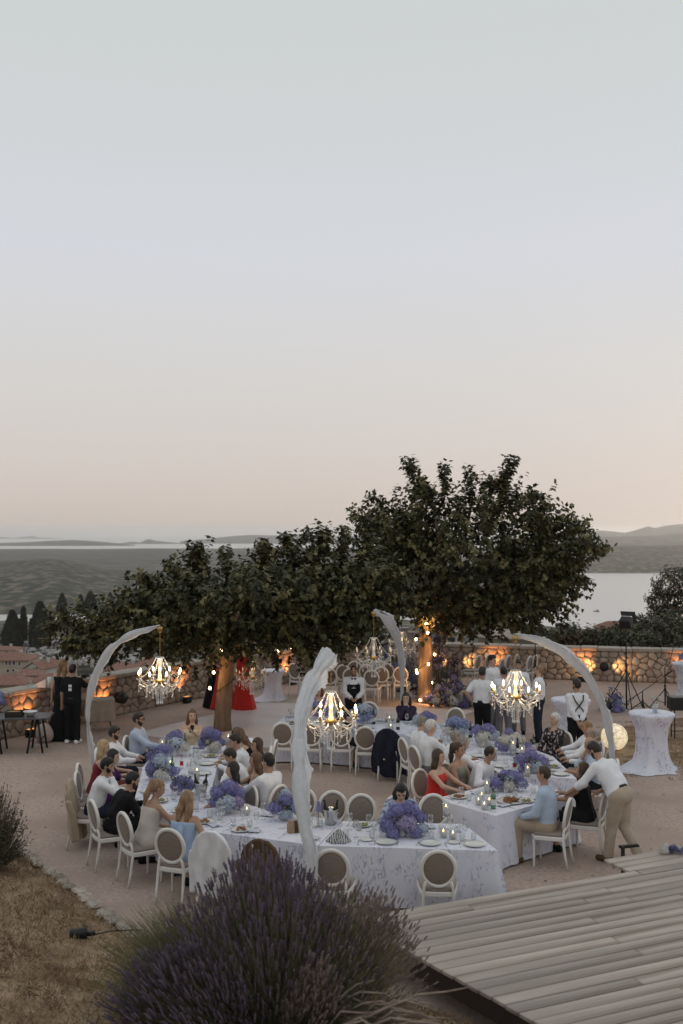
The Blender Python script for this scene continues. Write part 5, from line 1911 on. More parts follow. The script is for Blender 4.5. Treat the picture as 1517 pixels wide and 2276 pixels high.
P('man in light blue shirt and tan trousers seen from behind', 2.9, 14.28, -.9, .42, lean=.12, top='lightblue', hair='buzz', hc='brown', arms=('lap', 'lap'), bottom='beige', skin='tan', shoe='brown', scale=1.02, yaw=-.1)
P('dark haired woman in a black backless dress looking up', 3.55, 14.78, -.9, .42, lean=.15, nod=-.3, female=True, dress=('strap', 'black'), hair='long', hc='brown', skin='tan', arms=('table', 'edge'), yaw=-.2)
# ------------------------------------------------------------------ standing people
P('man in white shirt and tan chinos leaning over the seated woman', 3.98, 14.28, -.62, .78, pose='stand', lean=.68, nod=.25, top='white', sleeve='rolled', hair='short', hc='dark', arms=((-.30, .62, .92), (-.02, .34, .93)), bottom='tan', skin='tan',
  legs={-1: ((-.06, .10, .52), (-.10, .14, .09)), 1: ((.10, .02, .50), (.12, -.22, .13), (.01, .12, -.075))}, shoe='brown', scale=1.03, beard='dark')
P('man in white shirt with hands on hips seen from behind', 3.1, 22.0, .45, .9, pose='stand', lean=.02, top='white', sleeve='short', hair='short', hc='dark', arms=('hips', 'hips'), bottom='black', scale=1.0)
P('tall young man in white shirt looking aside in the standing group', 3.56, 23.6, .7, -.6, pose='stand', lean=.0, top='white', sleeve='short', hair='short', hc='black', arms=('down', 'down'), bottom='grey', skin='fair', scale=1.04)
P('man with dark cropped hair in white turned away in the group', 3.64, 22.4, .1, 1, pose='stand', lean=.0, top='white', hair='buzz', hc='black', arms=('front', 'front'), bottom='grey')
P('man in open white shirt facing the group', 4.16, 23.5, -.35, -1, pose='stand', lean=.0, top='white', hair='short', hc='dark', arms=('down', 'down'), bottom='grey', skin='tan')
P('balding man in white shirt gesturing with one hand', 4.46, 22.6, -.9, .35, pose='stand', lean=.0, top='white', hair='buzz', hc='honey', arms=('chest', 'down'), bottom='navy', skin='fair')
P('man in white shirt with crossed dark suspenders', 4.8, 20.4, -.15, 1, pose='stand', lean=.0, top='white', hair='short', hc='dark', beard='dark', arms=('behind', 'behind'), bottom='black', susp=True, yaw=.35)
W = P('waiter in white shirt black bow tie and apron looking down', .27, 22.75, .05, -1, pose='stand', lean=.04, nod=.45, top='white', hair='buzz', hc='dark', beard='dark', arms=('front', 'front'), bottom='black', apron=True, skin='tan')
q = gp(160, 1652)
Vd = P('videographer in black t shirt filming with his back turned', q.x, q.y, .12, 1, pose='stand', lean=.0, top='black', sleeve='short', hair='short', hc='black', arms=('down', 'camera'), bottom='black', shoe='white', collar=False, scale=1.0)
b = MB()
for zz, w_ in ((1.30, .075), (1.22, .075)):
    b.add([(i * w_ / 2, -.147, zz + j * .03) for i, j in ((-1, -1), (-1, 1), (1, 1), (1, -1))], [(0, 3, 2, 1)])
b.build('shirt_print', mat('white_print', (.7, .7, .7), .8), Vd['root'])
rz_ = Vd['root'].rotation_euler[2]
cr = thing('camera_rig', 'black video camera held up by the videographer', 'camera', (q.x + .16, q.y + .42, 1.40), rz_)
b = MB(); b.box((0, 0, .04), (.10, .14, .09), bev=.01); b.build('camera_body', M_dark, cr)
b = MB(); b.tube([(0, .06, .04), (0, .2, .04)], [.035, .04], 10); b.build('lens', M_dark, cr)
b = MB(); b.box((.09, 0, .05), (.06, .015, .05), bev=.004); b.build('screen', M_win, cr)
b = MB(); b.tube([(0, 0, -.01), (0, 0, -.14)], .014, 6); b.build('grip', M_dark, cr)
q = gp(131, 1648)
P('woman in long black strapless dress with reddish hair up', q.x, q.y + .25, .1, 1, pose='stand', lean=0, female=True, dress=('strap', 'black'), hair='long', hc='honey', skin='fair', arms=('down', 'front'), scale=1.04)
q = gp(540, 1577)
P('woman in floor length red dress behind the tree trunk', q.x, q.y, -.5, -.8, pose='stand', lean=0, female=True, dress=('strap', 'red'), hair='long', hc='brown', skin='fair', arms=('down', 'front'), scale=1.03)
q = gp(503, 1579)
P('woman in red gown mostly hidden by the tree trunk', q.x - .12, q.y + .3, .3, -.9, pose='stand', lean=0, female=True, dress=('strap', 'red'), hair='long', hc='dark', skin='fair', arms=('down', 'front'), scale=1.05)
q = gp(478, 1572)
P('woman in long black dress with hand on hip by the tree trunk', q.x, q.y, .6, .8, pose='stand', lean=0, female=True, dress=('strap', 'black'), hair='bun', hc='dark', skin='fair', arms=('hips', 'down'), scale=1.04)
# glowing lighter in the waiter's hands, phone in the guest's hand
b = MB(); b.box((0, 0, 0), (.075, .012, .15), bev=.004)
ph_ = b.build('mobile_phone', M_dark, None, loc=(-2.80, 18.69, 1.05), rot=(.2, .2, .4))
tag(ph_, 'black phone held up by the woman in cream', 'phone')
# ================================================================== TABLE DRESSING
M_glass = glassmat('clear_glass', (.97, .98, .98), .80)
M_green = glassmat('green_glass', (.25, .55, .35), .75)
M_bottle = mat('dark_bottle', (.006, .010, .006), .1, spec=.6)
M_china = mat('china', (.62, .62, .60), .3, (.68, .68, .66), 4)
M_gold = mat('gold_rim', (.45, .30, .12), .35, metal=.9)
M_steel = mat('steel', (.55, .54, .53), .2, metal=1.0)
M_wax = mat('wax', (.70, .67, .62), .5)
M_flame = mat('flame', (1, .7, .35), .5, emit=(1, .62, .25), estr=9)
M_napkin = mat('napkin', (.50, .52, .60), .9, (.56, .58, .66), 10)
M_foodA = mat('food_roast', (.17, .06, .025), .6, (.32, .15, .06), 60, 3)
M_foodB = mat('food_salad', (.10, .14, .04), .6, (.35, .30, .12), 60, 3)
HY = {'violet': mat('hydrangea_violet', (.17, .16, .36), .8, (.30, .29, .52), 9, 4), 'blue': mat('hydrangea_blue', (.20, .24, .44), .8, (.34, .39, .58), 9, 4), 'pale': mat('hydrangea_pale', (.37, .43, .54), .8, (.54, .60, .68), 9, 4),
      'white': mat('hydrangea_white', (.56, .54, .50), .8, (.66, .64, .60), 25, 3), 'lilac': mat('hydrangea_lilac', (.27, .22, .40), .8, (.44, .38, .54), 9, 4), 'deep': mat('hydrangea_deep', (.07, .06, .17), .8, (.14, .12, .27), 9, 4)}
M_leafg = mat('flower_leaf', (.04, .05, .025), .7, (.07, .08, .04), 20)
def hyd_mesh(c, seed, n=190):
    g = random.Random(seed)
    b = MB()
    b.ball((0, 0, 0), .62, 9, 6)
    lump = [Vector((g.gauss(0, 1), g.gauss(0, 1), g.gauss(0, 1))).normalized() for _ in range(9)]
    for k in range(n):
        zz = 1 - 1.75 * (k + .5) / n
        a = k * 2.39996 + g.uniform(-.2, .2)
        r_ = math.sqrt(max(0, 1 - zz * zz))
        d = Vector((r_ * math.cos(a), r_ * math.sin(a), zz)) * 1.0
        d *= g.uniform(.70, .92) + .24 * max(0, max(d.dot(l) for l in lump) - .72) / .28
        q = d.to_track_quat('Z', 'Y').to_matrix().to_4x4()
        Mx = Matrix.Translation(d) @ q @ Matrix.Rotation(g.uniform(0, 1.5), 4, 'Z') @ Matrix.Rotation(g.uniform(-.3, .3), 4, 'X')
        s_ = g.uniform(.14, .22)
        vs_, fs_ = [(0, 0, -.02)], []
        for p in range(4):
            t = p * PI / 2
            o = len(vs_)
            vs_ += [(s_ * .75 * math.cos(t - .5), s_ * .75 * math.sin(t - .5), .025), (s_ * 1.1 * math.cos(t), s_ * 1.1 * math.sin(t), .0), (s_ * .75 * math.cos(t + .5), s_ * .75 * math.sin(t + .5), .025)]
            fs_.append((0, o, o + 1, o + 2))
        b.add(vs_, fs_, 0, False, Mx)
    return b.mesh('flower_head', HY[c])
HYM = {c: [hyd_mesh(c, i) for i in range(3)] for c in HY}
VASE = MB().lathe([(.001, 0), (.05, 0), (.055, .01), (.05, .05), (.045, .10), (.05, .13)], 14).mesh('vase', M_china)
SPRAY = MB()
for k in range(10):
    a, hh = rnd.uniform(0, 6.3), rnd.uniform(.10, .24)
    SPRAY.tube([(0, 0, .08), (.06 * math.cos(a), .06 * math.sin(a), hh), (.13 * math.cos(a), .13 * math.sin(a), hh + .03)], [.004, .003, .002], 3)
    for j in range(4):
        SPRAY.octa((.13 * math.cos(a) + rnd.uniform(-.03, .03), .13 * math.sin(a) + rnd.uniform(-.03, .03), hh + .03 + rnd.uniform(-.03, .03)), .016)
SPRAY = SPRAY.mesh('leaf_sprays', M_leafg)
def flowers(label, x, y, heads, z=TH + .004, vase=True, group=None):
    root = thing('flower_arrangement', label, 'flowers', (x, y, z), rnd.uniform(0, 6), group)
    if vase:
        ob('vase', VASE, root)
        ob('leaf_sprays', SPRAY, root)
    root.rotation_euler = (0, 0, 0)
    for (c, dx, dy, dz, r_) in heads:
        ob('flower_head', rnd.choice(HYM[c]), root, (dx, dy, dz), rot=(rnd.uniform(-.3, .3), rnd.uniform(-.3, .3), rnd.uniform(0, 6)), scale=(r_ * rnd.uniform(.95, 1.15), r_ * rnd.uniform(.95, 1.15), r_ * rnd.uniform(.78, 1.0)))
    return root
def bunch(cols, n, sx, sy, z0, z1, r0, r1, seed):
    g = random.Random(seed)
    L = []
    for k in range(n):
        t = k / max(n - 1, 1)
        L.append((cols[k % len(cols)], g.uniform(-sx, sx), g.uniform(-sy, sy), z0 + (z1 - z0) * t + g.uniform(-.02, .02), g.uniform(r0, r1)))
    return L
def tp(px, py):
    p = gp(px, py, TH)
    return p.x, p.y
for i, (px, py, lab, H_) in enumerate((
    (505, 1806, 'violet hydrangeas over a big pale blue one by the tall candle', [('violet', -.13, 0, .27, .12), ('violet', .02, .05, .34, .13), ('pale', .0, -.08, .15, .15), ('violet', -.17, .02, .14, .10), ('lilac', .14, -.03, .15, .11), ('violet', .13, .05, .27, .12)]),
    (632, 1822, 'blue violet hydrangeas beside the tan handbag', [('violet', -.10, -.03, .17, .12), ('violet', .02, .0, .26, .12), ('pale', .02, .08, .30, .12), ('blue', .14, .02, .17, .12), ('pale', .02, -.08, .08, .09)]),
    (893, 1858, 'huge heap of violet hydrangeas before the woman in blue print', [('violet', -.18, 0, .14, .13), ('violet', -.05, .05, .30, .13), ('violet', .09, .03, .34, .12), ('lilac', .06, -.06, .19, .14), ('violet', -.13, -.1, .07, .10), ('violet', .14, -.06, .08, .11), ('violet', .22, .06, .22, .10), ('pale', .25, 0, .08, .10), ('violet', -.12, .02, .24, .11)]),
    (402, 1765, 'single mound of violet hydrangea by the ice bucket at the black suited man', [('violet', 0, 0, .16, .14), ('violet', .09, .03, .12, .11), ('violet', -.08, .05, .10, .10)]),
    (362, 1735, 'mixed white and pale blue bunch beside the green bottle', [('white', -.03, -.08, .12, .11), ('pale', -.05, 0, .30, .13), ('violet', -.18, .0, .20, .11), ('violet', .16, .03, .14, .10), ('pale', .0, .04, .18, .12), ('violet', -.18, .1, .08, .10)]),
    (350, 1700, 'long low bed of violet hydrangeas near the blond woman', [('violet', -.06, 0, .16, .14), ('violet', .08, .12, .22, .13), ('violet', -.1, .2, .12, .12), ('violet', .1, -.1, .1, .10)]),
    (388, 1680, 'pale blue and white bunch beside the two tall candles', [('pale', 0, 0, .22, .14), ('white', .14, .02, .15, .13), ('pale', -.1, .05, .14, .12), ('violet', .0, .15, .32, .12), ('violet', -.08, .1, .30, .10)]),
    (465, 1672, 'violet hydrangea with white blooms at the phone woman', [('violet', 0, .0, .34, .13), ('violet', .1, .02, .30, .12), ('violet', .18, .02, .17, .11), ('white', .12, -.08, .12, .12), ('violet', -.12, .02, .14, .10), ('white', -.02, -.05, .2, .06), ('violet', -.06, .03, .25, .11)]),
    (812, 1608, 'pale blue over blue hydrangeas before the waiter', [('pale', -.02, 0, .30, .15), ('blue', .05, -.03, .16, .14), ('blue', -.1, -.02, .12, .12), ('pale', .13, .02, .22, .11)]),
    (716, 1598, 'lilac blue hydrangeas in front of the red haired woman', [('blue', 0, 0, .20, .13), ('violet', -.1, 0, .12, .11), ('blue', .1, .02, .14, .11)]),
    (945, 1628, 'violet hydrangea above white ones by the purple jacket', [('violet', .02, .02, .32, .13), ('pale', -.14, .0, .22, .12), ('white', .0, -.05, .15, .15), ('violet', .12, .05, .28, .10)]),
    (1013, 1643, 'blue violet and white bunch before the empty far chair', [('blue', .0, 0, .33, .14), ('blue', .12, .02, .28, .13), ('white', -.13, -.03, .15, .13), ('pale', .08, -.06, .15, .13), ('blue', -.1, .04, .3, .11)]),
    (1075, 1658, 'twin violet hydrangeas over a white mound', [('violet', -.12, .05, .26, .13), ('violet', .10, .05, .28, .14), ('white', -.02, -.06, .17, .15), ('pale', .18, -.0, .2, .11), ('white', -.02, -.1, .06, .09)]),
    (1140, 1676, 'wide white hydrangeas with violet sides below the big chandelier', [('white', -.13, 0, .24, .13), ('white', .05, .0, .26, .14), ('violet', -.2, .0, .12, .12), ('violet', .2, .02, .12, .12), ('violet', -.05, .1, .35, .1), ('pale', .0, -.08, .1, .10)]),
    (1182, 1718, 'row of violet and pale blooms at the fist resting man', [('violet', -.17, 0, .22, .12), ('violet', .0, .08, .26, .12), ('violet', .16, .04, .18, .12), ('pale', .05, -.03, .12, .12), ('violet', -.12, -.02, .08, .11), ('violet', .18, -.08, .08, .12), ('lilac', .02, .15, .3, .10)]),
    (1125, 1758, 'arched violet hydrangeas over white blooms on the askew table', [('violet', -.15, 0, .12, .14), ('violet', -.02, .05, .22, .11), ('violet', .14, .02, .20, .12), ('violet', .2, -.02, .11, .11), ('white', .03, -.05, .09, .12), ('pale', .04, .0, .19, .09)]))):
    x, y = tp(px, py)
    flowers(lab, x, y, H_)

# ---- small things; each builder is made once and copied
def proto(fn):
    return fn()
def make_plate(food=None):
    r = ob('dinner_plate', None)
    b = MB(); b.lathe([(.001, .004), (.085, .004), (.10, .014), (.135, .02), (.137, .023), (.10, .018), (.085, .008), (.001, .008)], 24); b.build('dish', M_china, r)
    if food:
        b = MB()
        g = random.Random(len(food))
        for k in range(9):
            b.ball((g.uniform(-.06, .06), g.uniform(-.06, .06), .018 + g.uniform(0, .012)), (g.uniform(.015, .035), g.uniform(.012, .03), g.uniform(.008, .018)), 6, 4)
        b.build('food', M_foodA if food == 'roast' else M_foodB, r)
    return r
def make_tumbler():
    r = ob('drinking_glass', None)
    b = MB(); b.lathe([(.001, 0), (.033, 0), (.038, .10), (.0365, .10), (.031, .006), (.001, .006)], 14); b.build('bowl', M_glass, r)
    return r
def make_wine():
    r = ob('wine_glass', None)
    b = MB(); b.lathe([(.001, 0), (.035, .002), (.03, .004), (.004, .008), (.0035, .09), (.006, .095)], 12); b.build('stem', M_glass, r)
    b = MB(); b.lathe([(.004, .095), (.03, .115), (.04, .15), (.036, .20), (.031, .22), (.0295, .22), (.034, .2), (.038, .15), (.028, .117), (.002, .098)], 14); b.build('bowl', M_glass, r)
    return r
def make_candle(h, stem=False, r0=.032):
    r = ob('pillar_candle', None)
    z0 = .16 if stem else .006
    if stem:
        b = MB(); b.lathe([(.05, 0), (.05, .006), (.01, .012), (.012, .06), (.02, .08), (.012, .10), (.014, .14), (.05, .155), (.05, .16)], 14, cap=True); b.build('holder', M_glass, r)
    b = MB(); b.lathe([(.001, z0), (r0, z0), (r0, z0 + h), (r0 * .8, z0 + h - .004), (.001, z0 + h - .006)], 14); b.build('wax', M_wax, r)
    b = MB(); b.lathe([(.001, z0 + h), (.006, z0 + h + .008), (.007, z0 + h + .016), (.003, z0 + h + .03), (.0005, z0 + h + .038)], 8); b.build('flame', M_flame, r)
    b = MB(); b.lathe([(.048, z0 - .003), (.048, z0 + h + .07), (.046, z0 + h + .07), (.046, z0)], 18); b.build('glass_cylinder', M_glass, r)
    return r
def make_bottle(m):
    r = ob('bottle', None)
    b = MB(); b.lathe([(.001, 0), (.037, 0), (.038, .01), (.038, .18), (.034, .205), (.015, .24), (.0135, .30), (.015, .302), (.015, .315), (.001, .315)], 14); b.build('glass_body', m, r)
    b = MB(); b.lathe([(.0385, .06), (.0385, .14)], 14); b.build('label_band', M_china, r)
    return r
def make_bucket():
    r = ob('ice_bucket', None)
    b = MB(); b.lathe([(.001, 0), (.07, 0), (.075, .01), (.10, .19), (.106, .20), (.104, .205), (.096, .19), (.07, .012), (.001, .012)], 22); b.build('pail', M_steel, r)
    for s_ in (-1, 1):
        b = MB(); b.tube([(s_ * .098, -.02, .17), (s_ * .125, 0, .165), (s_ * .098, .02, .17)], .005, 5); b.build('handle', M_steel, r)
    return r
def make_napkin():
    r = MB()
    n = 8
    vs_, fs_ = [], []
    for j in range(n + 1):
        for i in range(n + 1):
            u, v = i / n - .5, j / n - .5
            vs_.append((u * .2, v * .13, .006 + .012 * math.sin(u * 9 + v * 4) ** 2 + .01 * math.cos(v * 11) ** 2))
    for j in range(n):
        for i in range(n):
            a = j * (n + 1) + i
            fs_.append((a, a + 1, a + n + 2, a + n + 1))
    r.add(vs_, fs_, 0, True)
    return r.build('napkin', M_napkin)
def make_fork():
    b = MB(); b.tube([(0, -.09, .004), (0, 0, .006), (0, .05, .006), (0, .06, .009)], [.004, .003, .005, .006], 5, flat=.4)
    for k in (-1, 0, 1):
        b.tube([(k * .005, .06, .008), (k * .005, .095, .008)], .0016, 3)
    return b.build('fork', M_steel)
def make_knife():
    b = MB(); b.tube([(0, -.10, .004), (0, 0, .004)], [.005, .005], 5, flat=.6); b.tube([(0, 0, .004), (0, .06, .004), (0, .11, .004)], [.006, .009, .002], 5, flat=.25)
    return b.build('knife', M_steel)
PROTO = {}
def place(kind, maker, x, y, label, cat, rz=None, z=TH + .004, group=None, scale=None):
    rz = rnd.uniform(0, 6.28) if rz is None else rz
    if kind not in PROTO:
        o = maker()
        PROTO[kind] = o
        o.location = (x, y, z); o.rotation_euler = (0, 0, rz)
        if scale:
            o.scale = (scale,) * 3
    else:
        o = dup(PROTO[kind], (x, y, z), rz, scale=scale)
    tag(o, label, cat, group)
    return o
def inside(q, x, y, m):
    s_ = 1e9
    for i in range(4):
        (x0, y0), (x1, y1) = q[i], q[(i + 1) % 4]
        L = math.hypot(x1 - x0, y1 - y0)
        s_ = min(s_, ((x1 - x0) * (y - y0) - (y1 - y0) * (x - x0)) / L)
    return s_ > m
# candles read from the photograph (pixel of the foot on the cloth)
CAND = [(533, 1800, 'tall'), (681, 1806, 'tall'), (991, 1842, 'stem'), (985, 1862, 'low'), (1006, 1866, 'low'), (1082, 1764, 'tall'), (1063, 1790, 'low'), (1076, 1800, 'low'), (1087, 1790, 'low'), (1070, 1778, 'low'),
        (360, 1688, 'stem'), (378, 1715, 'tall'), (437, 1733, 'tall'), (507, 1655, 'tall'), (865, 1612, 'tall'), (868, 1622, 'low'), (1104, 1652, 'tall'), (1140, 1690, 'stem'), (1160, 1704, 'stem'), (1172, 1728, 'tall'),
        (1025, 1656, 'low'), (388, 1665, 'low'), (421, 1790, 'low'), (412, 1778, 'low'), (1000, 1628, 'tall'), (782, 1600, 'tall'), (548, 1812, 'low')]
OCC = []
MK = {'tall': lambda: make_candle(.14), 'stem': lambda: make_candle(.13, True), 'low': lambda: make_candle(.07, r0=.028)}
def near_table(x, y):
    best = min(TABLES, key=lambda k: (sum(p[0] for p in TABLES[k][0]) / 4 - x) ** 2 + (sum(p[1] for p in TABLES[k][0]) / 4 - y) ** 2)
    for k in TABLES:
        if inside(TABLES[k][0], x, y, 0):
            return k
    return best
for px, py, kd in CAND:
    x, y = tp(px, py)
    k = near_table(x, y)
    OCC.append((x, y, .07))
    place('candle_' + kd, MK[kd], x, y, {'tall': 'lit pillar candle in glass, table ', 'stem': 'raised lit candle, table ', 'low': 'short lit candle in glass, table '}[kd] + TABLES[k][1], 'candle', group='candles ' + kd + ' ' + k)
for o in [o for o in COL.objects if o.name.startswith('flower_arrangement')]:
    OCC.append((o.location.x, o.location.y, .24))
# ice buckets with bottles, special bottles, bag, zebra napkin
def bucket(px, py, label, nb):
    x, y = tp(px, py)
    OCC.append((x, y, .13))
    place('bucket', make_bucket, x, y, label, 'ice bucket')
    for k in range(nb):
        o = place('wine_bottle', lambda: make_bottle(M_bottle), x + (-.035 + .07 * k), y + .01, 'dark wine bottle standing in the ' + label, 'bottle', group='bottles in the ' + label)
        o.location.z = TH + .03
        o.rotation_euler = (.12, .18 * (-1 + 2 * k), 0)
bucket(735, 1832, 'steel ice bucket next to the zebra napkin', 2)
bucket(446, 1770, 'steel ice bucket by the black suited man', 2)
bucket(1094, 1690, 'small steel ice bucket under the chandelier', 0)
for px, py, m, l in ((382, 1725, M_green, 'green glass bottle beside the mixed white bunch'), (1185, 1672, M_green, 'green bottle in front of the old woman'), (1096, 1798, M_green, 'stubby green bottle among the votive candles'), (830, 1610, M_bottle, 'small dark bottle beside the pale blue hydrangeas'),
                     (884, 1622, M_bottle, 'dark bottle before the woman in the purple jacket'), (410, 1668, M_green, 'green bottle beside the woman with the phone'), (1045, 1640, M_bottle, 'dark wine bottle beside the blue violet bunch'), (1150, 1680, M_bottle, 'dark bottle near the white hydrangeas')):
    x, y = tp(px, py)
    OCC.append((x, y, .06))
    key = 'bottle_' + m.name
    place(key, lambda: make_bottle(m), x, y, l, 'bottle')
M_red = mat('red_drink', (.42, .03, .03), .3)
for px, py, l in ((403, 1708, 'small bottle with red band near the young man'), (1143, 1712, 'small pink red soft drink bottle near the violet row')):
    x, y = tp(px, py)
    r = thing('soft_drink_bottle', l, 'bottle', (x, y, TH + .004))
    b = MB(); b.lathe([(.001, 0), (.03, 0), (.032, .05), (.028, .08), (.032, .12), (.014, .18), (.014, .20), (.001, .20)], 12); b.build('glass_body', M_glass, r)
    b = MB(); b.lathe([(.0325, .05), (.0295, .08), (.0325, .11)], 12); b.build('label_band', M_red, r)
    b = MB(); b.lathe([(.016, .195), (.016, .215), (.001, .216)], 10); b.build('cap', M_red, r)
x, y = tp(657, 1850)
OCC.append((x, y, .14))
r = thing('handbag', 'small tan and brown striped handbag on the cloth', 'handbag', (x, y, TH + .004), .35)
b = MB(); b.rings([[(-.11, -.045, 0), (.11, -.045, 0), (.11, .045, 0), (-.11, .045, 0)], [(-.115, -.04, .08), (.115, -.04, .08), (.115, .04, .08), (-.115, .04, .08)], [(-.10, -.015, .155), (.10, -.015, .155), (.10, .015, .155), (-.10, .015, .155)]], True, 0, False); b.build('bag_body', mat('tan_leather', (.30, .20, .12), .6, (.36, .25, .15), 14), r)
b = MB(); b.rings([[(-.03, -.05, .0), (.02, -.05, 0), (.02, -.045, 0), (-.03, -.045, 0)], [(-.03, -.046, .08), (.02, -.046, .08), (.02, -.04, .08), (-.03, -.04, .08)], [(-.03, -.022, .155), (.02, -.022, .155), (.02, -.015, .155), (-.03, -.015, .155)]], True, 0, False); b.build('flap_stripe', mat('brown_leather', (.07, .03, .015), .6), r)
x, y = tp(752, 1872)
OCC.append((x, y, .16))
zm = bpy.data.materials.new('zebra_cloth'); zm.use_nodes = True
t_ = zm.node_tree; wv = t_.nodes.new('ShaderNodeTexWave'); wv.inputs['Scale'].default_value = 14; wv.inputs['Distortion'].default_value = 6; wv.inputs['Detail Scale'].default_value = 1.5
cr_ = t_.nodes.new('ShaderNodeValToRGB'); cr_.color_ramp.elements[0].position = .45; cr_.color_ramp.elements[1].position = .52
cr_.color_ramp.elements[0].color = (.015, .015, .015, 1); cr_.color_ramp.elements[1].color = (.6, .6, .6, 1)
tc_ = t_.nodes.new('ShaderNodeTexCoord'); t_.links.new(tc_.outputs['Object'], wv.inputs[0]); t_.links.new(wv.outputs['Color'], cr_.inputs[0]); t_.links.new(cr_.outputs[0], t_.nodes['Principled BSDF'].inputs['Base Color'])
b = MB()
rs = []
for k in range(9):
    zz = k / 8
    rs.append([((.15 * (1 - zz) ** .8 + .006) * math.cos(t) * (1 + .18 * math.sin(3 * t + zz)), (.09 * (1 - zz) ** .8 + .005) * math.sin(t) * (1 + .18 * math.sin(5 * t)), zz * .17) for t in [2 * PI * i / 20 for i in range(20)]])
b.rings(rs, True)
o = b.build('zebra_napkin', zm, None, loc=(x, y, TH + .004))
tag(o, 'zebra striped cloth napkin heaped on the front table', 'napkin')
# tall purple flower stem in a vase beside the bucket
x, y = tp(706, 1838)
r = thing('bud_vase', 'purple stock flower in a slim vase beside the ice bucket', 'flowers', (x, y, TH + .004))
b = MB(); b.lathe([(.001, 0), (.03, 0), (.02, .08), (.024, .12)], 12); b.build('vase', M_glass, r)
b = MB(); b.tube([(0, 0, .01), (.01, 0, .28)], .004, 4); b.build('stem', M_leafg, r)
b = MB()
for k in range(26):
    zz = .2 + .14 * k / 26
    a = k * 2.4
    b.octa((.01 + .028 * math.cos(a) * (1 - .6 * k / 26), .028 * math.sin(a) * (1 - .6 * k / 26), zz), .016)
b.build('flower_head', HY['violet'], r)
SEATS = [(o.location.x, o.location.y, o['label'][len(WC):]) for o in COL.objects if o.name.startswith('oval_back_chair') and 'ceremony' not in o['label']]
def seat_phrase(x, y):
    t = min(SEATS, key=lambda v: (v[0] - x) ** 2 + (v[1] - y) ** 2)[2]
    return ('before ' + t[3:]) if t.startswith('of the ') else ('at the chair ' + t)
# place settings along the long sides of every table
def free(x, y, r_):
    return all((x - a) ** 2 + (y - c) ** 2 > (r_ + d) ** 2 for a, c, d in OCC)
for key, (q, ph) in TABLES.items():
    lens = [math.hypot(q[(i + 1) % 4][0] - q[i][0], q[(i + 1) % 4][1] - q[i][1]) for i in range(4)]
    sides = {'L1': (1, 3, 2), 'L2': (1, 3), 'C1': (0, 2), 'F1': (0, 2), 'F2': (0, 2), 'R1': (0, 2), 'R2': (1, 3), 'R3': (1, 3), 'B1': (0, 2), 'B2': (0, 2)}[key]
    for sd_ in sides:
        (x0, y0), (x1, y1) = q[sd_], q[(sd_ + 1) % 4]
        L = lens[sd_]
        ux, uy = (x1 - x0) / L, (y1 - y0) / L
        nx_, ny_ = -uy, ux
        n = max(1, int(L / .54))
        for k in range(n):
            s_ = L * (k + .5) / n
            fc = math.atan2(ny_, nx_) - PI / 2
            px_, py_ = x0 + ux * s_ + nx_ * .19, y0 + uy * s_ + ny_ * .19
            if free(px_, py_, .12):
                kd = rnd.choice(['plain', 'plain', 'roast', 'salad'])
                place('plate_' + kd, {'plain': lambda: make_plate(), 'roast': lambda: make_plate('roast'), 'salad': lambda: make_plate('salad')}[kd], px_, py_,
                      {'plain': 'empty white plate ', 'roast': 'plate of roast leftovers ', 'salad': 'plate of salad '}[kd] + seat_phrase(px_, py_), 'plate', group='plates ' + kd + ' ' + seat_phrase(px_, py_))
                OCC.append((px_, py_, .11))
            for kind, mk, al, ac, lb, ct in (('tumbler', make_tumbler, -.17, .36, 'clear water glass ', 'glass'), ('wine', make_wine, .16, .38, 'stemmed wine glass ', 'wine glass'), ('tumbler', make_tumbler, .02, .40, 'clear water glass ', 'glass'), ('wine', make_wine, -.08, .44, 'stemmed wine glass ', 'wine glass'), ('sideplate', lambda: make_plate(), -.24, .27, 'small side plate ', 'plate'), ('fork', make_fork, -.17, .17, 'steel fork ', 'fork'), ('knife', make_knife, .17, .17, 'steel knife ', 'knife'), ('napkin', make_napkin, .21, .22, 'crumpled pale napkin ', 'napkin')):
                if (kind == 'napkin' and rnd.random() < .5) or (kind == 'sideplate' and rnd.random() < .4):
                    continue
                gx, gy = x0 + ux * (s_ + al + rnd.uniform(-.03, .03)) + nx_ * (ac + rnd.uniform(-.03, .03)), y0 + uy * (s_ + al) + ny_ * ac
                if inside(q, gx, gy, .06) and free(gx, gy, .035 if kind in ('tumbler', 'wine') else (.07 if kind == 'sideplate' else -.03)):
                    place(kind, mk, gx, gy, lb + seat_phrase(gx, gy), ct, rz=fc + rnd.uniform(-.2, .2), group=ct + ' set ' + seat_phrase(gx, gy), scale=.6 if kind == 'sideplate' else None)
                    if kind in ('tumbler', 'wine', 'sideplate'):
                        OCC.append((gx, gy, .035))
# big serving platter
x, y = tp(1133, 1783)
r = thing('serving_platter', 'large white platter of grilled meat on the askew table', 'platter', (x, y, TH + .004), .5)
b = MB(); b.lathe([(.001, .004), (.14, .004), (.2, .02), (.202, .024), (.14, .01), (.001, .01)], 26); b.build('dish', M_china, r)
b = MB()
for k in range(30):
    b.ball((rnd.uniform(-.12, .12), rnd.uniform(-.1, .1), .02 + rnd.uniform(0, .03)), (rnd.uniform(.02, .045), rnd.uniform(.015, .03), rnd.uniform(.01, .02)), 6, 4)
b.build('food', M_foodA, r)

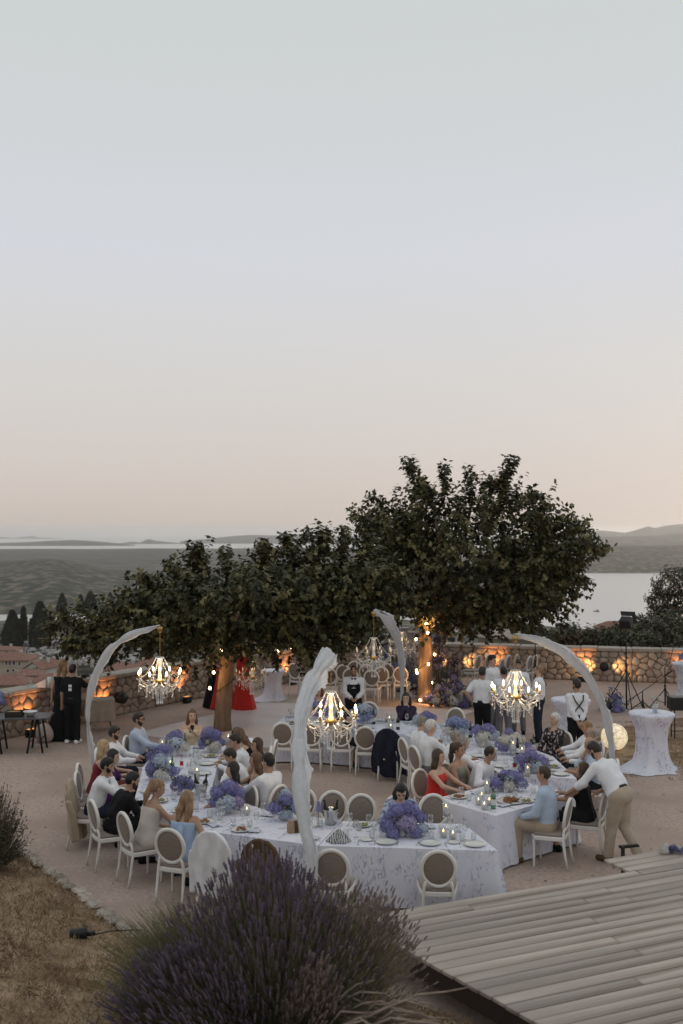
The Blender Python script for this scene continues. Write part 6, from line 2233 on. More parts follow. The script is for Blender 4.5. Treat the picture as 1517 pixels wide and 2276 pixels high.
# ================================================================== CHANDELIERS ON DRAPED ARCH STANDS
M_crys = mat('crystal', (.88, .85, .81), .10, spec=1.0, trans=.2)
M_bulb = mat('bulb', (1, .85, .65), .4, emit=(1, .74, .42), estr=14)
M_brass = mat('brass', (.42, .27, .10), .35, metal=.9)
M_acryl = mat('acrylic', (.72, .68, .62), .15, spec=.8, trans=.2)
def bead_path(b, pts, step=.022, r_=.0085):
    pts = [Vector(p) for p in pts]
    acc = 0.0
    for p, q in zip(pts, pts[1:]):
        L = (q - p).length
        s_ = acc
        while s_ < L:
            b.octa(tuple(p + (q - p) * (s_ / L)), r_)
            s_ += step
        acc = s_ - L
def cat(p, q, sag, n=10):
    p, q = Vector(p), Vector(q)
    return [p + (q - p) * (i / n) - Vector((0, 0, sag * 4 * (i / n) * (1 - i / n))) for i in range(n + 1)]
def make_chandelier(bm=None):
    bm = bm or M_bulb
    r = ob('chandelier', None)
    b = MB(); b.lathe([(.02, -.02), (.055, -.03), (.05, -.07), (.04, -.12), (.012, -.14)], 12, cap=True); b.build('canopy', M_brass, r)
    b = MB()
    for k in range(16):
        z = -.15 - k * .027
        pts = [(.011 * math.cos(t) if k % 2 else 0, 0 if k % 2 else .011 * math.cos(t), z + .018 * math.sin(t)) for t in [2 * PI * i / 6 for i in range(7)]]
        b.tube(pts, .0035, 4, cap=False)
    b.build('chain', M_brass, r)
    b = MB(); b.lathe([(.012, -.57), (.07, -.585), (.085, -.57), (.06, -.60), (.025, -.62), (.03, -.70), (.042, -.78), (.03, -.85), (.035, -.93), (.05, -.97), (.055, -1.03), (.03, -1.06), (.07, -1.09), (.035, -1.12), (.012, -1.18)], 12); b.build('column', M_acryl, r)
    b = MB(); b.lathe([(.05, -.96), (.085, -.985), (.09, -1.01), (.05, -1.05)], 12); b.build('hub', M_brass, r)
    NA = 8
    b2 = MB()
    for k in range(NA):
        a = 2 * PI * (k + .3) / NA
        c, s_ = math.cos(a), math.sin(a)
        P_ = lambda rr, z: (rr * c, rr * s_, z)
        b = MB(); b.tube([P_(.05, -1.0), P_(.14, -1.06), P_(.25, -1.09), P_(.34, -1.05), P_(.38, -.98), P_(.385, -.95)], [.010, .009, .008, .008, .008, .008], 6)
        arm_ = b.build('arm', M_acryl, r)
        b = MB(); b.lathe([(.01, -.955), (.045, -.945), (.055, -.93), (.04, -.94), (.012, -.945)], 10, (.385 * c, .385 * s_, 0)); b.build('drip_pan', M_crys, arm_)
        b = MB(); b.lathe([(.016, -.945), (.016, -.865)], 8, (.385 * c, .385 * s_, 0), cap=True); b.build('sleeve', M_brass, arm_)
        b = MB(); b.lathe([(.007, -.865), (.016, -.848), (.017, -.83), (.010, -.80), (.002, -.782)], 8, (.385 * c, .385 * s_, 0)); b.build('bulb', bm, arm_)
        a2 = 2 * PI * (k + 1.3) / NA
        bead_path(b2, cat(P_(.075, -.58), P_(.385, -.95), .07))
        bead_path(b2, cat(P_(.385, -.955), (.385 * math.cos(a2), .385 * math.sin(a2), -.955), .11))
        bead_path(b2, cat(P_(.385, -.96), P_(.07, -1.09), .16))
        bead_path(b2, cat(P_(.25, -1.1), (.25 * math.cos(a2), .25 * math.sin(a2), -1.1), .08))
        bead_path(b2, [P_(.385, -.96), P_(.385, -1.13)], .024, .010)
        b2.octa(P_(.385, -1.155), .016, 0, .03)
        bead_path(b2, [P_(.25, -1.10), P_(.25, -1.24)], .024, .010)
        b2.octa(P_(.25, -1.265), .015, 0, .028)
        bead_path(b2, [P_(.06, -1.12), P_(.05, -1.36)], .024, .010)
        b2.octa(P_(.05, -1.39), .016, 0, .03)
        bead_path(b2, [P_(.15, -1.13), P_(.14, -1.3)], .026, .009)
    o = b2.build('crystal_beads', M_crys, r)
    o['kind'] = 'stuff'
    return r
def chandelier(x, y, z, label, power=17.0, scale=1.0):
    M_off = mat('bulb_unlit', (.75, .70, .62), .3, emit=(1, .70, .40), estr=.25)
    o = place('chandelier' if power > 4 else 'chandelier_dim', make_chandelier if power > 4 else (lambda: make_chandelier(M_off)), x, y, label, 'chandelier', rz=rnd.uniform(0, 1), z=z, group='crystal chandeliers', scale=scale)
    light('POINT', 'chandelier_glow', (0, 0, -.80), power, (1, .72, .42), o, shadow_soft_size=.12)
    return o
M_drape = mat('sheer_drape', (.68, .69, .71), .8, (.80, .81, .83), 9, 4, bump=.35, bscale=22, sheen=.3, stretch=(3, 3, .6))
_t = M_drape.node_tree
_tr = _t.nodes.new('ShaderNodeBsdfTranslucent'); _tr.inputs[0].default_value = (.8, .8, .82, 1)
_ms = _t.nodes.new('ShaderNodeMixShader'); _ms.inputs[0].default_value = .35
_t.links.new(_t.nodes['Principled BSDF'].outputs[0], _ms.inputs[1]); _t.links.new(_tr.outputs[0], _ms.inputs[2])
_t.links.new(_ms.outputs[0], [n for n in _t.nodes if n.type == 'OUTPUT_MATERIAL'][0].inputs[0])
M_pole = mat('pole_metal', (.5, .5, .5), .4, metal=.6)
def arch_stand(label, path, wid, label2, seed):
    """path: world points from foot to tip; a metal pole with a sheer white cloth wound round it"""
    P_ = [Vector(p) for p in path]
    def cr(t):
        n = len(P_) - 1
        i = min(int(t * n), n - 1)
        u = t * n - i
        p0, p1, p2, p3 = P_[max(i - 1, 0)], P_[i], P_[i + 1], P_[min(i + 2, n)]
        return .5 * ((2 * p1) + (p2 - p0) * u + (2 * p0 - 5 * p1 + 4 * p2 - p3) * u * u + (3 * p1 - p0 - 3 * p2 + p3) * u ** 3)
    o = P_[0]
    root = thing('arch_stand', label, 'stand', tuple(o))
    pts = [cr(k / 40) - o for k in range(41)]
    b = MB(); b.tube(pts, .016, 8); b.build('pole', M_pole, root)
    b = MB(); b.lathe([(.001, 0), (.28, 0), (.28, .015), (.03, .025), (.02, .06)], 24); b.build('base_plate', M_pole, root)
    g = random.Random(seed)
    d = thing('draped_cloth', label2, 'cloth', tuple(o))
    rs, selv = [], []
    n = 90
    jit = [max(0, g.gauss(0, .25)) for _ in range(n + 1)]
    ph = g.uniform(0, 6)
    for k in range(n + 1):
        t = .03 + .965 * k / n
        p = cr(t) - o
        q = cr(min(t + .01, 1)) - cr(max(t - .01, 0))
        q.normalize()
        a = q.cross(Vector((0, 1, 0))).normalized() if abs(q.y) < .95 else Vector((1, 0, 0))
        c = a.cross(q).normalized()
        wv_ = np.interp(t, [i / (len(wid) - 1) for i in range(len(wid))], wid) / 2
        m = 22
        ring = []
        knot = .92 + .12 * math.sin(t * 19 + ph) + .08 * math.sin(t * 41) - .25 * max(0, math.sin(t * 15 + 2 * ph)) ** 12
        twi = t * 3 + ph
        for i in range(m):
            th = 2 * PI * i / m
            rr = (1 + .13 * math.sin(5 * th + t * 5 + ph) + .09 * math.sin(9 * th - t * 7) + .05 * math.sin(3 * th + t * 31)) * knot
            ring.append(tuple(p + a * (math.cos(th) * wv_ * rr) + c * (math.sin(th) * wv_ * .42 * rr) - Vector((0, 0, wv_ * .35 if abs(q.z) < .7 else 0))))
        rs.append(ring)
        # a loose selvedge hanging off one side of the winding
        e0 = p + a * (wv_ * .7 * (1 if a.x > 0 else -1)) - c * (wv_ * .3)
        sg = 1 if a.x > 0 else -1
        ww = wv_ * (.32 + .32 * math.sin(t * 17 + ph) + .2 * math.sin(t * 47 + 2 * ph) + jit[k])
        row = []
        for i in range(5):
            u = i / 4
            row.append(tuple(e0 + a * (sg * ww * u) + c * (wv_ * .22 * math.sin(u * 5 + t * 40)) - Vector((0, 0, .5 * ww * u * (1 - abs(q.z))))))
        selv.append(row)
    b = MB(); b.rings(rs, True); b.rings(selv, False, closed=False)
    b.build('sheer_fabric', M_drape, d)
    return root
# (tip heights about 3.05 m; distances from tip height and the tables they hang over)
def arch(px_pts, foot, tipD, label, label2, wid, seed, chl, power=17.0):
    footv = Vector(foot)
    n = len(px_pts)
    pts = [footv]
    for i, (px, py) in enumerate(px_pts):
        D = footv.y + (tipD - footv.y) * ((i + 1) / n) ** 1.6
        pts.append(at(px, py, D))
    arch_stand(label, pts, wid, label2, seed)
    tip = pts[-1]
    chandelier(tip.x, tip.y, tip.z, chl, power)
arch([(205, 1690), (196, 1620), (196, 1565), (215, 1492), (258, 1430), (310, 1402), (355, 1390)], (-4.55, 18.4, 0), 18.0, 'slender arched pole standing behind the blond woman', 'white sheer cloth wound round the arched pole by the town wall', [.07, .08, .09, .11, .15, .12, .03], 1, 'lit crystal chandelier on the arched pole by the town wall')
arch([(690, 1905), (676, 1830), (668, 1740), (664, 1660), (668, 1590), (684, 1530), (708, 1480), (735, 1447)], (-.36, 11.75, 0), 14.3, 'arched pole rising in front of the front table', 'wide white sheer cloth on the arched pole before the front table', [.10, .15, .18, .19, .18, .20, .30, .28], 2, 'lit crystal chandelier hanging over the gap between the tables')
arch([(893, 1560), (893, 1500), (889, 1450), (876, 1405), (856, 1372), (830, 1357)], (1.38, 22.9, 0), 21.2, 'arched pole behind the woman in the purple jacket', 'white sheer cloth on the arched pole before the ceremony chairs', [.07, .09, .12, .17, .21, .12], 3, 'dim crystal chandelier hanging before the ceremony chairs', 1.5)
arch([(1360, 1690), (1352, 1620), (1335, 1560), (1300, 1497), (1255, 1452), (1200, 1422), (1145, 1410)], (4.62, 17.0, 0), 16.0, 'arched pole behind the leaning man', 'white sheer cloth on the arched pole beside the globe lamp', [.09, .11, .12, .14, .16, .14, .04], 4, 'large lit crystal chandelier over the standing men')
q = at(560, 1415, 23.2)
chandelier(q.x, q.y, q.z, 'dim crystal chandelier hanging in the low wide tree', 2, .95)
q = at(893, 1358, 26.6)
chandelier(q.x, q.y, q.z, 'dim crystal chandelier hanging beside the glowing tree trunk', 3, .95)

# ================================================================== WALL WASHERS AND STRING LIGHTS
ORANGE = (1, .36, .10)
def poly_pt(poly, s_):
    for (x0, y0), (x1, y1) in zip(poly, poly[1:]):
        L = math.hypot(x1 - x0, y1 - y0)
        if s_ <= L:
            return x0 + (x1 - x0) * s_ / L, y0 + (y1 - y0) * s_ / L, (y1 - y0) / L, -(x1 - x0) / L
        s_ -= L
def wallwash(px, poly, label, power=110):
    # nearest place of the wall on this picture column
    best, bs = None, 0
    L = sum(math.hypot(b_[0] - a[0], b_[1] - a[1]) for a, b_ in zip(poly, poly[1:]))
    for k in range(400):
        x, y, nx_, ny_ = poly_pt(poly, L * k / 400)
        e_ = abs(CX + x / y * F - px)
        if best is None or e_ < best:
            best, bs = e_, (x, y, nx_, ny_)
    x, y, nx_, ny_ = bs
    if nx_ * -x + ny_ * -y < 0:
        nx_, ny_ = -nx_, -ny_
    x, y = x + nx_ * .30, y + ny_ * .30
    r = thing('wall_washer', label, 'lamp', (x, y, 0), math.atan2(ny_, nx_) - PI / 2, 'black wall washers')
    b = MB(); b.box((0, 0, .10), (.24, .16, .16), bev=.015); b.build('housing', M_dark, r)
    b = MB(); b.box((0, -.01, .183), (.18, .10, .01)); b.build('lens', mat('amber_lens', (.6, .3, .12), .4, emit=(1, .42, .12), estr=.8), r)
    for s_ in (-1, 1):
        b = MB(); b.box((s_ * .13, 0, .06), (.012, .05, .12)); b.build('bracket', M_dark, r)
    l = light('SPOT', 'wash', (0, 0, .19), power, ORANGE, r, spot_size=R(75), spot_blend=.8, shadow_soft_size=.05)
    l.rotation_euler = (-(R(180) - R(24)), 0, 0)
    return r
wallwash(52, WL, 'black wall washer lamp glowing behind the buffet trestle')
wallwash(225, WL, 'black wall washer lamp beside the cloth covered side table')
wallwash(398, WL, 'black wall washer lamp behind the first chandelier')
wallwash(634, WL, 'black wall washer lamp by the low round table')
wallwash(1100, WR, 'black wall washer lamp behind the standing men', 140)
wallwash(1292, WR, 'black wall washer lamp behind the suspenders man', 140)
wallwash(1512, WR, 'black wall washer lamp beside the round table at the wall end', 140)
# small can spotlights on the wall face throwing light sideways
def can(px, poly, label, power=40):
    L = sum(math.hypot(b_[0] - a[0], b_[1] - a[1]) for a, b_ in zip(poly, poly[1:]))
    bs = min((poly_pt(poly, L * k / 400) for k in range(400)), key=lambda v: abs(CX + v[0] / v[1] * F - px))
    x, y, nx_, ny_ = bs
    if nx_ * -x + ny_ * -y < 0:
        nx_, ny_ = -nx_, -ny_
    r = thing('can_spotlight', label, 'lamp', (x + nx_ * .30, y + ny_ * .30, .50), math.atan2(ny_, nx_) - PI / 2)
    b = MB(); b.tube([(-.0, -.13, 0), (0, .10, 0)], [.14, .14], 16); b.build('can', M_dark, r)
    b = MB(); b.tube([(0, -.27, 0), (0, -.13, 0)], .02, 6); b.build('bracket', M_dark, r)
    for s_ in (-1, 1):
        l = light('SPOT', 'beam', (s_ * .15, -.06, 0), power, (1, .55, .2), r, spot_size=R(80), spot_blend=.8, shadow_soft_size=.03)
        l.rotation_euler = (0, -s_ * R(70), -s_ * R(32)) if False else Vector((-s_ * .9, .45, 0)).to_track_quat('Z', 'Y').to_euler()
can(1341, WR, 'black can spotlight on the wall face lighting both sides')
can(1010, WR, 'black can spotlight on the wall behind the flower arch')
can(252, WL, 'round black can spotlight on the town wall', .01)
M_cable = mat('cable', (.01, .01, .01), .6)
M_sbulb = mat('string_bulb', (1, .7, .4), .4, emit=(1, .62, .26), estr=30)
def string_lights(label, o, pts, rad, power, lights=()):
    r = thing('string_lights', label, 'string lights', tuple(o))
    b = MB(); b.tube(pts, .010, 5); b.build('cable', M_cable, r)
    for p in rad:
        b = MB(); b.lathe([(.001, -.03), (.022, -.02), (.030, .005), (.02, .035), (.012, .045)], 8, p); bb = b.build('bulb', M_sbulb, r)
        b = MB(); b.lathe([(.014, .04), (.014, .075), (.003, .08)], 8, p); b.build('socket', M_cable, bb)
    for p in lights:
        light('POINT', 'string_glow', p, power, (1, .48, .16), r, shadow_soft_size=.04)
def helix(r0, z0, z1, turns, a0, n=60):
    return [(r0 * math.cos(a0 + turns * 2 * PI * k / n), r0 * math.sin(a0 + turns * 2 * PI * k / n), z0 + (z1 - z0) * k / n) for k in range(n + 1)]
hp_ = helix(.215, .12, 2.05, 2.2, -2.2)
spots = [tuple(Vector(hp_[i]) * 1.0 + Vector((hp_[i][0] * .3, hp_[i][1] * .3, -.03))) for i in (0, 5, 13, 25, 31, 38, 52, 58)]
fr = [p for p in spots if p[1] < .12]
string_lights('string of warm bulbs wound round the glowing trunk', T1, hp_, spots + [(-.25, -.28, .85), (.0, -.3, 2.2), (.05, -.32, 2.3), (.12, -.3, 2.35)], 9, [(.05, -.42, .18), (-.3, -.4, .9), (.25, -.38, 1.45), (.05, -.45, 2.25)])
hp_ = [(v[0] + .05, v[1], v[2]) for v in helix(.215, .95, 1.95, 1.3, -2.6)] + [(.4, .1, 2.2), (.9, .3, 2.06), (1.2, .2, 2.18), (1.3, .4, 1.93), (1.6, .3, 2.03)]
string_lights('string of warm bulbs wound round the trunk over the tables', T0, hp_, [(-.27, -.25, 1.05), (-.18, -.27, 1.42), (.0, -.3, 1.95), (.9, .3, 1.98), (1.2, .2, 2.1), (1.6, .3, 1.95), (1.3, .4, 1.85)], 4, [(-.2, -.45, 1.35), (.1, -.5, 1.95), (1.2, .1, 1.9)])

# ================================================================== GLOBE LAMP, COCKTAIL TABLES, STANDS
q = gp(1365, 1668)
r = thing('globe_lamp', 'glowing wire globe lamp standing on the ground', 'lamp', (q.x, q.y, 0))
b = MB(); b.ball((0, 0, .295), .285, 28, 20)
gm = mat('paper_globe', (.8, .74, .6), .7, emit=(1, .80, .50), estr=.62)
b.build('globe', gm, r)
b = MB()
for k in range(26):
    ax = Vector((rnd.gauss(0, 1), rnd.gauss(0, 1), rnd.gauss(0, 1))).normalized()
    u_ = ax.orthogonal().normalized(); v_ = ax.cross(u_)
    b.tube([tuple(Vector((0, 0, .295)) + (u_ * math.cos(t) + v_ * math.sin(t)) * .287) for t in [2 * PI * i / 32 for i in range(33)]], .0022, 3, cap=False)
b.build('wire', mat('globe_wire', (.45, .36, .22), .6), r)
b = MB(); b.lathe([(.09, 0), (.09, .03), (.05, .035)], 14, cap=True); b.build('base', M_dark, r)
light('POINT', 'globe_glow', (0, -.02, .34), 9, (1, .55, .22), r, shadow_soft_size=.27)
def cocktail(label, x, y, h, rt, trail=0.0, seed=0):
    root = thing('cocktail_table', label, 'table', (x, y, 0))
    b = MB(); b.lathe([(.001, h - .03), (rt * .97, h - .03), (rt * .97, h - .006), (.001, h - .006)], 24); b.build('tabletop', M_ply, root)
    b = MB(); b.lathe([(.25, 0), (.25, .02), (.03, .04), (.03, h - .03)], 16, cap=True); b.build('pedestal', M_dark, root)
    g = random.Random(seed)
    p1, p2 = g.uniform(0, 6), g.uniform(0, 6)
    rs = []
    for zf, rf, am in ((1.004, .0, 0), (1.004, .96, 0), (.995, 1.0, 0), (.96, 1.0, .008), (.88, .90, .03), (.74, .74, .05), (.55, .68, .06), (.35, .72, .07), (.18, .82, .09), (.06, .98, .12), (.01, 1.12, .16)):
        ring = []
        for i in range(60):
            t = 2 * PI * i / 60
            k = 1 + (math.sin(6 * t + p1) * .6 + math.sin(11 * t + p2) * .4) * am / max(rf, .3)
            ex_ = trail * max(0, math.cos(t - 3.5)) ** 3 * max(0, 1 - zf * 6) * 1.2
            ring.append((rt * (rf * k) * math.cos(t) + ex_ * math.cos(t) * .5, rt * (rf * k) * math.sin(t) + ex_ * math.sin(t) * .5, h * zf if zf > .02 else .012))
        rs.append(ring)
    b = MB(); b.rings(rs[::-1], False)
    c = b.build('tablecloth', M_cloth, None, loc=(x, y, 0))
    tag(c, 'gathered floral cloth over the ' + label, 'tablecloth')
q = gp(1448, 1584, 1.13)
cocktail('tall round table beside the globe lamp', q.x, q.y, 1.13, .44, .5, 1)
CT = q.copy()
q = gp(1272, 1557, 1.13)
cocktail('tall round table behind the suspenders man', 4.95, q.y + .2, 1.13, .42, .2, 2)
q = gp(1530, 1474, 1.13)
cocktail('tall round table at the wall end', q.x, q.y, 1.13, .44, .2, 3)
q2 = q.copy()
q = gp(604, 1560)
cocktail('low round table at the town wall', q.x, q.y + .35, .84, .33, .5, 4)
# two stems in a glass on the near cocktail table
r = thing('bud_vase', 'frosted glass with two pale stems on the round table', 'vase', (CT.x + .05, CT.y - .05, 1.14))
b = MB(); b.lathe([(.001, 0), (.05, 0), (.05, .17), (.047, .17), (.046, .01)], 16); b.build('glass_body', glassmat('frosted', (.9, .93, .95), .6, .3), r)
b = MB(); b.tube([(0, 0, .02), (-.03, 0, .2), (-.07, 0, .30)], .004, 4).tube([(0, 0, .02), (.03, 0, .2), (.09, 0, .28)], .004, 4); b.build('stem', M_leafg, r)
for p in ((-.07, 0, .31), (.10, 0, .29)):
    ob('flower_head', HYM['white'][0], r, p, scale=.04)
flowers('blue hydrangeas on the round table at the wall end', q2.x, q2.y, [('blue', 0, 0, .22, .16), ('violet', .12, 0, .2, .14), ('blue', -.1, .1, .16, .13)], 1.14)
def tripod(name, label, cat, x, y, h, spread, head):
    r = thing(name, label, cat, (x, y, 0))
    b = MB(); b.tube([(0, 0, .08), (0, 0, h * .55)], .022, 8).tube([(0, 0, h * .55), (0, 0, h)], .016, 8); b.build('pole', M_dark, r)
    for k in range(3):
        a = 2 * PI * k / 3 + .5
        b = MB(); b.tube([(0, 0, h * .48), (spread * math.cos(a), spread * math.sin(a), .015)], .014, 6); b.build('leg', M_dark, r)
        b = MB(); b.tube([(0, 0, .14), (spread * .6 * math.cos(a), spread * .6 * math.sin(a), h * .48 * .4)], .008, 5); b.build('brace', M_dark, r)
    b = MB(); b.lathe([(.032, h * .46), (.032, h * .5)], 8, cap=True).lathe([(.03, h * .53), (.03, h * .57)], 8, cap=True); b.build('collar', M_dark, r)
    head(r, h)
    return r
def flood(r, h):
    Mx = Matrix.Translation((0, 0, h + .1)) @ Matrix.Rotation(-.6, 4, 'Z') @ Matrix.Rotation(.5, 4, 'X')
    b = MB(); b.box((0, 0, 0), (.30, .26, .26), 0, Mx, bev=.03); b.build('lamp_head', M_dark, r)
    b = MB(); b.rings([[(-.14, .13, -.12), (.14, .13, -.12), (.14, .13, .12), (-.14, .13, .12)], [(-.2, .26, -.18), (.2, .26, -.18), (.2, .26, .18), (-.2, .26, .18)]], False, 0, False, Mx); b.build('barn_door', M_dark, r)
    b = MB(); b.tube([(-.17, 0, h + .1), (-.17, 0, h - .05), (.17, 0, h - .05), (.17, 0, h + .1)], .012, 5); b.build('yoke', M_dark, r)
q = gp(1392, 1582)
tripod('light_stand', 'tall black tripod with a floodlight beside the flowers on the ground', 'light stand', q.x, q.y, 2.25, .62, flood)
q = gp(1189, 1545)
tripod('light_stand', 'black lamp stand right against the bay wall', 'light stand', q.x + .3, 30.6, 1.45, .45, flood)
def mic(r, h):
    b = MB(); b.tube([(0, 0, h), (.12, 0, h + .1), (.25, 0, h + .62)], .009, 6); b.build('boom', M_dark, r)
    b = MB(); b.tube([(.25, 0, h + .62), (.05, -.05, h + .6)], [.014, .022], 8); b.build('microphone', M_dark, r)
q = gp(1478, 1575)
tripod('microphone_stand', 'black microphone stand beside the tall round table', 'microphone stand', q.x, q.y, 1.1, .4, mic)
def mic2(r, h):
    b = MB(); b.tube([(-.42, 0, h - .28), (0, 0, h), (.62, 0, h + .42)], .010, 6); b.build('boom', M_dark, r)
    b = MB(); b.tube([(.62, 0, h + .42), (.78, 0, h + .54)], [.015, .026], 8); b.build('microphone', M_dark, r)
q = gp(1428, 1580)
tripod('microphone_stand', 'low black boom microphone stand between tripod and round table', 'microphone stand', q.x, q.y, .52, .32, mic2)
q = gp(1502, 1640)
r = thing('equipment_stand', 'black equipment case on a thin folding stand', 'equipment', (q.x + .15, q.y, 0))
b = MB(); b.box((0, 0, .80), (.62, .35, .30), bev=.02); b.build('case', M_dark, r)
for s_ in (-1, 1):
    b = MB(); b.tube([(s_ * .22, -.12, .65), (s_ * .22, -.12, 0)], .014, 6); b.build('leg', M_dark, r)
    b = MB(); b.tube([(s_ * .22, .12, .65), (s_ * .22, .12, 0)], .014, 6); b.build('leg', M_dark, r)
b = MB(); b.tube([(-.3, -.12, .18), (.3, -.12, .18)], .01, 5); b.build('stretcher', M_dark, r)
# flowers on the ground
def heap(label, x, y, n, sx, sy, hz, cols, seed, r0=.07, r1=.14):
    g = random.Random(seed)
    root = thing('flower_heap', label, 'flowers', (x, y, 0))
    for k in range(n):
        a, rr = g.uniform(0, 6.3), math.sqrt(g.random())
        zz = hz * (1 - rr ** 1.5) * g.uniform(.3, 1) + r0 * .7
        ob('flower_head', g.choice(HYM[g.choice(cols)]), root, (sx * rr * math.cos(a), sy * rr * math.sin(a), zz), rot=(g.uniform(-.5, .5), g.uniform(-.5, .5), g.uniform(0, 6)), scale=g.uniform(r0, r1))
    b = MB()
    for k in range(n * 5):
        a, rr = g.uniform(0, 6.3), math.sqrt(g.random()) * 1.15
        x_, y_ = sx * rr * math.cos(a), sy * rr * math.sin(a)
        zz = hz * max(0, 1 - rr ** 2) * 1.15 + g.uniform(.05, .22)
        b.tube([(x_ * .7, y_ * .7, 0), (x_ * .9, y_ * .9, zz * .7), (x_, y_, zz)], [.006, .005, .002], 3)
        for j in range(3):
            b.octa((x_ + g.uniform(-.04, .04), y_ + g.uniform(-.04, .04), zz + g.uniform(-.05, .03)), g.uniform(.012, .026), g.choice((0, 1, 2)))
    o = b.build('sprigs', [M_leafg, HY['deep'], HY['lilac']], root)
    return root
q = gp(1362, 1580)
heap('loose blue flowers on the ground at the tripod foot', q.x, q.y, 14, .32, .25, .38, ['blue', 'deep', 'pale', 'violet'], 1, .06, .12)
q = gp(1000, 1570)
heap('white and violet blooms heaped at the foot of the glowing trunk', q.x + .05, q.y + .15, 34, .75, .45, .42, ['white', 'white', 'lilac', 'violet', 'deep', 'white'], 2, .08, .15)
heap('tall bank of smoky blue flowers behind the glowing trunk', q.x - .1, q.y + 1.3, 44, .75, .6, 1.25, ['deep', 'blue', 'lilac', 'deep', 'pale', 'violet'], 3, .08, .16)
heap('dark blue flower bank between the ceremony chairs and the trunk', 1.55, 30.6, 44, .95, .5, 1.05, ['deep', 'deep', 'violet', 'blue', 'lilac', 'pale'], 4, .08, .16)
q = gp(930, 1545)
heap('small dark flower tuft at the side of the trunk', q.x - .3, q.y + .8, 16, .4, .3, .35, ['lilac', 'deep', 'white'], 5, .06, .12)
q = gp(1488, 1893, .0)
q = gp(1492, 1898, DZ)
flowers('white and purple flowers lying on the far deck edge', q.x, q.y, [('white', -.1, 0, .05, .06), ('white', -.05, .05, .08, .05), ('deep', .03, 0, .06, .06), ('white', .1, .03, .07, .05), ('violet', .15, 0, .05, .06), ('deep', .0, .06, .04, .05), ('lilac', .2, 0, .07, .05)], DZ + .002, False)
# pale plinth columns beside the flower arch
for px, hh, l in ((858, 1.55, 'short grey plinth column in the flower bank'), (898, 1.75, 'tall grey plinth column in the flower bank'), (914, 1.62, 'grey plinth column nearest the trunk')):
    x = (px - CX) * 30.9 / F
    r = thing('plinth', l, 'plinth', (x, 30.9, 0), 0, 'plinth columns')
    b = MB(); b.box((0, 0, hh / 2), (.20, .20, hh), bev=.01); b.build('shaft', mat('plinth_grey', (.34, .33, .34), .8, (.40, .39, .40), 5), r)
    b = MB(); b.box((0, 0, hh + .02), (.26, .26, .04), bev=.008); b.build('top_slab', MATS['plinth_grey'], r)
x = (975 - CX) * 29.4 / F
flowers('violet and pale blooms lifted on a post right of the trunk', x, 29.4, [('deep', -.05, 0, .0, .14), ('pale', .12, 0, .05, .13), ('lilac', 0, 0, .22, .13), ('deep', .05, .05, .32, .11), ('pale', -.1, 0, .15, .1)], 1.55, False)
b = MB(); b.tube([(0, 0, 0), (0, 0, 1.5)], .03, 8).lathe([(.16, 0), (.16, .02), (.03, .03)], 14)
tag(b.build('flower_post', M_dark, None, loc=(x, 29.4, 0)), 'thin dark post carrying a flower bunch by the trunk', 'post')

# ================================================================== BUFFET AND THINGS BY THE TOWN WALL
q = gp(112, 1588, .76)
root = thing('trestle_table', 'dark folding trestle table at the town wall', 'table', (q.x - 1.1, q.y - .2, 0), .12)
b = MB(); b.box((0, 0, .745), (2.3, .75, .03), bev=.005); b.build('tabletop', mat('slate_top', (.06, .06, .065), .4, (.09, .09, .095), 4), root)
for s_ in (-.85, .0, .85):
    for k in (-1, 1):
        b = MB(); b.tube([(s_ - .16, k * .28, 0), (s_ - .05, k * .26, .73)], .022, 4).tube([(s_ + .16, k * .28, 0), (s_ + .05, k * .26, .73)], .022, 4); b.build('leg', M_dark, root)
    b = MB(); b.tube([(s_ - .09, -.27, .25), (s_ - .09, .27, .25)], .016, 4).tube([(s_ + .09, -.27, .25), (s_ + .09, .27, .25)], .016, 4); b.build('stretcher', M_dark, root)
bx, by = q.x - 1.1, q.y - .2
flowers('dark blue hydrangeas in a jar on the trestle table', bx - .15, by, [('blue', -.15, 0, .38, .19), ('blue', .1, .05, .40, .18), ('blue', 0, -.1, .30, .16), ('violet', .2, 0, .3, .14), ('blue', -.3, 0, .3, .16)], .762)
b = MB(); b.lathe([(.001, 0), (.07, 0), (.15, .10), (.155, .105), (.14, .1), (.065, .012), (.001, .012)], 22)
tag(b.build('serving_bowl', M_china, None, loc=(bx + .72, by, .762)), 'white serving bowl on the trestle table', 'bowl')
r = thing('serving_tray', 'low wooden box tray beside the white bowl', 'tray', (bx + .38, by, .762), .12)
b = MB(); b.box((0, 0, .02), (.36, .26, .04), bev=.004); b.build('bottom', M_darkwood, r)
for s_ in (-1, 1):
    b = MB(); b.box((s_ * .175, 0, .06), (.016, .26, .10)); b.build('side', M_darkwood, r)
    b = MB(); b.box((0, s_ * .125, .06), (.334, .016, .10)); b.build('side', M_darkwood, r)
b = MB()
for k in range(12):
    b.ball((rnd.uniform(-.13, .13), rnd.uniform(-.08, .08), .08), (.04, .035, .03), 6, 4)
b.build('bread', mat('bread', (.35, .22, .11), .8, (.45, .30, .16), 20), r)
q = at(105, 1521, 23.6)
b = MB(); b.lathe([(.001, 0), (.062, 0), (.062, .24), (.02, .242), (.02, .1)], 18)
tag(b.build('paper_roll', M_china, None, loc=(q.x + .06, q.y, WALLH + .11)), 'white paper roll standing on the wall top', 'paper roll')
b = MB(); b.rings([[(-.42, -.06, 0), (0, -.06, 0), (0, -.06, .20)], [(-.42, .06, 0), (0, .06, 0), (0, .06, .20)]], True, 0, False)
tag(b.build('slanted_board', M_china, None, loc=(q.x - .02, q.y, WALLH + .11), rz=-.1), 'slanted white board beside the paper roll on the wall top', 'board')
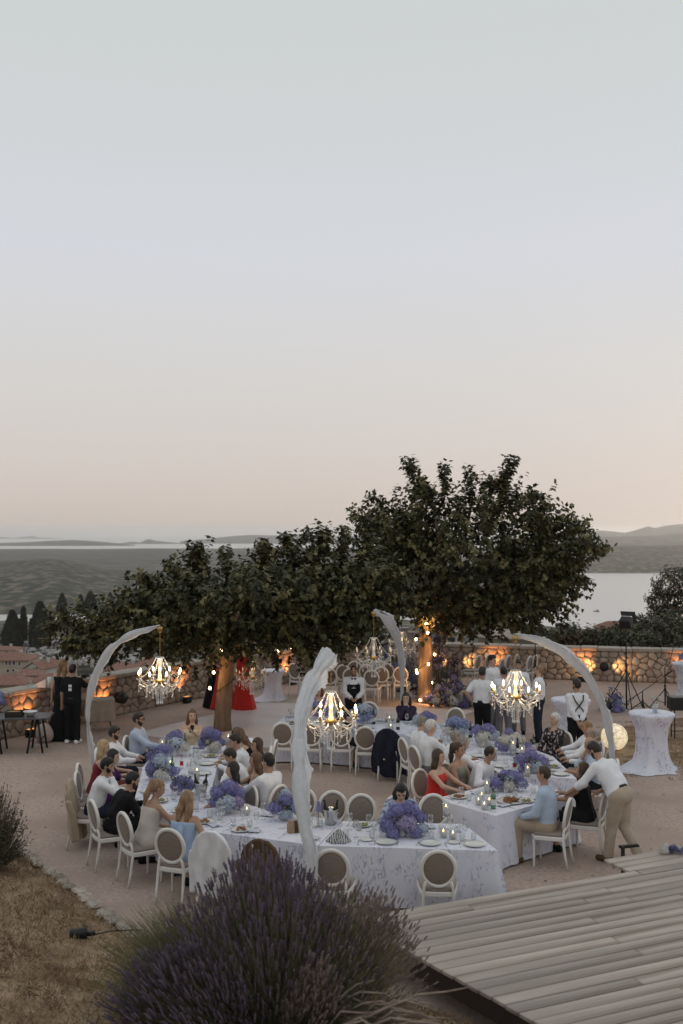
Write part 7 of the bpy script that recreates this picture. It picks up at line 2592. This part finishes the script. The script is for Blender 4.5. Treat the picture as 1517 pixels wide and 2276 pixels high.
b = MB(); b.lathe([(.001, 0), (.035, .002), (.004, .008), (.0035, .09), (.03, .12), (.038, .16), (.03, .22)], 12)
tag(b.build('wine_glass', M_glass, None, loc=(q.x - .42, q.y + .05, WALLH + .11)), 'lone wine glass on the wall top by the paper roll', 'wine glass')
q = gp(98, 1650)
r = thing('cloth_bag', 'slumped pale cloth bag at the foot of the wall', 'bag', (q.x, q.y, 0))
b = MB(); b.ball((0, 0, .2), (.2, .15, .24), 14, 9)
b.v = [(x * (1 + .12 * math.sin(9 * z + 5 * x)), y * (1 + .1 * math.sin(13 * z)), max(z, 0)) for x, y, z in b.v]
b.build('bag_body', mat('bag_cloth', (.40, .33, .28), .9, (.46, .38, .33), 9), r)
b = MB(); b.tube([(-.08, 0, .4), (-.05, 0, .54), (.05, 0, .54), (.08, 0, .4)], .012, 5); b.build('handle', MATS['bag_cloth'], r)
q = gp(218, 1625)
r = thing('side_table', 'small folding table under a hanging beige cloth by the videographer', 'table', (q.x, q.y + .15, 0), .3)
b = MB(); b.box((0, 0, .73), (.62, .5, .02)); b.build('tabletop', M_ply, r)
for s_ in (-1, 1):
    b = MB(); b.tube([(s_ * .28, -.2, 0), (s_ * .1, .2, .72)], .014, 5); b.build('leg', M_dark, r)
    b = MB(); b.tube([(s_ * .28, .2, 0), (s_ * .1, -.2, .72)], .014, 5); b.build('leg', M_dark, r)
rs = []
for zf in (.745, .74, .6, .42, .25):
    ring = []
    for i in range(48):
        t = 2 * PI * i / 48
        c_, s_ = math.cos(t), math.sin(t)
        k = min(.33 / max(abs(c_), 1e-3), .27 / max(abs(s_), 1e-3))
        k *= 1 + (.745 - zf) * .25 * math.sin(8 * t + 1)
        ring.append((k * c_, k * s_, zf))
    rs.append(ring)
b = MB(); b.rings(rs[::-1], False); oo = len(b.v) - 48; b.f.append(tuple(oo + i for i in range(48))); b.m.append(0); b.sm.append(False)
tag(b.build('hanging_cloth', mat('beige_cloth', (.33, .27, .22), .9, (.38, .31, .26), 8), None, loc=(q.x, q.y + .15, 0), rz=.3), 'beige cloth hanging from the small side table', 'cloth')
# black garden spotlight with its cable in the dry grass
x, y = -2.85, 11.0
z = bank_z(x, y)
r = thing('garden_spotlight', 'small black garden spotlight lying in the dry grass', 'lamp', (x, y, z), .2)
b = MB(); b.tube([(-.12, 0, .05), (.06, 0, .06)], [.05, .06], 10); b.build('can', M_dark, r)
b = MB(); b.box((.1, .02, .04), (.1, .06, .05), bev=.01); b.build('bracket', M_dark, r)
b = MB(); b.tube([(.14, .0, .03), (.3, .05, .035), (.5, .08, .02), (.66, .1, .0)], .008, 5); b.build('cable', M_dark, r)

# ================================================================== HAZE
hz = MB(); hz.box((0, 9000, 14.5), (60000, 46000, 172))
hm_ = bpy.data.materials.new('haze_air'); hm_.use_nodes = True
t_ = hm_.node_tree; t_.nodes.clear()
oo_ = t_.nodes.new('ShaderNodeOutputMaterial'); pv = t_.nodes.new('ShaderNodeVolumePrincipled')
pv.inputs['Color'].default_value = (1, 1, 1, 1); pv.inputs['Density'].default_value = HAZE; pv.inputs['Anisotropy'].default_value = .72
t_.links.new(pv.outputs[0], oo_.inputs['Volume'])
ho = hz.build('haze', hm_)
ho['kind'] = 'stuff'
tag(ho, 'evening haze lying over the bay and far hills', 'haze')
